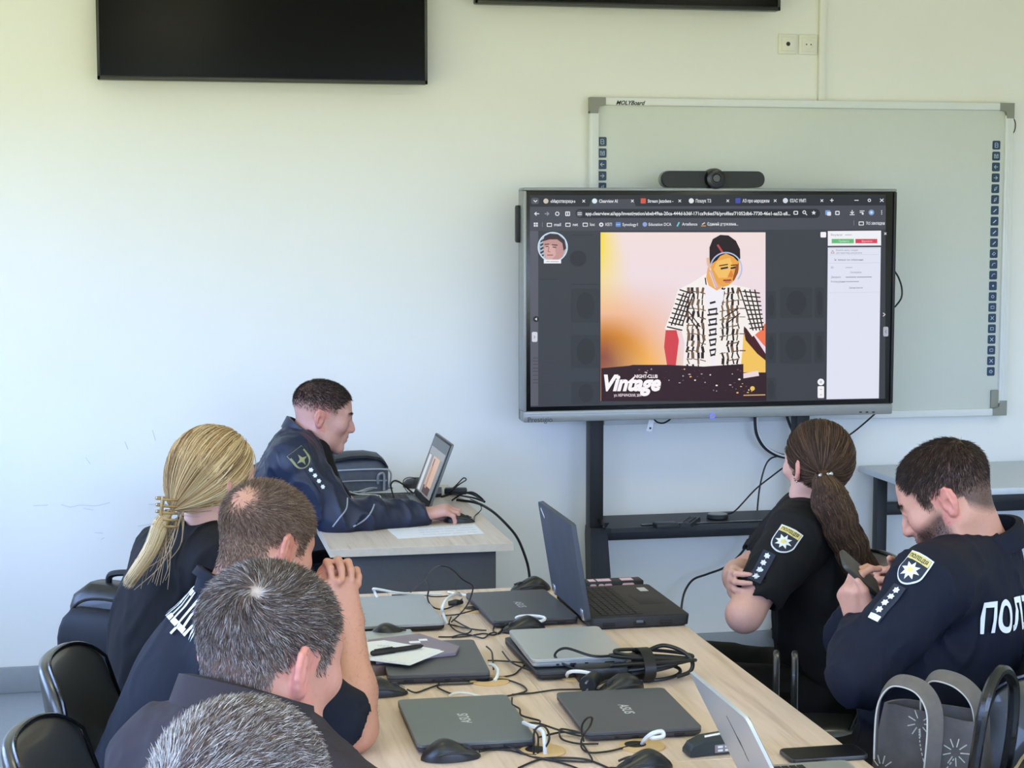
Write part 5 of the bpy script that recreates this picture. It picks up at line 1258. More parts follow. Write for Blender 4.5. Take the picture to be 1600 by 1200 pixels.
def torso_prims(s, J, e, b=1.0, k=.06):
    SL, SR, pel = J['SL'], J['SR'], J['pelvis']; sm = (SL + SR) / 2
    right = unit(SR - SL); up = unit(sm - pel); fwd = unit(np.cross(up, right)); up = np.cross(right, fwd); R = np.stack([right, fwd, up], 1)
    L = np.linalg.norm(sm - pel); ch = J.get('chest', pel + (sm - pel) * .68 + fwd * .02); be = J.get('belly', pel + (sm - pel) * .32 + fwd * .02)
    s.ell(ch, np.array([.165 * b + e, .110 * b + e, L * .38 + e]), R, k)
    s.ell(be, np.array([.150 * b + e, .115 * b + e, L * .36 + e]), R, k)
    s.ell(pel, np.array([.165 * b + e, .125 * b + e, .13 + e]), R, k)
    s.cone(SL + (sm - SL) * .25, SR + (sm - SR) * .25, .060 * b + e, .060 * b + e, k)
    nb = J['neck']
    for S_ in (SL, SR): s.cone(nb - np.array([0, 0, .025]), S_ + [0, 0, .004], .050 * b + e, .050 * b + e, k)
    return R
def arm_prims(s, S_, E_, W_, e, b=1.0, k=.03, r=(.056, .044, .043, .030), upto=1.0):
    s.cone(S_, S_ + (E_ - S_) * .5, r[0] * b + e, (r[0] * .5 + r[1] * .5) * b + e, k)
    s.cone(S_ + (E_ - S_) * .5, E_, (r[0] * .5 + r[1] * .5) * b + e, r[1] * b + e, k)
    if W_ is not None:
        M = E_ + (W_ - E_) * .35
        s.cone(E_, M, r[1] * b + e, r[2] * b + e, k)
        s.cone(M, E_ + (W_ - E_) * upto, r[2] * b + e, r[3] * b + e, k)
def fold_disp(seed, amp):
    f1, f2, f3 = waves(seed, 5, 46, (1, 1, .5)), waves(seed + 1, 5, 100, (1, 1, .45)), waves(seed + 7, 4, 18)
    def d(P, f):
        w = f3(P); r1 = np.clip(1 - np.abs(f1(P) + .25 * w) * 3.6, 0, 1) ** 1.5; r2 = np.clip(1 - np.abs(f2(P)) * 3.2, 0, 1) ** 1.5
        return -amp * (r1 * (1.1 + w) + r2 * .45 * (1 - w)) + amp * .35
    return d
M_skin = mat('skin', (200, 150, 130), 0.48, spec=.4, var=.04, vscale=140, bump=.12, bscale=900, attr=True, sss=.10)
M_hair = bpy.data.materials.new('hair'); M_hair.use_nodes = True
_b = M_hair.node_tree.nodes['Principled BSDF']; _a = M_hair.node_tree.nodes.new('ShaderNodeAttribute'); _a.attribute_name = 'Col'
M_hair.node_tree.links.new(_a.outputs['Color'], _b.inputs['Base Color']); _b.inputs['Roughness'].default_value = .5; _b.inputs['Specular IOR Level'].default_value = .22
M_eye = mat('eye_white', (222, 214, 206), .15, var=.01)
M_iris = mat('iris_dark', (52, 40, 32), .1)
M_navy = mat('navy_jacket_fabric', (30, 38, 60), 0.40, spec=.40, var=.05, bump=.2, bscale=700)
M_navy2 = mat('navy_shirt_fabric', (21, 25, 39), 0.75, spec=.2, var=.06, bump=.3, bscale=900)
M_blk = mat('black_uniform_fabric', (21, 21, 23), 0.75, spec=.25, var=.06, bump=.3, bscale=900)
M_sweat = mat('black_sweater_fabric', (20, 20, 23), 0.8, spec=.22, var=.06, bump=.3, bscale=700)
M_navyT = mat('navy_tshirt_fabric', (25, 29, 40), 0.8, spec=.2, var=.05, bump=.25, bscale=900)
M_taupe = mat('taupe_shirt_fabric', (54, 49, 54), 0.8, spec=.2, var=.05, bump=.3, bscale=900)
M_trous = mat('dark_trouser_fabric', (18, 19, 23), 0.8, spec=.2, var=.05, bump=.3, bscale=900)
M_boot = mat('black_boot', (20, 20, 21), 0.4, var=.05)
M_pwhite = mat('patch_white', (226, 230, 232), .6, var=.01)
M_pgold = mat('patch_gold', (226, 206, 120), .6, var=.05)
M_pnavy = mat('patch_navy', (28, 36, 52), .7, var=.05)
M_polive = mat('patch_olive', (150, 150, 104), .7, var=.1)

def head_local(V, C, R, sc=1.0): return (V - C) @ R / sc
def hair_mask(L, front=.075, low=-.055, ear=True, recede=0.0):
    """1 where short hair grows, in head coordinates"""
    x, y, z = L[:, 0], L[:, 1], L[:, 2]
    ax = np.abs(x)
    hl = np.where(y > .0, front - .9 * recede * np.clip(1 - np.abs(ax - .045) / .03, 0, 1) - np.clip((.078 - y) * 1.0, 0, .2) * np.clip(ax / .06, 0, 1) ** 2 * 1.0, -9)
    # sides: in front of the ear a short sideburn, behind it down to the nape
    side = np.interp(y, [-.12, -.080, -.052, -.036, -.020, .008, .013, .034, .042, .060, .075], [low, low, -.036, -.004, .018, .022, -.006, -.004, .016, .045, .060])
    t = np.clip((ax - .045) / .018, 0, 1)
    lim = np.where(y > .036, np.maximum(hl, side) * t + hl * (1 - t), side)
    lim = np.where(y > .036, np.maximum(lim, .010 + (y - .036) * 1.15), lim)
    m = np.clip((z - lim) / np.where(ax > .045, np.where(y < -.03, .034, .020), np.where(y < -.03, .03, .012)) + .4, 0, 1)
    q = (x / .0765) ** 2 + ((y + .016) / .097) ** 2 + ((z - .042) / .083) ** 2
    m *= np.where((q > 1.16) & (y < .015) & (y > -.050) & (z < .034) & (ax > .06), 0, 1)
    return m
def strands(roots, nrm, dirs, lens, wid, cols, seed, bend=.5, seg=3, jit=.25, droop=0.0):
    """tapered three-sided hairs -> verts, quads, colours"""
    r = np.random.default_rng(seed); n = len(roots); T = dirs + r.normal(0, jit, (n, 3)); T /= np.linalg.norm(T, axis=1)[:, None]
    pts = [roots - nrm * .001]
    for i in range(1, seg + 1):
        t = i / seg; w = np.clip(bend * (1 - t * .75), 0, 1)
        v = nrm * w + T * (1 - w); v[:, 2] -= droop * t; v /= np.linalg.norm(v, axis=1)[:, None]
        pts.append(pts[-1] + v * (lens / seg)[:, None])
    P = np.stack(pts, 1)
    A = np.cross(T, nrm); A /= np.linalg.norm(A, axis=1)[:, None] + 1e-9; Bv = np.cross(T, A)
    V = []
    for i in range(seg + 1):
        w = wid * (1 - .8 * (i / seg) ** 1.5)
        for a in (0, 2.094, 4.189): V.append(P[:, i] + (A * math.cos(a) + Bv * math.sin(a)) * w[:, None])
    V = np.stack(V, 1).reshape(-1, 3); m = (seg + 1) * 3; base = (np.arange(n) * m)[:, None]
    q = []
    for i in range(seg):
        for a in range(3): b2 = (a + 1) % 3; q.append([i * 3 + a, i * 3 + b2, i * 3 + 3 + b2, i * 3 + 3 + a])
    F = (base[:, None] + np.array(q)[None]).reshape(-1, 4)
    return V, F, np.repeat(cols, m, axis=0)
def sample_faces(V, F, N, wv, n, seed):
    r = np.random.default_rng(seed); w = wv[F].mean(1); c = V[F]
    ar = np.linalg.norm(np.cross(c[:, 2] - c[:, 0], c[:, 3] - c[:, 1]), axis=1) * w
    pk = r.choice(len(F), n, p=ar / ar.sum()); B = r.dirichlet((1, 1, 1, 1), n)
    return (c[pk] * B[..., None]).sum(1), np.stack([(N[F[pk]][..., a] * B).sum(1) for a in range(3)], 1)
def palette(n, cols, wts, seed):
    r = np.random.default_rng(seed); C = np.array([linv(c) for c in cols]); i = r.choice(len(C), n, p=np.array(wts) / sum(wts))
    return C[i] * r.uniform(.8, 1.2, (n, 1))
def hair_obj(parts, parent, name='hair'):
    V, F, C, o = [], [], [], 0
    for v, f, c in parts: V.append(v); F.append(f + o); C.append(c); o += len(v)
    me = mesh_np(name, np.concatenate(V), np.concatenate(F)); vcol(me, np.concatenate(C)); return wlink(name, me, M_hair, parent, 180)
def flow_field(L, crown, twist=.6, fwdpull=.35):
    """combing directions in head coordinates: away from the crown whorl"""
    d = L - crown; d = d / (np.linalg.norm(d, axis=1)[:, None] + 1e-6)
    ax = unit(crown); rot = np.cross(np.tile(ax, (len(L), 1)), d)
    near = np.exp(-np.linalg.norm(L - crown, axis=1) / .05)[:, None]
    v = d + rot * twist * (.35 + near); v[:, 1] += fwdpull * np.clip(L[:, 2] / .09, 0, 1); v[:, 2] -= .15
    return v / np.linalg.norm(v, axis=1)[:, None]

class Person:
    def __init__(s, base, label):
        s.root = empty('person', base, label, 'person'); s.body = SDF()
    def finish_body(s, vox, colour, extra=None):
        V, F = sdf_mesh(s.body, vox, it=2); s.V, s.F = V, F; s.N = normals(V, F)
        me = mesh_np('body', V, F); vcol(me, colour(V)); s.bo = wlink('body', me, M_skin, s.root, 180)
    def cloth(s, name, sdf, vox, m, disp=None, it=3, label=None):
        V, F = sdf_mesh(sdf, vox, disp, it, pad=.012 if disp else 0); me = mesh_np(name, V, F); o = wlink(name, me, m, s.root, 180)
        if label: o['label'] = label
        return o, V, F
def skin_colour(base, C, R, sc, opts):
    base = linv(base)
    def f(V):
        L = head_local(V, C, R, sc); n = len(V); col = np.tile(base, (n, 1)); x, y, z = L[:, 0], L[:, 1], L[:, 2]; ax = np.abs(x)
        inh = (np.abs(x) < .11) & (np.abs(y) < .13) & (z > -.12) & (z < .14)
        def mixin(w, rgb): 
            nonlocal col
            w = np.clip(w, 0, 1)[:, None] * inh[:, None]; col = col * (1 - w) + linv(rgb) * w
        if opts.get('beard'):
            w = np.clip((.030 + .028 * np.clip((y - .02) / .08, 0, 1) * -1 - z - .040) / .02 + .2, 0, 1) * np.clip((y + .005) / .02, 0, 1) * (z > -.125)
            w *= 1 - np.exp(-((ax / .020) ** 2 + ((z + .062) / .012) ** 2)) * (y > .08); mixin(w * .88, opts['beard'])
        ear = (ax > .071) & (y < .012) & (y > -.055) & (np.abs(z) < .05); mixin(ear * .55, opts.get('ear', (208, 128, 118)))
        mixin(np.exp(-(((ax - .042) / .022) ** 2 + ((z + .022) / .022) ** 2)) * (y > .04) * .35, opts.get('cheek', (206, 130, 112)))
        mixin(np.exp(-((x / .016) ** 2 + ((z + .030) / .016) ** 2)) * (y > .09) * .3, (208, 128, 112))
        mixin((np.exp(-((ax / .020) ** 4 + ((z + .0615) / .0105) ** 4)) * (y > .078)) * .75, opts.get('lip', (176, 100, 96)))
        mixin(np.exp(-(((ax - .030) / .020) ** 4 + ((z - .027 + .12 * (ax - .03)) / .0052) ** 2)) * (y > .055) * .85, opts.get('brow', (60, 44, 36)))
        if 'hair' in opts: mixin(opts['mask'](L) * opts.get('cap', .9), opts['hair'])
        if 'extra' in opts: col = opts['extra'](V, L, col)
        return col
    return f
def eyes(P, C, R, sc, look=(0, 0)):
    for e in (-1, 1):
        c = C + R @ (np.array([e * .0315, .0790, .0035]) * sc)
        s = SDF().ball([0, 0, 0], .0118 * sc, 0); b = MB()
        rings = [[(.0118 * sc * math.sin(t) * math.cos(a), .0118 * sc * math.cos(t), .0118 * sc * math.sin(t) * math.sin(a)) for a in np.linspace(0, 2 * PI, 16, endpoint=False)] for t in np.linspace(.02, PI - .02, 12)]
        b.R = R; b.T = c; b.loft(rings); o = b.wobj('eye', M_eye, P.root, 180)
        b = MB(); b.R = R @ rotm(look[0], 0, look[1]); b.T = c
        b.loft([[(.0119 * sc * math.sin(t) * math.cos(a), .01195 * sc * math.cos(t), .0119 * sc * math.sin(t) * math.sin(a)) for a in np.linspace(0, 2 * PI, 16, endpoint=False)] for t in (.02, .2, .42, .5)]); b.wobj('iris', M_iris, P.root, 180)
def brows(P, C, R, sc, col, seed, n=260):
    r = np.random.default_rng(seed); rt, nr, dr = [], [], []
    for e in (-1, 1):
        t = r.uniform(0, 1, n // 2); x = .012 + .036 * t; z = .0275 + .006 * np.sin(t * 2.4) - .003 * t + r.normal(0, .0016, n // 2); y = .0985 - .022 * t ** 1.6
        rt.append(np.c_[e * x, y, z]); dr.append(np.c_[np.full(n // 2, e * .8), -.35 * t, .25 - .5 * t]); nr.append(np.tile([0, 1.0, 0], (n // 2, 1)))
    rt, nr, dr = np.concatenate(rt), np.concatenate(nr), np.concatenate(dr)
    Lr = rt * sc
    # settle on the skin surface
    bv = BVHTree.FromPolygons(P.V.tolist(), P.F.tolist()); Wd = C + Lr @ R.T
    for i in range(len(Wd)):
        h = bv.find_nearest(Vector(Wd[i])); Wd[i] = h[0]
    V, F, Cc = strands(Wd, nr @ R.T, dr @ R.T, np.full(len(Wd), .008), np.full(len(Wd), .0005), palette(len(Wd), [col], [1], seed), seed, bend=.35, seg=2)
    return hair_obj([(V, F, Cc)], P.root, 'eyebrows')
def short_hair(P, C, R, sc, mask, n, cols, wts, seed, length=(.010, .018), crown=(0.0, -.065, .105), wid=.00045, bend=.45, jit=.22, twist=.6, fwdpull=.35, seg=3, lenfn=None):
    L = head_local(P.V, C, R, sc); inh = (np.abs(L).max(1) < .14) & (L[:, 2] > -.10)
    w = np.where(inh, mask(L), 0); roots, nr = sample_faces(P.V, P.F, P.N, w, n, seed)
    Lr = head_local(roots, C, R, sc); d = flow_field(Lr, np.array(crown), twist, fwdpull)
    d = d @ R.T; d -= nr * (d * nr).sum(1)[:, None]; d /= np.linalg.norm(d, axis=1)[:, None] + 1e-9
    r = np.random.default_rng(seed + 5); top = np.clip((Lr[:, 2] + .01) / .08, 0, 1); ln = (length[0] + (length[1] - length[0]) * top) * r.uniform(.7, 1.15, n)
    if lenfn is not None: ln = ln * lenfn(Lr)
    c = palette(n, cols, wts, seed + 9) if not callable(cols) else cols(Lr, seed)
    # locks: neighbouring hairs lean the same way
    wv = waves(seed + 3, 5, 160); a = wv(roots)[:, None]; d = d + np.cross(nr, d) * a * .45
    return hair_obj([strands(roots, nr, d, ln, np.full(n, wid), c, seed, bend, seg, jit)], P.root)
class Snap:
    def spot(s, px, py):
        H, N = [], []
        for dx, dy in ((0, 0), (5, 0), (-5, 0), (0, 5), (0, -5), (4, 4), (-4, -4)):
            d = ray(px + dx, py + dy); h = s.bv.ray_cast(Vector(CAM), Vector(d / np.linalg.norm(d)))
            if h[0] is not None: H.append(np.array(h[0])); N.append(np.array(h[1]))
        n = unit(np.sum(N, 0)); v = CAM - H[0]
        return H[0], n if n @ v > 0 else -n
    def axes(s, px, py, up, level=False):
        o, n = s.spot(px, py); n = unit(n * [1, 1, 0]) if level else n; y = unit(np.asarray(up, float) - n * (np.asarray(up, float) @ n)); return o, unit(np.cross(y, n)), y
    """flat badge or lettering laid on cloth"""
    def __init__(s, V, F): s.bv = BVHTree.FromPolygons(V.tolist(), F.tolist())
    def lay(s, name, m, parent, verts2, faces, o, xd, yd, lift, cuts=2, width=None, flat=.0):
        bm = bmesh.new(); vs = [bm.verts.new((float(a), float(b), 0)) for a, b in verts2]
        for f in faces:
            try: bm.faces.new([vs[i] for i in f])
            except ValueError: pass
        if cuts:
            bmesh.ops.triangulate(bm, faces=bm.faces[:]); bmesh.ops.subdivide_edges(bm, edges=bm.edges[:], cuts=cuts, use_grid_fill=True)
        xd, yd = unit(xd), unit(yd); nd = np.cross(xd, yd); N = 0
        for v in bm.verts:
            p = np.asarray(o) + xd * v.co.x + yd * v.co.y
            h = s.bv.ray_cast(Vector(p + nd * .25), Vector(-nd), .5)
            if h[0] is None: h = s.bv.find_nearest(Vector(p))
            q = np.array(h[0]); hn = np.array(h[1])
            if hn @ nd < 0: hn = nd
            v.co = Vector(q + nd * lift * .5 + hn * lift)
        me = bpy.data.meshes.new(name); bm.to_mesh(me); bm.free()
        return wlink(name, me, m, parent, 180)
    def text(s, name, m, parent, st, o, xd, yd, w, h, lift=.002, bold=.0):
        V, F = text2d(st, 0, bold); V = V.copy(); sx = w / (V[:, 0].max() - V[:, 0].min()); V[:, 0] = (V[:, 0] - V[:, 0].min()) * sx - w / 2; V[:, 1] = V[:, 1] * h / .73 - h / 2
        return s.lay(name, m, parent, V, F, o, xd, yd, lift, 1)
def shield(w, h, k=8):
    P = [(-w / 2, h / 2), (-w / 2, -h * .05)] + [(-w / 2 * math.cos(t), -h * .05 - h * .45 * math.sin(t)) for t in np.linspace(.15, PI / 2, k)]
    P += [(-x, y) for x, y in P[::-1][1:]]
    return P
def star(n, r0, r1): return [((r0 if i % 2 == 0 else r1) * math.cos(PI / 2 + i * PI / n), (r0 if i % 2 == 0 else r1) * math.sin(PI / 2 + i * PI / n)) for i in range(2 * n)]
def fan(poly): 
    n = len(poly); c = np.mean(poly, 0); return list(poly) + [tuple(c)], [(i, (i + 1) % n, n) for i in range(n)]
def police_patch(sn, P, o, xd, yd, w=.060, h=.075):
    b, f = fan(shield(w, h)); p0 = sn.lay('shoulder_patch', M_pwhite, P.root, b, f, o, xd, yd, .0022)
    def sub(name, m, poly, dx, dy, lift): 
        v, f = fan(poly); q = sn.lay(name, m, p0, v, f, np.asarray(o) + unit(xd) * dx + unit(yd) * dy, xd, yd, lift); q.matrix_parent_inverse = Matrix.Identity(4); return q
    s = .90; sub('patch_field', M_pnavy, shield(w * s, h * .91), 0, 0, .0032)
    sub('patch_banner', M_pgold, [(-w * .44, -h * .105), (w * .44, -h * .105), (w * .44, h * .105), (-w * .44, h * .105)], 0, h * .345, .0040)
    V, F = text2d('ПОЛІЦІЯ', 0, .02); V = V.copy(); V[:, 0] = (V[:, 0] - V[:, 0].min()); V[:, 0] *= w * .74 / V[:, 0].max(); V[:, 0] -= w * .37; V[:, 1] = V[:, 1] * h * .165 - h * .06
    q = sn.lay('patch_lettering', M_pnavy, p0, V, F, np.asarray(o) + unit(yd) * h * .345, xd, yd, .0050, 0); q.matrix_parent_inverse = Matrix.Identity(4)
    sub('patch_star', M_pwhite, star(8, w * .36, w * .19), 0, -h * .08, .0042); sub('patch_emblem', M_pgold, star(5, w * .12, w * .08), 0, -h * .08, .0050)
def rank_tab(sn, P, o, xd, yd, w=.040, h=.105, n=4, bar=False):
    p0 = sn.lay('rank_tab', M_pnavy, P.root, *fan([(-w / 2, -h / 2), (w / 2, -h / 2), (w / 2, h / 2), (-w / 2, h / 2)]), o, xd, yd, .003)
    for i in range(n):
        v, f = fan(star(6, .0085, .0056)); q = sn.lay('rank_star', M_pwhite, p0, v, f, np.asarray(o) + unit(yd) * (h * .36 - i * h * (.20 if bar else .235)), xd, yd, .0042, 1); q.matrix_parent_inverse = Matrix.Identity(4)
    if bar:
        v, f = fan([(-w * .42, -.006), (w * .42, -.006), (w * .42, .006), (-w * .42, .006)]); q = sn.lay('rank_bar', M_pwhite, p0, v, f, np.asarray(o) - unit(yd) * h * .43, xd, yd, .0042, 1); q.matrix_parent_inverse = Matrix.Identity(4)
def collar(P, base, axis, fwd, r0, r1, h, m, gap=.5, flare=.012, name='collar', th=.003, fold=.6):
    """stand-and-fall collar round the neck; axis: neck direction, fwd: towards the throat"""
    ax = unit(axis); f = unit(np.asarray(fwd) - ax * (np.asarray(fwd) @ ax)); rt = np.cross(f, ax); G = []
    for t in np.linspace(gap, 2 * PI - gap, 40):
        d = f * math.cos(t) * r1 + rt * math.sin(t) * r0; u = unit(d); fr = .5 - .5 * math.cos(t)
        hh = h * (.55 + .45 * fr); drop = (1 - fr) * .012
        G.append([base + d - ax * (.012 + drop), base + d * 1.02 + ax * (hh * .5 - drop), base + d * 1.02 + ax * (hh - drop), base + d * 1.05 + u * flare * .5 + ax * (hh * .98 - drop), base + d * 1.05 + u * flare + ax * (hh * (1 - fold) - drop - .004)])
    b = MB().sheet(np.array(G), th); return b.wobj(name, m, P.root, 60)
def legs(P, J, m, mb=M_boot, e=.012, b=1.0):
    """trousers and boots for a seated figure"""
    t = SDF(); t.ell(J['pelvis'], np.array([.165 * b + e, .135 * b + e, .125 + e]), J.get('R'), .05)
    f = SDF()
    for h_, k_, a_ in ((J['HL'], J['KL'], J['AL']), (J['HR'], J['KR'], J['AR'])):
        t.cone(h_, k_, .085 * b + e, .060 + e, .05); t.cone(k_, a_, .056 + e, .044 + e, .03)
        d = unit((k_ - h_) * [1, 1, 0]); f.cone(a_ + [0, 0, -.0], a_ + [0, 0, -.05], .045, .045, .03)
        f.cone(np.array([a_[0], a_[1], .042]), np.array([a_[0], a_[1], .042]) + d * .17, .042, .040, .03)
        f.box(np.array([a_[0], a_[1], .014]) + d * .07, np.array([.14, .043, .014]), np.stack([d, np.cross([0, 0, 1.0], d), [0, 0, 1.0]], 1), .008, .01)
    P.cloth('trousers', t, .008, m, fold_disp(91, .003))
    P.cloth('boots', f, .007, mb)
def seat_legs(pel, az, knee_out=.46, seat=.50, spread=.10, foot=.05):
    a = math.radians(az); f = np.array([math.cos(a), math.sin(a), 0]); r = np.array([math.sin(a), -math.cos(a), 0]); z = np.array([0, 0, 1.0])
    o = {}
    for s_, n_ in ((-1, 'L'), (1, 'R')):
        hpt = pel + r * s_ * .09 - z * .02; o['H' + n_] = hpt; k = pel + f * knee_out + r * s_ * (spread + .03); k[2] = seat + .05; o['K' + n_] = k
        an = k + f * foot; an[2] = .12; o['A' + n_] = an
    return o
SKIN = dict(mask=hair_mask)
def base_body(P, J, C, R, sc=1.0, b=1.0, neck_r=.056, jaw=1.0, arms=('L', 'R'), armr=(.054, .043, .043, .029)):
    s = P.body; head_prims(s, C, R, sc, jaw=jaw)
    s.cone(C + R @ (np.array([0, -.026, -.030]) * sc), J['neck'] + np.array([0, 0, -.01]), neck_r * sc, (neck_r + .006) * sc, .035)
    torso_prims(s, J, -.016, b)
    for k in arms: arm_prims(s, J['S' + k], J['E' + k], J['W' + k], -.001, 1.0, .03, armr)
def jacket(P, J, name, m, e=.016, b=1.0, sleeve=.93, amp=.005, seed=3, vox=.0055, arms=('L', 'R'), armr=(.058, .047, .046, .036), cuff=True, neckcut=.064, short=False, C=None, k=.045, label=None):
    s = SDF(); torso_prims(s, J, e, b)
    for q in arms:
        S_, E_, W_ = J['S' + q], J['E' + q], J['W' + q]
        if short:
            t = short; M = S_ + (E_ - S_) * t; arm_prims(s, S_, M, None, e, 1, k, (armr[0], armr[1] + .008, 0, 0)); d = unit(E_ - S_)
            s.cone(M - d * .02, E_ + d * .02, armr[1] + .010, armr[1] + .006, .008, 's')
        else:
            arm_prims(s, S_, E_, W_, e * .8, 1, k, armr, sleeve); d = unit(W_ - E_); L = np.linalg.norm(W_ - E_)
            if cuff:
                p = E_ + d * L * sleeve; s.cone(p - d * .032, p - d * .004, .041, .041, .008)
                s.cone(p - d * .012, p + d * .09, .034, .034, .006, 's')
    nb = J['neck']; C_ = C if C is not None else nb + [0, 0, .1]
    s.cone(nb + (nb - C_) * .10, C_, neckcut, neckcut, .012, 's')
    return P.cloth(name, s, vox, m, fold_disp(seed, amp), label=label)

# ---- presenter at the desk, seen from his right side
P = Person((.36, 6.05, 0), 'young officer with a dark crew cut, in a navy jacket, at the desk')
C = at(504, 650, 6.03); R = frame_az(2, 13); sc = .97
J = dict(SR=at(458, 722, 5.87), SL=at(478, 712, 6.22), pelvis=np.array([.30, 6.07, .52]), neck=at(470, 692, 6.04), ER=at(527, 812, 5.83), WR=at(657, 806, 5.885), EL=np.array([.40, 6.34, .84]), WL=np.array([.57, 6.30, .80]))
J['chest'] = at(452, 765, 6.05); J['belly'] = np.array([.35, 6.06, .72])
base_body(P, J, C, R, sc, armr=(.05, .04, .04, .026))
hand(P.body, J['WR'], (1, .02, .20), (.15, .1, -1), True, [(.50, .85, .5), (.48, .80, .5), (.50, .85, .5), (.6, .85, .5)], [(.75, .45, .45), (.95, .1, .45), (1, -.1, .2)], 1.0)
hand(P.body, J['WL'], (1, -.25, -.05), (0, 0, -1), False, [(.2, .4, .3)] * 4, [(.7, .6, .1)], .95)
m7 = lambda L: hair_mask(L, .078, -.045)
def fade(V, L, col):
    w = hair_mask(L, .080, -.05) * np.clip((L[:, 2] - .005) / .05, 0, 1); return col * (1 - .75 * w[:, None]) + linv((58, 46, 42)) * (.75 * w[:, None])
P.finish_body(.0030, skin_colour((206, 158, 146), C, R, sc, dict(ear=(214, 132, 120), brow=(86, 66, 58), lip=(188, 118, 114), extra=fade)))
mask = lambda L: hair_mask(L, .080, -.05) * np.clip((L[:, 2] - .012) / .045, 0, 1)
short_hair(P, C, R, sc, mask, 9000, [(52, 42, 40), (66, 54, 50), (40, 34, 33)], [3, 2, 2], 11, (.005, .013), wid=.0006, bend=.55, jit=.25)
eyes(P, C, R, sc); brows(P, C, R, sc, (66, 50, 44), 5)
o, V, F = jacket(P, J, 'jacket', M_navy, .020, 1.02, .95, .008, 21, .0055, C=C)
sn = Snap(V, F)
collar(P, J['neck'] + [.008, 0, .012], unit(C - J['neck']) * .7 + np.array([-.1, 0, .5]), (1, 0, -.2), .072, .066, .060, M_navy, .55, .014)
# black front placket and lining
s = SDF(); torso_prims(s, J, .004, .98); s.cone(J['neck'] + [.05, -.07, -.02], J['chest'] + [.13, -.10, -.04], .045, .060, .02); s.cone(J['neck'] + [.05, .05, -.03], J['chest'] + [.15, .05, -.06], .045, .060, .02); s.cone(J['chest'] + [.14, 0, -.05], J['belly'] + [.14, -.02, .05], .075, .07, .03); s.cone(J['neck'], C, .062, .062, .01, 's')
P.cloth('black_placket', s, .008, M_blk)
ud = unit(J['ER'] - J['SR'])
o_, xd, yd = sn.axes(470, 717, -ud)
b, f = fan(shield(.060, .066)); p0 = sn.lay('shoulder_patch', M_polive, P.root, b, f, o_, xd, yd, .0025)
b, f = fan(shield(.046, .050)); q = sn.lay('patch_field', M_pnavy, p0, b, f, o_ - yd * .004, xd, yd, .0036); q.matrix_parent_inverse = Matrix.Identity(4)
b, f = fan([(-.028, -.006), (.028, -.006), (.028, .006), (-.028, .006)]); q = sn.lay('patch_banner', M_pnavy, p0, b, f, o_ + yd * .026, xd, yd, .0036); q.matrix_parent_inverse = Matrix.Identity(4)
b, f = fan(star(4, .021, .007)); q = sn.lay('patch_emblem', M_polive, p0, b, f, o_ - yd * .004, xd, yd, .0046); q.matrix_parent_inverse = Matrix.Identity(4)
rank_tab(sn, P, *sn.axes(495, 748, -ud + np.array([.0, 0, .1])), .034, .095)
# grey piping on the sleeve
mb = MB()
for pts in ([(543, 778), (541, 795), (530, 810), (520, 823)], [(585, 788), (580, 800), (570, 812), (552, 823)]):
    PP = []
    for x, y in smooth_path(np.array([(a, c, 0) for a, c in pts], float), 5)[:, :2]:
        d_ = ray(x, y); h = sn.bv.ray_cast(Vector(CAM), Vector(d_ / np.linalg.norm(d_)))
        if h[0] is not None: PP.append(np.array(h[0]))
    if len(PP) > 3: mb.tube(np.array(PP), .0028, 6)
if mb.v: mb.wobj('sleeve_piping', mat('piping_grey', (150, 158, 170), .5), P.root)
J.update(seat_legs(J['pelvis'], 0, .42)); legs(P, J, M_trous)

# ---- blonde woman
P = Person((-.05, 4.1, 0), 'woman with long blonde hair clipped back, in a black sweater, seated beyond the other men')
C = at(335, 748, 4.10); R = frame_az(40, 6); sc = .94
J = dict(SR=at(345, 885, 3.96), SL=at(262, 872, 4.27), pelvis=np.array([-.02, 4.12, .55]), neck=at(318, 842, 4.09))
J['chest'] = at(262, 960, 4.12); J['belly'] = np.array([.03, 4.12, .74])
J.update(ER=np.array([.22, 3.95, .80]), WR=np.array([.27, 4.14, .80]), EL=np.array([-.02, 4.30, .79]), WL=np.array([.22, 4.30, .80]))
base_body(P, J, C, R, sc, .88, .047, .92)
hand(P.body, J['WR'], (.4, .9, 0), (0, 0, -1), True, [(.2, .4, .3)] * 4, [(.7, .6, .1)], .88); hand(P.body, J['WL'], (1, -.1, 0), (0, 0, -1), False, [(.2, .4, .3)] * 4, [(.7, .6, .1)], .88)
P.finish_body(.0034, skin_colour((214, 166, 148), C, R, sc, dict(hair=(126, 98, 70), mask=lambda L: hair_mask(L, .07, -.06), ear=(206, 140, 124))))
o, V, F = jacket(P, J, 'sweater', M_sweat, .018, .92, .95, .005, 31, .006, C=C, neckcut=.056)
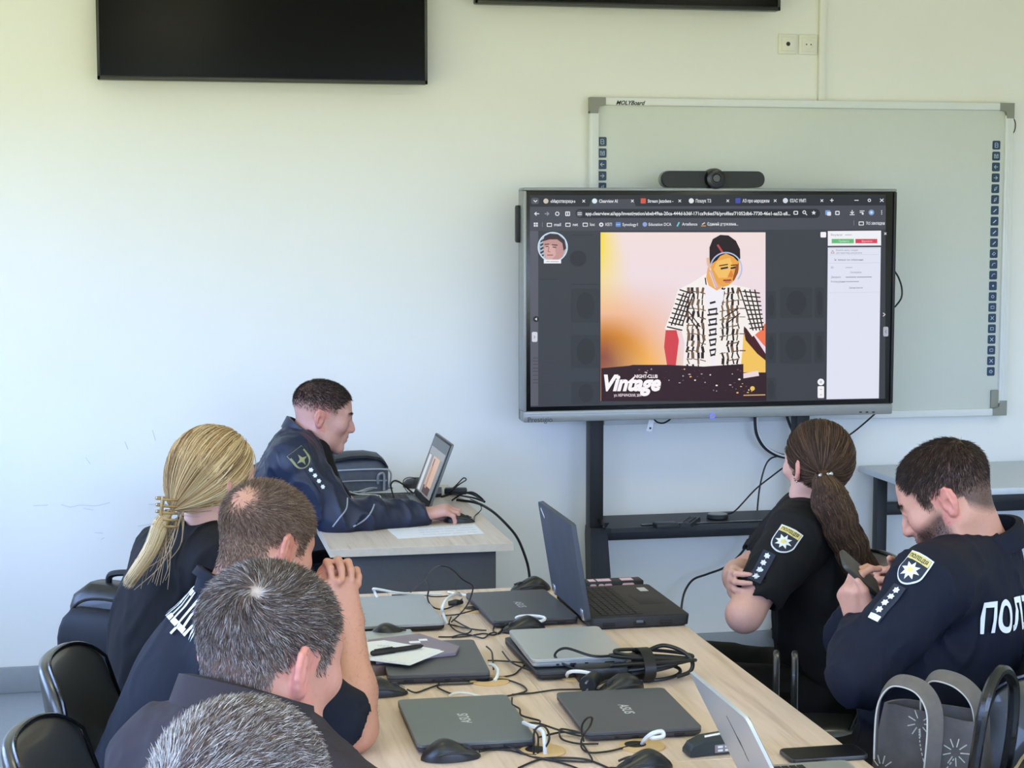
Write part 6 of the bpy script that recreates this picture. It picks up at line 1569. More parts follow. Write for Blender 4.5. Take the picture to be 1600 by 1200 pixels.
def long_hair(P, C, R, sc, clip_l, tail, n, cols, wts, seed, rad=(.088, .112, .100), cen=(0, -.012, .030), tailr=.03, wid=.0010, strays=80, hairline=.055, tail_n=.5, wave=.0):
    """strands run over the skull from the hairline to a clip, then down a tail"""
    r = np.random.default_rng(seed); cen = np.array(cen); rad = np.array(rad)
    cl = np.array(clip_l); dc = unit((cl - cen) / rad)
    D = []
    while len(D) < n:
        d = unit(r.normal(size=3)); p = cen + d * rad
        if p[1] > .075 and p[2] < .075: continue
        if p[1] > .015 and p[2] < -.005 + (p[1] - .015) * 1.4: continue
        if p[2] < -.062: continue
        if d @ dc > .985: continue
        D.append(d)
    D = np.array(D); nseg = 12; pts = []
    om = np.arccos(np.clip(D @ dc, -1, 1)); lay = r.uniform(.93, 1.02, n); ph = r.uniform(0, 6.28, n)
    clump = waves(seed + 2, 5, 26)(D)[:, None]
    for i in range(nseg + 1):
        t = i / nseg; a = np.sin((1 - t) * om) / np.sin(om); b_ = np.sin(t * om) / np.sin(om)
        d = D * a[:, None] + dc * b_[:, None]; d = d + np.cross(D, dc[None]) * (clump * .10 * math.sin(PI * t)) ; d[:, 2] -= .12 * math.sin(PI * t) * (1 - np.abs(D[:, 2])); d /= np.linalg.norm(d, axis=1)[:, None]
        sag = 1 - .07 * t ** 3
        pts.append(C + ((cen + d * rad * (lay * sag + .012 * np.sin(9 * clump[:, 0]))[:, None]) * sc) @ R.T)
    ce = C + ((cen + dc * rad) * sc) @ R.T; g = np.asarray(tail[0]) - ce
    for i in range(nseg + 1): pts[i] = pts[i] + g * max(0, (i / nseg - .45) / .55) ** 1.6
    T = smooth_path(np.array(tail), 10); m = len(T); off = r.normal(0, 1, (n, 3)); off /= np.maximum(np.linalg.norm(off, axis=1), 1)[:, None]
    idx = np.linspace(0, m - 1, 16).astype(int); last = pts[-1]; ends = r.uniform(.30, 1.0, n)
    for q, i in enumerate(idx):
        t = q / 15; w = tailr * (.35 + 1.0 * min(1, t * 3) * (1 - .45 * t)); tt = np.minimum(t, ends)
        ii = np.clip((tt * (m - 1)).astype(int), 0, m - 1); base = T[ii]
        wv = wave * np.sin(tt * 30 + ph * .25)[:, None] * np.array([1.0, .3, 0]) * t
        pts.append(base + off * w + wv)
    Pt = np.stack(pts, 1); N = Pt.shape[1]; c = palette(n, cols, wts, seed) * (1 + .18 * clump)
    dirn = np.gradient(Pt, axis=1); dirn /= np.linalg.norm(dirn, axis=2)[..., None] + 1e-9
    out = Pt - C; out /= np.linalg.norm(out, axis=2)[..., None]; A = np.cross(dirn, out); A /= np.linalg.norm(A, axis=2)[..., None] + 1e-9; Bv = np.cross(dirn, A)
    wd = wid * np.clip(np.minimum(1, (np.arange(N)[::-1] + .3) / 5), .1, 1)
    V = np.stack([Pt + (A * math.cos(a) * 1.0 + Bv * math.sin(a) * .6) * wd[None, :, None] for a in (0, 2.094, 4.189)], 2).reshape(n, -1, 3)
    base = (np.arange(n) * N * 3)[:, None]; q = []
    for i in range(N - 1):
        for a in range(3): b2 = (a + 1) % 3; q.append([i * 3 + a, i * 3 + b2, i * 3 + 3 + b2, i * 3 + 3 + a])
    F = (base[:, None] + np.array(q)[None]).reshape(-1, 4)
    return V.reshape(-1, 3), F, np.repeat(c, N * 3, axis=0)
clipw = at(266, 800, 4.00); cl_l = head_local(clipw[None], C, R, sc)[0]
tail = [clipw, at(254, 812, 3.99), at(246, 834, 3.99), at(234, 862, 3.99), at(214, 892, 3.99), at(200, 912, 3.99)]
BL_ = [(214, 188, 140), (190, 158, 110), (160, 126, 84), (230, 210, 168), (120, 92, 64)]
V, F, c = long_hair(P, C, R, sc, cl_l, tail, 5200, BL_, [5, 4, 2.5, 3, 1.2], 41, tailr=.016, rad=(.094, .116, .106), cen=(0, -.012, .026))
parts = [(V, F, c)]
cap_ = SDF(); cap_.ell(C + R @ (np.array([0, -.012, .026]) * sc), np.array([.086, .106, .097]) * sc, R)
cap_.ell(C + R @ (np.array([0, .10, -.045]) * sc), np.array([.09, .075, .085]) * sc, R, .02, 's')
cv, cf = sdf_mesh(cap_, .006); parts.append((cv, cf, np.tile(linv((136, 106, 72)), (len(cv), 1))))
hair_obj(parts, P.root)
# loose hair below the clip spreading over the shoulder
b = MB()
for k in range(26):
    r_ = random.Random(k); e_ = at(205 + r_.uniform(-12, 60), 890 + r_.uniform(-20, 34), 3.985 + r_.uniform(-.02, .02)); a_ = clipw + [r_.uniform(-.02, .03), r_.uniform(-.01, .02), r_.uniform(-.02, .01)]
    mid = (a_ + e_) / 2 + [r_.uniform(-.01, .02), 0, r_.uniform(-.02, .005)]; b.tube(smooth_path([a_, mid, e_], 6), np.linspace(.0016, .0005, 13), 4)
b.wobj('loose_strands', mat('blonde_strand', (176, 148, 108), .45), P.root)
M_clip = mat('tortoise_clip', (150, 122, 74), .25, var=.3, vscale=80, coat=.5)
b = MB(); cx = R[:, 0]; cu = np.array([0, 0, 1.0]); cb_ = -R[:, 1]
for s_ in (-1, 1):
    for k in range(5): 
        t = (k - 2) / 2; p_ = clipw + cb_ * .016 + cx * s_ * .004 + cu * t * .030; b.tube(smooth_path([p_, p_ + cb_ * .012 + cx * s_ * .006, p_ + cb_ * .002 + cx * s_ * .022, p_ - cb_ * .012 + cx * s_ * .024], 4), .0032, 6)
b.tube([clipw + cb_ * .020 - cu * .036, clipw + cb_ * .026, clipw + cb_ * .020 + cu * .036], .0045, 8); b.wobj('hair_clip', M_clip, P.root)
J.update(seat_legs(J['pelvis'], 15, .40)); legs(P, J, M_trous, b=.9)

# ---- man with clasped hands
P = Person((-.06, 3.5, 0), 'man with a thinning crown in a navy tee, chin on clasped hands')
C = at(414, 852, 3.50); R = frame_az(40, 22); sc = 1.0
J = dict(SR=np.array([.165, 3.31, .955]), SL=np.array([.14, 3.67, .95]), pelvis=np.array([-.08, 3.5, .50]), neck=at(374, 925, 3.49), ER=np.array([.375, 3.35, .799]), WR=at(546, 978, 3.48), EL=np.array([.385, 3.72, .80]), WL=at(526, 958, 3.565))
J['chest'] = np.array([.075, 3.49, .85]); J['belly'] = np.array([.0, 3.5, .67])
base_body(P, J, C, R, sc, 1.04, .060, 1.05, armr=(.053, .044, .046, .030))
hand(P.body, J['WR'], (-.25, .25, 1), (-.35, 1, .1), True, [(.9, 1.1, .7), (.95, 1.1, .7), (1.0, 1.15, .7), (1.05, 1.15, .7)], [(.6, .2, .8), (.8, -.2, .5)], .98)
hand(P.body, J['WL'], (.05, -.15, 1), (.15, -1, -.1), False, [(.65, 1.1, .7), (.75, 1.1, .7), (.7, 1.15, .7), (.8, 1.1, .7)], [(.6, .2, .8), (.8, -.2, .5)], .98)
bald = np.array([.010, -.092, .070])
bmask = lambda L: hair_mask(L, .080, -.075, recede=.02) * (1 - .93 * np.exp(-(np.linalg.norm((L - bald) * [1, .8, 1], axis=1) / .032) ** 4))
P.finish_body(.0030, skin_colour((196, 142, 118), C, R, sc, dict(hair=(98, 78, 62), mask=bmask, cap=.7, ear=(206, 128, 112))))
short_hair(P, C, R, sc, bmask, 22000, [(124, 100, 82), (98, 78, 64), (154, 134, 116), (78, 62, 52)], [4, 3, 2, 2], 51, (.008, .018), crown=bald, wid=.00055, jit=.2, bend=.4)
brows(P, C, R, sc, (90, 70, 56), 8)
o, V, F = jacket(P, J, 'tshirt', M_navyT, .012, 1.06, .9, .0028, 52, .0055, C=C, short=.88, neckcut=.066)
sn = Snap(V, F)
collar(P, J['neck'] + [-.012, 0, -.012], (C - J['neck']) * [.6, .6, 1], (1, .2, -.3), .072, .078, .042, M_navyT, .35, .010, 'collar', .004, .3)
bx = unit(J['SR'] - J['SL']); bu = unit((J['SR'] + J['SL']) / 2 - J['pelvis']); bu = unit(bu - bx * (bu @ bx))
o_, xd_, yd_ = sn.axes(298, 960, bu)
sn.text('back_lettering', M_pwhite, P.root, 'ПОЛІЦІЯ', o_ - xd_ * .085, xd_, yd_, .32, .070, .003, .02)
eo = J['SR'] + (J['ER'] - J['SR']) * .80; ex = unit(np.cross(J['ER'] - J['SR'], [0, 0, 1.0]))
v, f = fan([(.016 * math.cos(a), .018 * math.sin(a)) for a in np.linspace(0, 2 * PI, 18, endpoint=False)]); 
ev = unit(J['SR'] - J['ER']); en = unit(np.cross(ev, np.array([0, 1.0, 0])))
p0 = sn.lay('sleeve_emblem', M_pwhite, P.root, v, f, eo + en * .0, unit(np.cross(ev, en)), ev, .003)
v, f = fan([(.012 * math.cos(a), .014 * math.sin(a)) for a in np.linspace(0, 2 * PI, 18, endpoint=False)]); q = sn.lay('emblem_field', M_pnavy, p0, v, f, eo, unit(np.cross(ev, en)), ev, .0042); q.matrix_parent_inverse = Matrix.Identity(4)
# forearm hair
r_ = np.random.default_rng(4); bm_ = (P.V - J['ER']) @ unit(J['WR'] - J['ER']); seg_ = (bm_ > .015) & (bm_ < .25) & (np.linalg.norm((P.V - J['ER']) - bm_[:, None] * unit(J['WR'] - J['ER']), axis=1) < .055)
rt_, nr_ = sample_faces(P.V, P.F, P.N, seg_.astype(float), 900, 6)
v, f, c = strands(rt_, nr_, np.tile(unit(J['WR'] - J['ER']) + np.array([0, 0, -.5]), (900, 1)), np.full(900, .009), np.full(900, .00022), palette(900, [(110, 78, 60)], [1], 2), 3, .4, 2, .4)
hair_obj([(v, f, c)], P.root, 'arm_hair')
J.update(seat_legs(J['pelvis'], 5, .46)); legs(P, J, M_trous)

# ---- grey-haired man with a whorl
P = Person((-.02, 2.36, 0), 'man with short grey-brown hair swirling round a whorl, in a dark taupe collared shirt')
C = at(419, 1030, 2.36); R = frame_az(42, 14); sc = 1.04
J = dict(SL=at(262, 1192, 2.50), SR=np.array([.27, 2.20, .97]), pelvis=np.array([-.10, 2.22, .52]), neck=at(395, 1118, 2.34), EL=np.array([.16, 2.62, .80]), WL=np.array([.42, 2.62, .795]), ER=np.array([.42, 2.12, .80]), WR=np.array([.56, 2.34, .795]))
J['chest'] = np.array([.06, 2.32, .87]); J['belly'] = np.array([-.03, 2.27, .68])
base_body(P, J, C, R, sc, 1.02, .060, 1.03)
hand(P.body, J['WR'], (.8, .5, 0), (0, 0, -1), True, [(.2, .4, .3)] * 4, [(.7, .6, .1)]); hand(P.body, J['WL'], (1, -.1, 0), (0, 0, -1), False, [(.2, .4, .3)] * 4, [(.7, .6, .1)])
whorl = np.array([.036, -.078, .084])
gm = lambda L: hair_mask(L, .080, -.078)
wspot = lambda V, L, col: col + (linv((196, 184, 176)) - col) * (np.exp(-(np.linalg.norm(L - whorl, axis=1) / .009) ** 2))[:, None]
P.finish_body(.0030, skin_colour((200, 144, 126), C, R, sc, dict(hair=(74, 64, 58), mask=gm, cap=.85, ear=(218, 138, 128), extra=wspot)))
def gcol(L, seed):
    n = len(L); r = np.random.default_rng(seed); br = np.array([linv((92, 78, 70)), linv((66, 56, 52)), linv((116, 100, 90))])[r.integers(0, 3, n)]; gr = np.array([linv((158, 151, 149)), linv((184, 178, 176)), linv((118, 112, 110))])[r.integers(0, 3, n)]
    pg = np.clip(.18 + .45 * np.clip((.06 - L[:, 2]) / .10, 0, 1) + .1 * (L[:, 1] < -.05), 0, .7); k = r.uniform(0, 1, n) < pg
    c = np.where(k[:, None], gr, br); d = np.linalg.norm(L - whorl, axis=1); c = np.where((d < .0065)[:, None], linv((190, 184, 180)), c); return c * r.uniform(.8, 1.15, (n, 1))
short_hair(P, C, R, sc, gm, 30000, gcol, None, 61, (.009, .020), crown=whorl, wid=.00055, jit=.16, bend=.20, twist=.9)
o, V, F = jacket(P, J, 'shirt', M_taupe, .016, 1.06, .95, .005, 62, .006, C=C, neckcut=.070)
collar(P, J['neck'] + [-.012, -.008, .002], (C - J['neck']) * [.5, .5, 1], R[:, 1] * [1, 1, 0], .078, .080, .052, M_taupe, .4, .016, 'collar', .004, .7)
J.update(seat_legs(J['pelvis'], 10, .46)); legs(P, J, M_trous)

# ---- foremost man, only his crown in view
P = Person((-.04, 1.8, 0), 'foremost man with greying hair, only the top of his head in view')
C = at(376, 1290, 1.80); R = frame_az(55, 8); sc = 1.05
J = dict(SL=C + [-.20, .10, -.25], SR=C + [.10, -.16, -.25], pelvis=np.array([-.12, 1.72, .52]), neck=C + [-.03, -.02, -.15], EL=np.array([.14, 2.02, .80]), WL=np.array([.40, 2.02, .795]), ER=np.array([.34, 1.60, .80]), WR=np.array([.46, 1.84, .795]))
base_body(P, J, C, R, sc, 1.04, .060, 1.03)
hand(P.body, J['WR'], (.8, .5, 0), (0, 0, -1), True, [(.2, .4, .3)] * 4, [(.7, .6, .1)]); hand(P.body, J['WL'], (1, -.1, 0), (0, 0, -1), False, [(.2, .4, .3)] * 4, [(.7, .6, .1)])
P.finish_body(.0034, skin_colour((200, 146, 126), C, R, sc, dict(hair=(84, 74, 70), mask=gm, cap=.85)))
wh2 = np.array([-.04, -.095, .030])
def gcol2(L, seed):
    n = len(L); r = np.random.default_rng(seed); br = np.array([linv((100, 84, 78)), linv((74, 62, 60)), linv((126, 110, 104))])[r.integers(0, 3, n)]; gr = np.array([linv((176, 172, 172)), linv((204, 200, 200)), linv((140, 136, 136))])[r.integers(0, 3, n)]
    pg = np.clip(.38 + .3 * (L[:, 0] < -.01) + .2 * np.clip((.09 - L[:, 2]) / .06, 0, 1), 0, .75); k = r.uniform(0, 1, n) < pg; return np.where(k[:, None], gr, br) * r.uniform(.8, 1.15, (n, 1))
short_hair(P, C, R, sc, gm, 30000, gcol2, None, 71, (.008, .016), crown=wh2, wid=.00055, jit=.20, bend=.22, twist=.5)
o, V, F = jacket(P, J, 'shirt', M_navy2, .016, 1.06, .95, .005, 72, .007, C=C, neckcut=.070)
J.update(seat_legs(J['pelvis'], 10, .46)); legs(P, J, M_trous)

# ---- seated woman on the right, arms crossed
P = Person((1.80, 4.45, 0), 'woman with a long brown ponytail and crossed arms in a black short-sleeved police polo')
C = at(1277, 726, 4.40); R = frame_az(104, 2); sc = .95
SLw = at(1246, 838, 4.30)
J = dict(SL=SLw, SR=SLw + [.15, .30, .0], pelvis=np.array([1.80, 4.50, .50]), neck=at(1278, 812, 4.42), EL=at(1163, 960, 4.225), WL=np.array([1.63, 4.53, .81]), ER=np.array([1.60, 4.60, .80]), WR=at(1144, 904, 4.36))
J['chest'] = np.array([1.74, 4.44, .87]); J['belly'] = np.array([1.77, 4.47, .68])
base_body(P, J, C, R, sc, .95, .047, .92, armr=(.052, .043, .043, .027))
hand(P.body, J['WR'], (-.3, -.95, .05), (.95, -.3, 0), True, [(.2, .7, .5)] * 4, [(.9, .1, .3)], .90)
hand(P.body, J['WL'], (.9, .4, .05), (.3, -.8, 0), False, [(.3, .5, .3)] * 4, [(.7, .6, .1)], .88)
P.finish_body(.0030, skin_colour((214, 166, 150), C, R, sc, dict(hair=(58, 44, 36), mask=lambda L: hair_mask(L, .07, -.06), ear=(222, 140, 124), cheek=(214, 150, 134))))
o, V, F = jacket(P, J, 'polo_shirt', M_blk, .010, 1.0, .9, .004, 81, .0048, C=C, short=.71, neckcut=.052, armr=(.055, .047, .046, .036))
sn = Snap(V, F)
collar(P, J['neck'] + [0, 0, .004], (C - J['neck']) * [.4, .4, 1], R[:, 1] * [1, 1, 0], .060, .064, .036, M_blk, .4, .012, 'collar', .003, .7)
ud = unit(J['EL'] - J['SL'])
police_patch(sn, P, *sn.axes(1226, 845, -ud), .062, .078)
rank_tab(sn, P, *sn.axes(1191, 886, -ud), .036, .085)
clipw = at(1284, 743, 4.29); cl_l = head_local(clipw[None], C, R, sc)[0]
tail = [clipw, at(1292, 765, 4.27), at(1305, 800, 4.25), at(1322, 840, 4.24), at(1342, 880, 4.24), at(1357, 915, 4.25)]
BR_ = [(84, 62, 48), (66, 48, 38), (104, 78, 58), (52, 39, 32), (134, 104, 78)]
V, F, c = long_hair(P, C, R, sc, cl_l, tail, 5200, BR_, [4, 4, 2, 3, .5], 83, tailr=.042, rad=(.089, .112, .104), cen=(0, -.012, .024), wave=.010)
cap_ = SDF(); cap_.ell(C + R @ (np.array([0, -.012, .024]) * sc), np.array([.083, .104, .096]) * sc, R); cap_.ell(C + R @ (np.array([0, .10, -.05]) * sc), np.array([.09, .07, .085]) * sc, R, .02, 's')
for e_ in (-1, 1): cap_.ell(C + R @ (np.array([e_ * .085, .005, -.030]) * sc), np.array([.03, .045, .050]) * sc, R, .01, 's')
cv, cf = sdf_mesh(cap_, .006); tl_ = SDF(); tl_.chain([np.array(t) for t in tail], [.012, .026, .032, .030, .022, .010], .02); tv, tf = sdf_mesh(tl_, .006)
hair_obj([(V, F, c), (cv, cf, np.tile(linv((62, 46, 37)), (len(cv), 1))), (tv, tf, np.tile(linv((56, 42, 34)), (len(tv), 1)))], P.root)
b = MB()
for x, y, z in ((-.014, 0, .004), (-.004, .004, .0), (.006, .002, .006), (.014, .004, .008), (.010, .0, -.004), (-.008, .002, -.008)): 
    q = clipw - np.array([0, .022, 0]) + np.array([x, -y, z]); b.tube([q, q + [0, -.004, 0], q + [0, -.007, 0]], [.003, .0055, .002], 8)
b.tube([clipw + [-.022, -.018, -.002], clipw + [0, -.026, .0], clipw + [.022, -.018, .004]], .003, 6); b.wobj('hair_clip', M_chrome, P.root)
b = MB(); q = C + R @ (np.array([-.077, -.012, -.038]) * sc); b.tube([q, q - [0, 0, .003], q - [0, 0, .006]], [.0015, .0028, .001], 8); b.wobj('earring', M_chrome, P.root)
J.update(seat_legs(J['pelvis'], 175, .42)); legs(P, J, M_trous, b=.95)

# ---- man with the phone, right
P = Person((1.70, 3.62, 0), 'bearded man in a navy police jacket, head bowed over a phone in his hands')
C = at(1480, 779, 3.62); R = frame_az(143, 30); sc = 1.02
J = dict(SL=at(1454, 915, 3.43), SR=at(1525, 905, 3.80), pelvis=np.array([1.63, 3.60, .52]), neck=at(1530, 852, 3.63), EL=at(1346, 1052, 3.40), WL=at(1345, 985, 3.55), ER=np.array([1.62, 3.86, .80]), WR=at(1400, 912, 3.74))
J['chest'] = at(1512, 980, 3.62); J['belly'] = at(1435, 1050, 3.61)
base_body(P, J, C, R, sc, 1.0, .059, 1.04)
ph_c = at(1344, 897, 3.545)
hand(P.body, J['WL'], (-.30, .12, 1), (.90, .18, .30), False, [(.65, .8, .5), (.75, .85, .5), (.8, .9, .5), (.85, .9, .5)], [(.8, .50, .10), (.98, .15, -.12), (1, -.02, -.30)], 1.0)
hand(P.body, J['WR'], unit(at(1350, 915, 3.62) - J['WR']), (0, -1, .2), True, [(.4, .8, .5)] * 4, [(.7, .5, .3), (.9, .2, .2)], .98)
bm2 = lambda L: hair_mask(L, .086, -.07, recede=.012)
for e_ in (-1, 1): P.body.ell(C + R @ (np.array([e_ * .0315, .0785, .0035]) * sc), np.array([.0125, .0118, .0115]) * sc, R, .003)
def lash(V, L, col):
    w = np.exp(-((np.abs(L[:, 0]) - .0315) / .014) ** 4 - ((L[:, 2] + .0055) / .0018) ** 2) * (L[:, 1] > .07); return col * (1 - .85 * w[:, None]) + linv((40, 28, 24)) * (.85 * w[:, None])
P.finish_body(.0028, skin_colour((206, 152, 130), C, R, sc, dict(hair=(58, 46, 40), mask=bm2, cap=.85, ear=(216, 128, 116), beard=(80, 58, 48), brow=(46, 34, 28), lip=(176, 108, 100), extra=lash)))
nape = lambda L: np.clip(.5 + 1.2 * (L[:, 2] + .03) / .10, .5, 1.0) * np.clip(1 - .75 * np.clip((L[:, 1] - .045) / .03, 0, 1), .25, 1)
short_hair(P, C, R, sc, bm2, 20000, [(52, 41, 36), (66, 52, 44), (42, 34, 30), (84, 68, 58)], [4, 3, 3, 1], 91, (.008, .020), crown=(.01, -.078, .095), wid=.0005, jit=.16, bend=.22, lenfn=nape)
def bmask2(L):
    z, y, ax = L[:, 2], L[:, 1], np.abs(L[:, 0]); w = np.clip((-.028 - .25 * np.clip(y - .03, 0, 1) - z) / .02 + .3, 0, 1) * np.clip((y - .0) / .02, 0, 1) * (z > -.122) * (np.abs(y) < .13)
    return w * (1 - np.exp(-((ax / .021) ** 4 + ((z + .062) / .013) ** 4)) * (y > .08))
short_hair(P, C, R, sc, bmask2, 9000, [(60, 44, 36), (80, 60, 50), (46, 35, 30)], [3, 2, 2], 93, (.005, .008), crown=(0, .05, .1), wid=.00045, jit=.4, bend=.5, seg=2).name = 'beard'
brows(P, C, R, sc, (44, 33, 28), 12, 360)
o, V, F = jacket(P, J, 'police_jacket', M_navy2, .018, 1.04, .90, .006, 92, .0055, C=C, neckcut=.068)
sn = Snap(V, F)
collar(P, J['neck'] + [.0, 0, -.004], (C - J['neck']) * [.35, .5, 1] + np.array([.02, 0, .02]), (-1, 0, -.35), .076, .082, .060, M_navy2, .45, .020, 'collar', .004, .75)
ud = unit(J['EL'] - J['SL'])
police_patch(sn, P, *sn.axes(1426, 889, -ud), .058, .072)
rank_tab(sn, P, *sn.axes(1386, 942, -ud), .034, .092, 4, True)
o_, xd_, yd_ = sn.axes(1568, 963, (.04, 0, 1), True)
sn.text('back_lettering', M_pwhite, P.root, 'ПОЛІЦІЯ', o_ + xd_ * .075, xd_, yd_, .27, .064, .003, .03)
J.update(seat_legs(J['pelvis'], 180, .42)); legs(P, J, M_trous)
b = MB(); ring = []
o = empty('smartphone', tuple(ph_c), 'dark phone held in the hands of the bearded man', 'phone')
a_, b2_ = at(1322, 876, 3.545), at(1364, 914, 3.555); ld = unit(b2_ - a_); nrm_ = unit(np.array([.62, -.43, .65]) - ld * (np.array([.62, -.43, .65]) @ ld)); wdv = np.cross(nrm_, ld); Mx = np.stack([ld, wdv, nrm_], 1)
b = MB(); b.R = Mx; b.loft([[(x * s_, y * s_, z) for x, y in rrect(.120, .068, .012, 5)] for z, s_ in ((-.005, .97), (-.003, 1), (.003, 1), (.005, .97))]); b.obj('case', mat('phone_olive', (58, 58, 50), .45, var=.3, vscale=60), o)
b = MB(); b.R = Mx; b.prism(rrect(.112, .060, .010, 5), -.0058, -.0050); b.obj('screen', mat('phone_glass', (9, 9, 10), .2), o)
# ------------------------------------------------------------------ chairs and bags
M_leath = mat('black_leather', (46, 48, 49), 0.36, spec=.7, var=.08, bump=.2, bscale=260, coat=.35)
M_leath2 = mat('glossy_black_leather', (16, 17, 18), 0.22, spec=.6, var=.08, bump=.2, bscale=160)
M_tube = mat('chair_frame_steel', (40, 42, 44), 0.3, metal=.7, var=.03)
def cushion(G, th): 
    return MB().sheet(G, th)
def make_chair(loc, az, label):
    """local +x faces the way the sitter looks; shell back with piping on a four-legged frame"""
    o = empty('conference_chair', loc, label, 'chair', math.radians(az), 'black leather conference chairs')
    n, m = 22, 14; G = np.zeros((n, m, 3))
    for i, u in enumerate(np.linspace(-1, 1, n)):
        for j, v in enumerate(np.linspace(0, 1, m)):
            wd = .232 * (1 - .16 * max(0, v - .62) / .38) * (.93 + .07 * min(1, v * 3))
            top = .880 - .055 * abs(u) ** 4
            z = .47 + (top - .47) * v
            G[i, j] = (-.235 - .10 * v ** 1.3 + .085 * abs(u) ** 2.2 * (1 - .25 * v) - .02 * math.sin(PI * v), u * wd, z)
    uu = np.linspace(-1, 1, n)[:, None]; vv = np.linspace(0, 1, m)[None]
    puff = .006 + .085 * (1 - np.abs(uu) ** 2.1) * np.clip(np.sin(PI * np.clip(vv, 0, 1) ** 1.0 * .5 + PI * .5 * np.clip((vv - .0), 0, 1)), 0, 1) ** .7
    Fr = G.copy(); Fr[..., 0] += puff; Fr[..., 2] += .012 * puff / .05 * vv; Bk = G.copy(); Bk[..., 0] -= .016
    nb_ = n * m; F = []
    for i in range(n - 1):
        for j in range(m - 1):
            q = (i * m + j, (i + 1) * m + j, (i + 1) * m + j + 1, i * m + j + 1); F += [q, tuple(nb_ + k for k in q[::-1])]
    ring = [i * m for i in range(n)][::-1] + [j for j in range(1, m)] + [i * m + m - 1 for i in range(1, n)] + [(n - 1) * m + j for j in range(m - 2, 0, -1)]
    for k in range(len(ring)): F.append((ring[k], ring[(k + 1) % len(ring)], nb_ + ring[(k + 1) % len(ring)], nb_ + ring[k]))
    b = MB().add(np.concatenate([Fr.reshape(-1, 3), Bk.reshape(-1, 3)]), F); me = b.mesh('backrest'); bm = bmesh.new(); bm.from_mesh(me); bmesh.ops.recalc_face_normals(bm, faces=bm.faces[:]); bm.to_mesh(me); bm.free(); bk = link('backrest', me, M_leath, o, 180)
    md = bk.modifiers.new('round', 'SUBSURF'); md.levels = 1; md.render_levels = 1
    pp = [G[0, j] for j in range(m)] + [G[i, m - 1] for i in range(1, n)] + [G[n - 1, j] for j in range(m - 2, -1, -1)]
    pp = np.array(pp) * [1, .985, 1] + [.010, 0, -.002]; MB().tube(pp, .0042, 6).obj('piping', M_leath2, bk)
    S = np.zeros((12, 12, 3))
    for i, u in enumerate(np.linspace(-1, 1, 12)):
        for j, v in enumerate(np.linspace(-1, 1, 12)): S[i, j] = (.02 + .235 * u, .235 * v * (1 - .06 * max(0, -u)), .455 - .014 * abs(u) ** 3 - .012 * abs(v) ** 3 - (.02 * max(0, u) ** 4))
    st_ = link('seat', MB().sheet(S, .06).mesh('seat'), M_leath, o, 180); md = st_.modifiers.new('round', 'SUBSURF'); md.levels = 1; md.render_levels = 1
    for sx, sy in ((.21, .22), (.21, -.22), (-.20, .20), (-.20, -.20)):
        MB().tube([(sx, sy, .42), (sx * 1.08, sy * 1.06, .02), (sx * 1.08, sy * 1.06, .0)], [.012, .012, .014], 10).obj('leg', M_tube, o)
    f = MB(); f.tube([(.21, .22, .415), (-.20, .20, .415)], .011, 8).tube([(.21, -.22, .415), (-.20, -.20, .415)], .011, 8).tube([(-.20, .20, .415), (-.20, -.20, .415)], .011, 8).tube([(.21, .22, .415), (.21, -.22, .415)], .011, 8)
    f.tube([(-.20, .12, .415), (-.26, .12, .50), (-.285, .12, .62)], .010, 8).tube([(-.20, -.12, .415), (-.26, -.12, .50), (-.285, -.12, .62)], .010, 8); f.obj('seat_frame', M_tube, o)
    return o
def place(o, loc, az, label):
    c = copy_tree(o); c.location = loc; c.rotation_euler = (0, 0, math.radians(az)); c['label'] = label; return c
ch = make_chair((.115, 3.69, 0), -11, 'black leather chair behind the blonde woman, its padded back at the left edge')
place(ch, (.085, 3.13, 0), -11, 'black leather chair at the lower left corner, behind the man with clasped hands')
place(ch, (.02, 2.30, 0), -10, 'black leather chair under the man with the hair whorl')
place(ch, (.0, 1.70, 0), -10, 'black leather chair under the foremost grey-haired man')
place(ch, (1.62, 4.42, 0), 178, 'black leather chair under the woman with the ponytail')
place(ch, (1.60, 3.42, 0), 176, 'black leather chair behind the bearded man at the right edge')
place(ch, (1.50, 2.98, 0), 203, 'black leather chair holding the grey tote and the black handbag')
place(ch, (.42, 6.05, 0), 0, 'black leather chair under the presenting officer')
def stool(x, y, label):
    s_ = empty('stool', (x, y, 0), label, 'stool'); MB().tube([(0, 0, .41), (0, 0, .42), (0, 0, .44), (0, 0, .448)], [.13, .15, .15, .14], 28).obj('seat', M_leath, s_)
    for a_ in range(4): MB().tube([(.10 * math.cos(a_ * PI / 2 + .4), .10 * math.sin(a_ * PI / 2 + .4), .41), (.13 * math.cos(a_ * PI / 2 + .4), .13 * math.sin(a_ * PI / 2 + .4), 0)], .011, 8).obj('leg', M_tube, s_)
stool(-.07, 4.62, 'low dark stool under the black backpack'); stool(1.50, 4.00, 'low dark stool under the black handbag with looped straps')

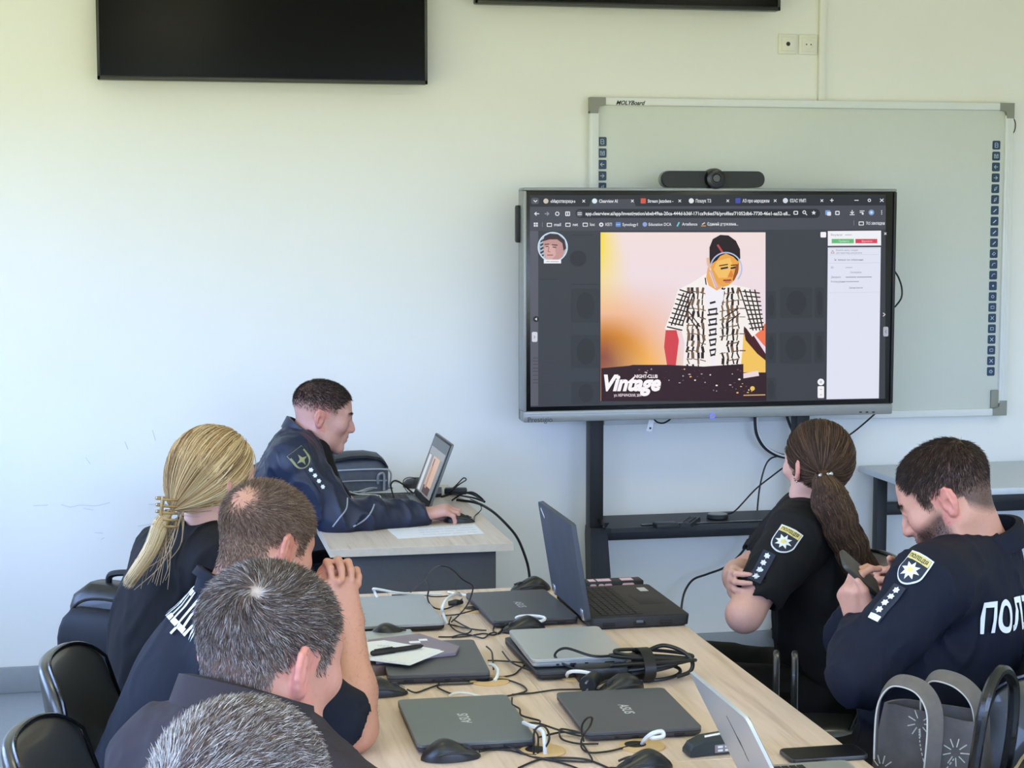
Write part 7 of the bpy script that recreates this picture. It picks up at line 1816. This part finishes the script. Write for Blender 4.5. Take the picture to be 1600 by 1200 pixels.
# black backpack on the far left chair
o = empty('backpack', (-.07, 4.62, .45), 'black backpack with a top handle standing on a stool behind the blonde woman', 'backpack', math.radians(-38))
M_bp = mat('backpack_nylon', (26, 28, 34), .6, spec=.25, var=.1, bump=.3, bscale=500)
M_bp2 = mat('backpack_shell', (18, 19, 22), .4, var=.08, bump=.2, bscale=300)
def bagloft(w_, d_, h_, m, name, par, y0=0, top=.12, n=14, sag=.0, z0=0.0):
    rings = []
    for t in np.linspace(0, 1, n):
        e = min(1, t / .08); q = 1 - max(0, (t - (1 - top)) / top); ww = w_ * (.86 + .14 * e) * (.72 + .28 * math.sqrt(max(q, 0)) if q < 1 else 1); dd = d_ * (.80 + .20 * e) * (.45 + .55 * math.sqrt(max(q, 0)) if q < 1 else 1)
        dd *= 1 - sag * t
        rings.append([(x, y + y0, z0 + h_ * t) for x, y in rrect(ww, dd, min(ww, dd) * .35, 6)])
    return MB().loft(rings).obj(name, m, par, 60)
bagloft(.33, .15, .385, M_bp2, 'body', o, .02); pk = bagloft(.29, .08, .335, M_bp, 'front_pocket', o, -.075, .2)
P = [(-.135, -.07, .08), (-.14, -.075, .24), (-.12, -.08, .315), (-.06, -.08, .36), (.06, -.08, .36), (.12, -.08, .315), (.14, -.075, .24), (.135, -.07, .08)]
MB().tube(smooth_path(P, 6), .004, 6).obj('zip_piping', M_bp2, o)
MB().tube(smooth_path([(-.07, .02, .38), (-.06, .015, .406), (-.02, .015, .416), (.03, .015, .416), (.07, .015, .402), (.08, .02, .38)], 6), .009, 8).obj('handle', M_bp2, o)
for s_ in (-1, 1): MB().tube(smooth_path([(s_ * .09, .10, .35), (s_ * .11, .14, .30), (s_ * .10, .13, .12), (s_ * .12, .09, .03)], 6), .014, 6).obj('shoulder_strap', M_bp, o)
MB().tube(smooth_path([(.06, -.115, .10), (.058, -.118, .25), (.055, -.11, .30)], 6), .003, 6).obj('seam', M_bp2, o)

# grey briefcase bag on the presenter's desk
o = empty('briefcase_bag', (.725, 6.60, TZ), 'grey padded bag with a dark curved flap handle behind the presenter\'s laptop', 'bag', .12)
M_gb = mat('grey_bag_fabric', (92, 100, 114), .65, var=.12, vscale=60, bump=.4, bscale=500)
bagloft(.30, .16, .135, M_gb, 'body', o, 0, .35)
MB().tube(smooth_path([(-.14, -.082, .03), (-.145, -.086, .085), (-.10, -.086, .10), (.10, -.086, .10), (.145, -.086, .085), (.14, -.082, .03)], 6), .0035, 6).obj('zip', mat('zip_silver', (170, 178, 190), .4, metal=.5), o)
MB().tube(smooth_path([(-.13, -.085, .055), (0, -.088, .06), (.13, -.085, .055)], 6), .003, 6).obj('zip', MATS['zip_silver'], o)
b = MB(); b.loft([[(x, -.07 + .12 * t, .135 + .012 * math.sin(PI * t) + .010 * k) for t in np.linspace(0, 1, 8)] + [(x, -.07 + .12 * t, .125 + .008 * math.sin(PI * t) + .010 * k) for t in np.linspace(1, 0, 8)] for x, k in ((-.08, .0), (-.06, .8), (.0, 1.6), (.06, 1.6), (.11, .6), (.13, -1.2), (.14, -3))]); b.obj('handle_flap', M_bp2, o, 60)
MB().tube(smooth_path([(.095, -.09, .045), (.095, -.094, .075), (.108, -.094, .085), (.118, -.092, .075), (.118, -.09, .02)], 6), .005, 7).obj('buckle', MATS['zip_silver'], o)
for k in range(3): MB().tube(smooth_path([(-.02 + .02 * k, -.092, .02), (.02 + .02 * k, -.10, .012 + .01 * k), (.06 + .015 * k, -.095, .03)], 5), .003, 6).obj('key_ring', MATS['zip_silver'], o)

# bags on the near right chair
o = empty('tote_bag', (1.475, 3.14, .486), 'grey fabric tote with broad handles and stitched flower pattern, on a chair by the table', 'bag', math.radians(-52))
M_tote = mat('tote_canvas', (92, 88, 86), .85, spec=.2, var=.16, vscale=26, bump=.5, bscale=500)
M_tote2 = mat('tote_handle', (110, 104, 98), .8, spec=.2, var=.12, vscale=40, bump=.4, bscale=500)
M_stitch = mat('stitch_cream', (196, 192, 182), .8, var=.03)
def softbag(w_, d_, h_, seed, lean=0.0, amp=.010):
    f = waves(seed, 6, 24); n, k = 20, 56; rings = []
    for t in np.linspace(0, 1, n):
        ww = w_ * (.96 + .10 * math.sin(PI * t) - .08 * t ** 3); dd = d_ * (1 - .52 * t ** 1.4)
        base = np.array(rrect(ww, dd, min(ww, dd) * .42, 14)); a = np.arctan2(base[:, 1], base[:, 0])
        P3 = np.c_[base[:, 0], base[:, 1] + lean * t, np.full(len(base), h_ * t)]; w = f(P3)[:, None]
        P3[:, :2] *= 1 + w * amp * 8 * min(1, .3 + t); P3[:, 2] += (.012 * np.sin(a * 2 + seed)) * t * t
        rings.append(P3)
    return rings
rg = softbag(.235, .15, .350, 5, .02)
b = MB(); inner = [np.array(r) * [.93, .88, 1] for r in rg[::-1]]; b.loft(rg + inner[:6]); bd = b.obj('body', M_tote, o, 60)
for y_, dx in ((-.055, -.02), (.050, .02)):
    P = smooth_path([(-.060 + dx, y_ * 1.22, .25), (-.064 + dx, y_ * 1.0, .335), (-.054 + dx, y_ * .9, .378), (-.028 + dx, y_ * .8, .402), (.020 + dx, y_ * .8, .398), (.052 + dx, y_ * .95, .370), (.062 + dx, y_ * 1.1, .325), (.06 + dx, y_ * 1.24, .24)], 7)
    nrm = np.array([0, 1.0, 0]); G = np.zeros((len(P), 4, 3)); T = np.gradient(P, axis=0); T /= np.linalg.norm(T, axis=1)[:, None]; W_ = np.cross(T, nrm); W_ /= np.linalg.norm(W_, axis=1)[:, None]
    for j, q in enumerate(np.linspace(-.5, .5, 4)): G[:, j] = P + W_ * q * .014 + nrm * (q * .034)
    hb = MB().sheet(G, .005).obj('handle', M_tote2, o, 60)
    MB().tube(G[:, 0] + [0, -.001, 0], .0016, 5).obj('edge_stitch', M_stitch, hb)
b = MB(); rr = random.Random(8); bv = BVHTree.FromPolygons([v.co[:] for v in bd.data.vertices], [list(p_.vertices) for p_ in bd.data.polygons])
def onbag(x, z):
    h = bv.ray_cast(Vector((x, -.4, z)), Vector((0, 1, 0)), .6); return None if h[0] is None else np.array(h[0]) + [0, -.001, 0]
for pl in ([(-.02, .02), (.0, .12), (.03, .2), (.07, .27)], [(.0, .12), (-.05, .15), (-.08, .20)], [(.03, .20), (.0, .27), (-.01, .31)], [(.0, .08), (.06, .12), (.11, .16)], [(-.01, .05), (-.06, .07), (-.10, .06)]):
    Q = [onbag(x, z) for x, z in smooth_path(np.array([(x, z, 0) for x, z in pl], float), 7)[:, :2]]; Q = [q for q in Q if q is not None]
    for a_, c_ in zip(Q[:-1:1], Q[1::1]): b.tube([a_, a_ + (c_ - a_) * .6], .0013, 4)
for cx_, cz_ in ((-.08, .22), (-.01, .32), (.11, .17), (-.10, .06), (.07, .28), (.02, .05)):
    for k in range(9):
        t = k * .7; a_, c_ = onbag(cx_ + .010 * math.cos(t), cz_ + .010 * math.sin(t)), onbag(cx_ + .026 * math.cos(t), cz_ + .026 * math.sin(t))
        if a_ is not None and c_ is not None: b.tube([a_, c_], .0012, 4)
b.obj('embroidery', M_stitch, o)
o = empty('handbag', (1.55, 2.91, .486), 'glossy black leather handbag with two tall handles, right of the grey tote', 'handbag', math.radians(40))
rg = softbag(.23, .13, .29, 11, .0, .006); b = MB(); b.loft(rg); b.obj('body', M_leath2, o, 60)
for y_ in (-.045, .045):
    P = smooth_path([(-.075, y_ * 1.6, .20), (-.08, y_ * 1.2, .33), (-.06, y_, .43), (0, y_, .468), (.06, y_, .43), (.08, y_ * 1.2, .33), (.075, y_ * 1.6, .20)], 8)
    MB().tube(P, .011, 8).obj('handle', M_leath2, o)
MB().tube(smooth_path([(-.12, 0, .30), (-.06, -.01, .308), (0, 0, .312), (.06, .01, .308), (.12, 0, .30)], 6), .003, 6).obj('zip', mat('zip_brass', (190, 170, 130), .4, metal=.6), o)
MB().tube(smooth_path([(.13, -.05, .05), (.145, -.04, .15), (.13, -.03, .26), (.10, 0, .31)], 6), .0028, 6).obj('edge_trim', MATS['zip_brass'], o)
# dark handbag between the woman and the man
o = empty('handbag', (1.50, 4.00, .45), 'black handbag with looped straps between the seated woman and the bearded man', 'handbag', math.radians(70))
rg = softbag(.22, .11, .17, 17, .0, .006); MB().loft(rg).obj('body', M_leath2, o, 60)
for y_ in (-.022, .022):
    P = smooth_path([(-.05, y_, .13), (-.055, y_, .20), (-.03, y_, .265), (.0, y_, .28), (.03, y_, .265), (.055, y_, .20), (.05, y_, .13)], 8); MB().tube(P, .008, 8).obj('strap', M_leath, o)
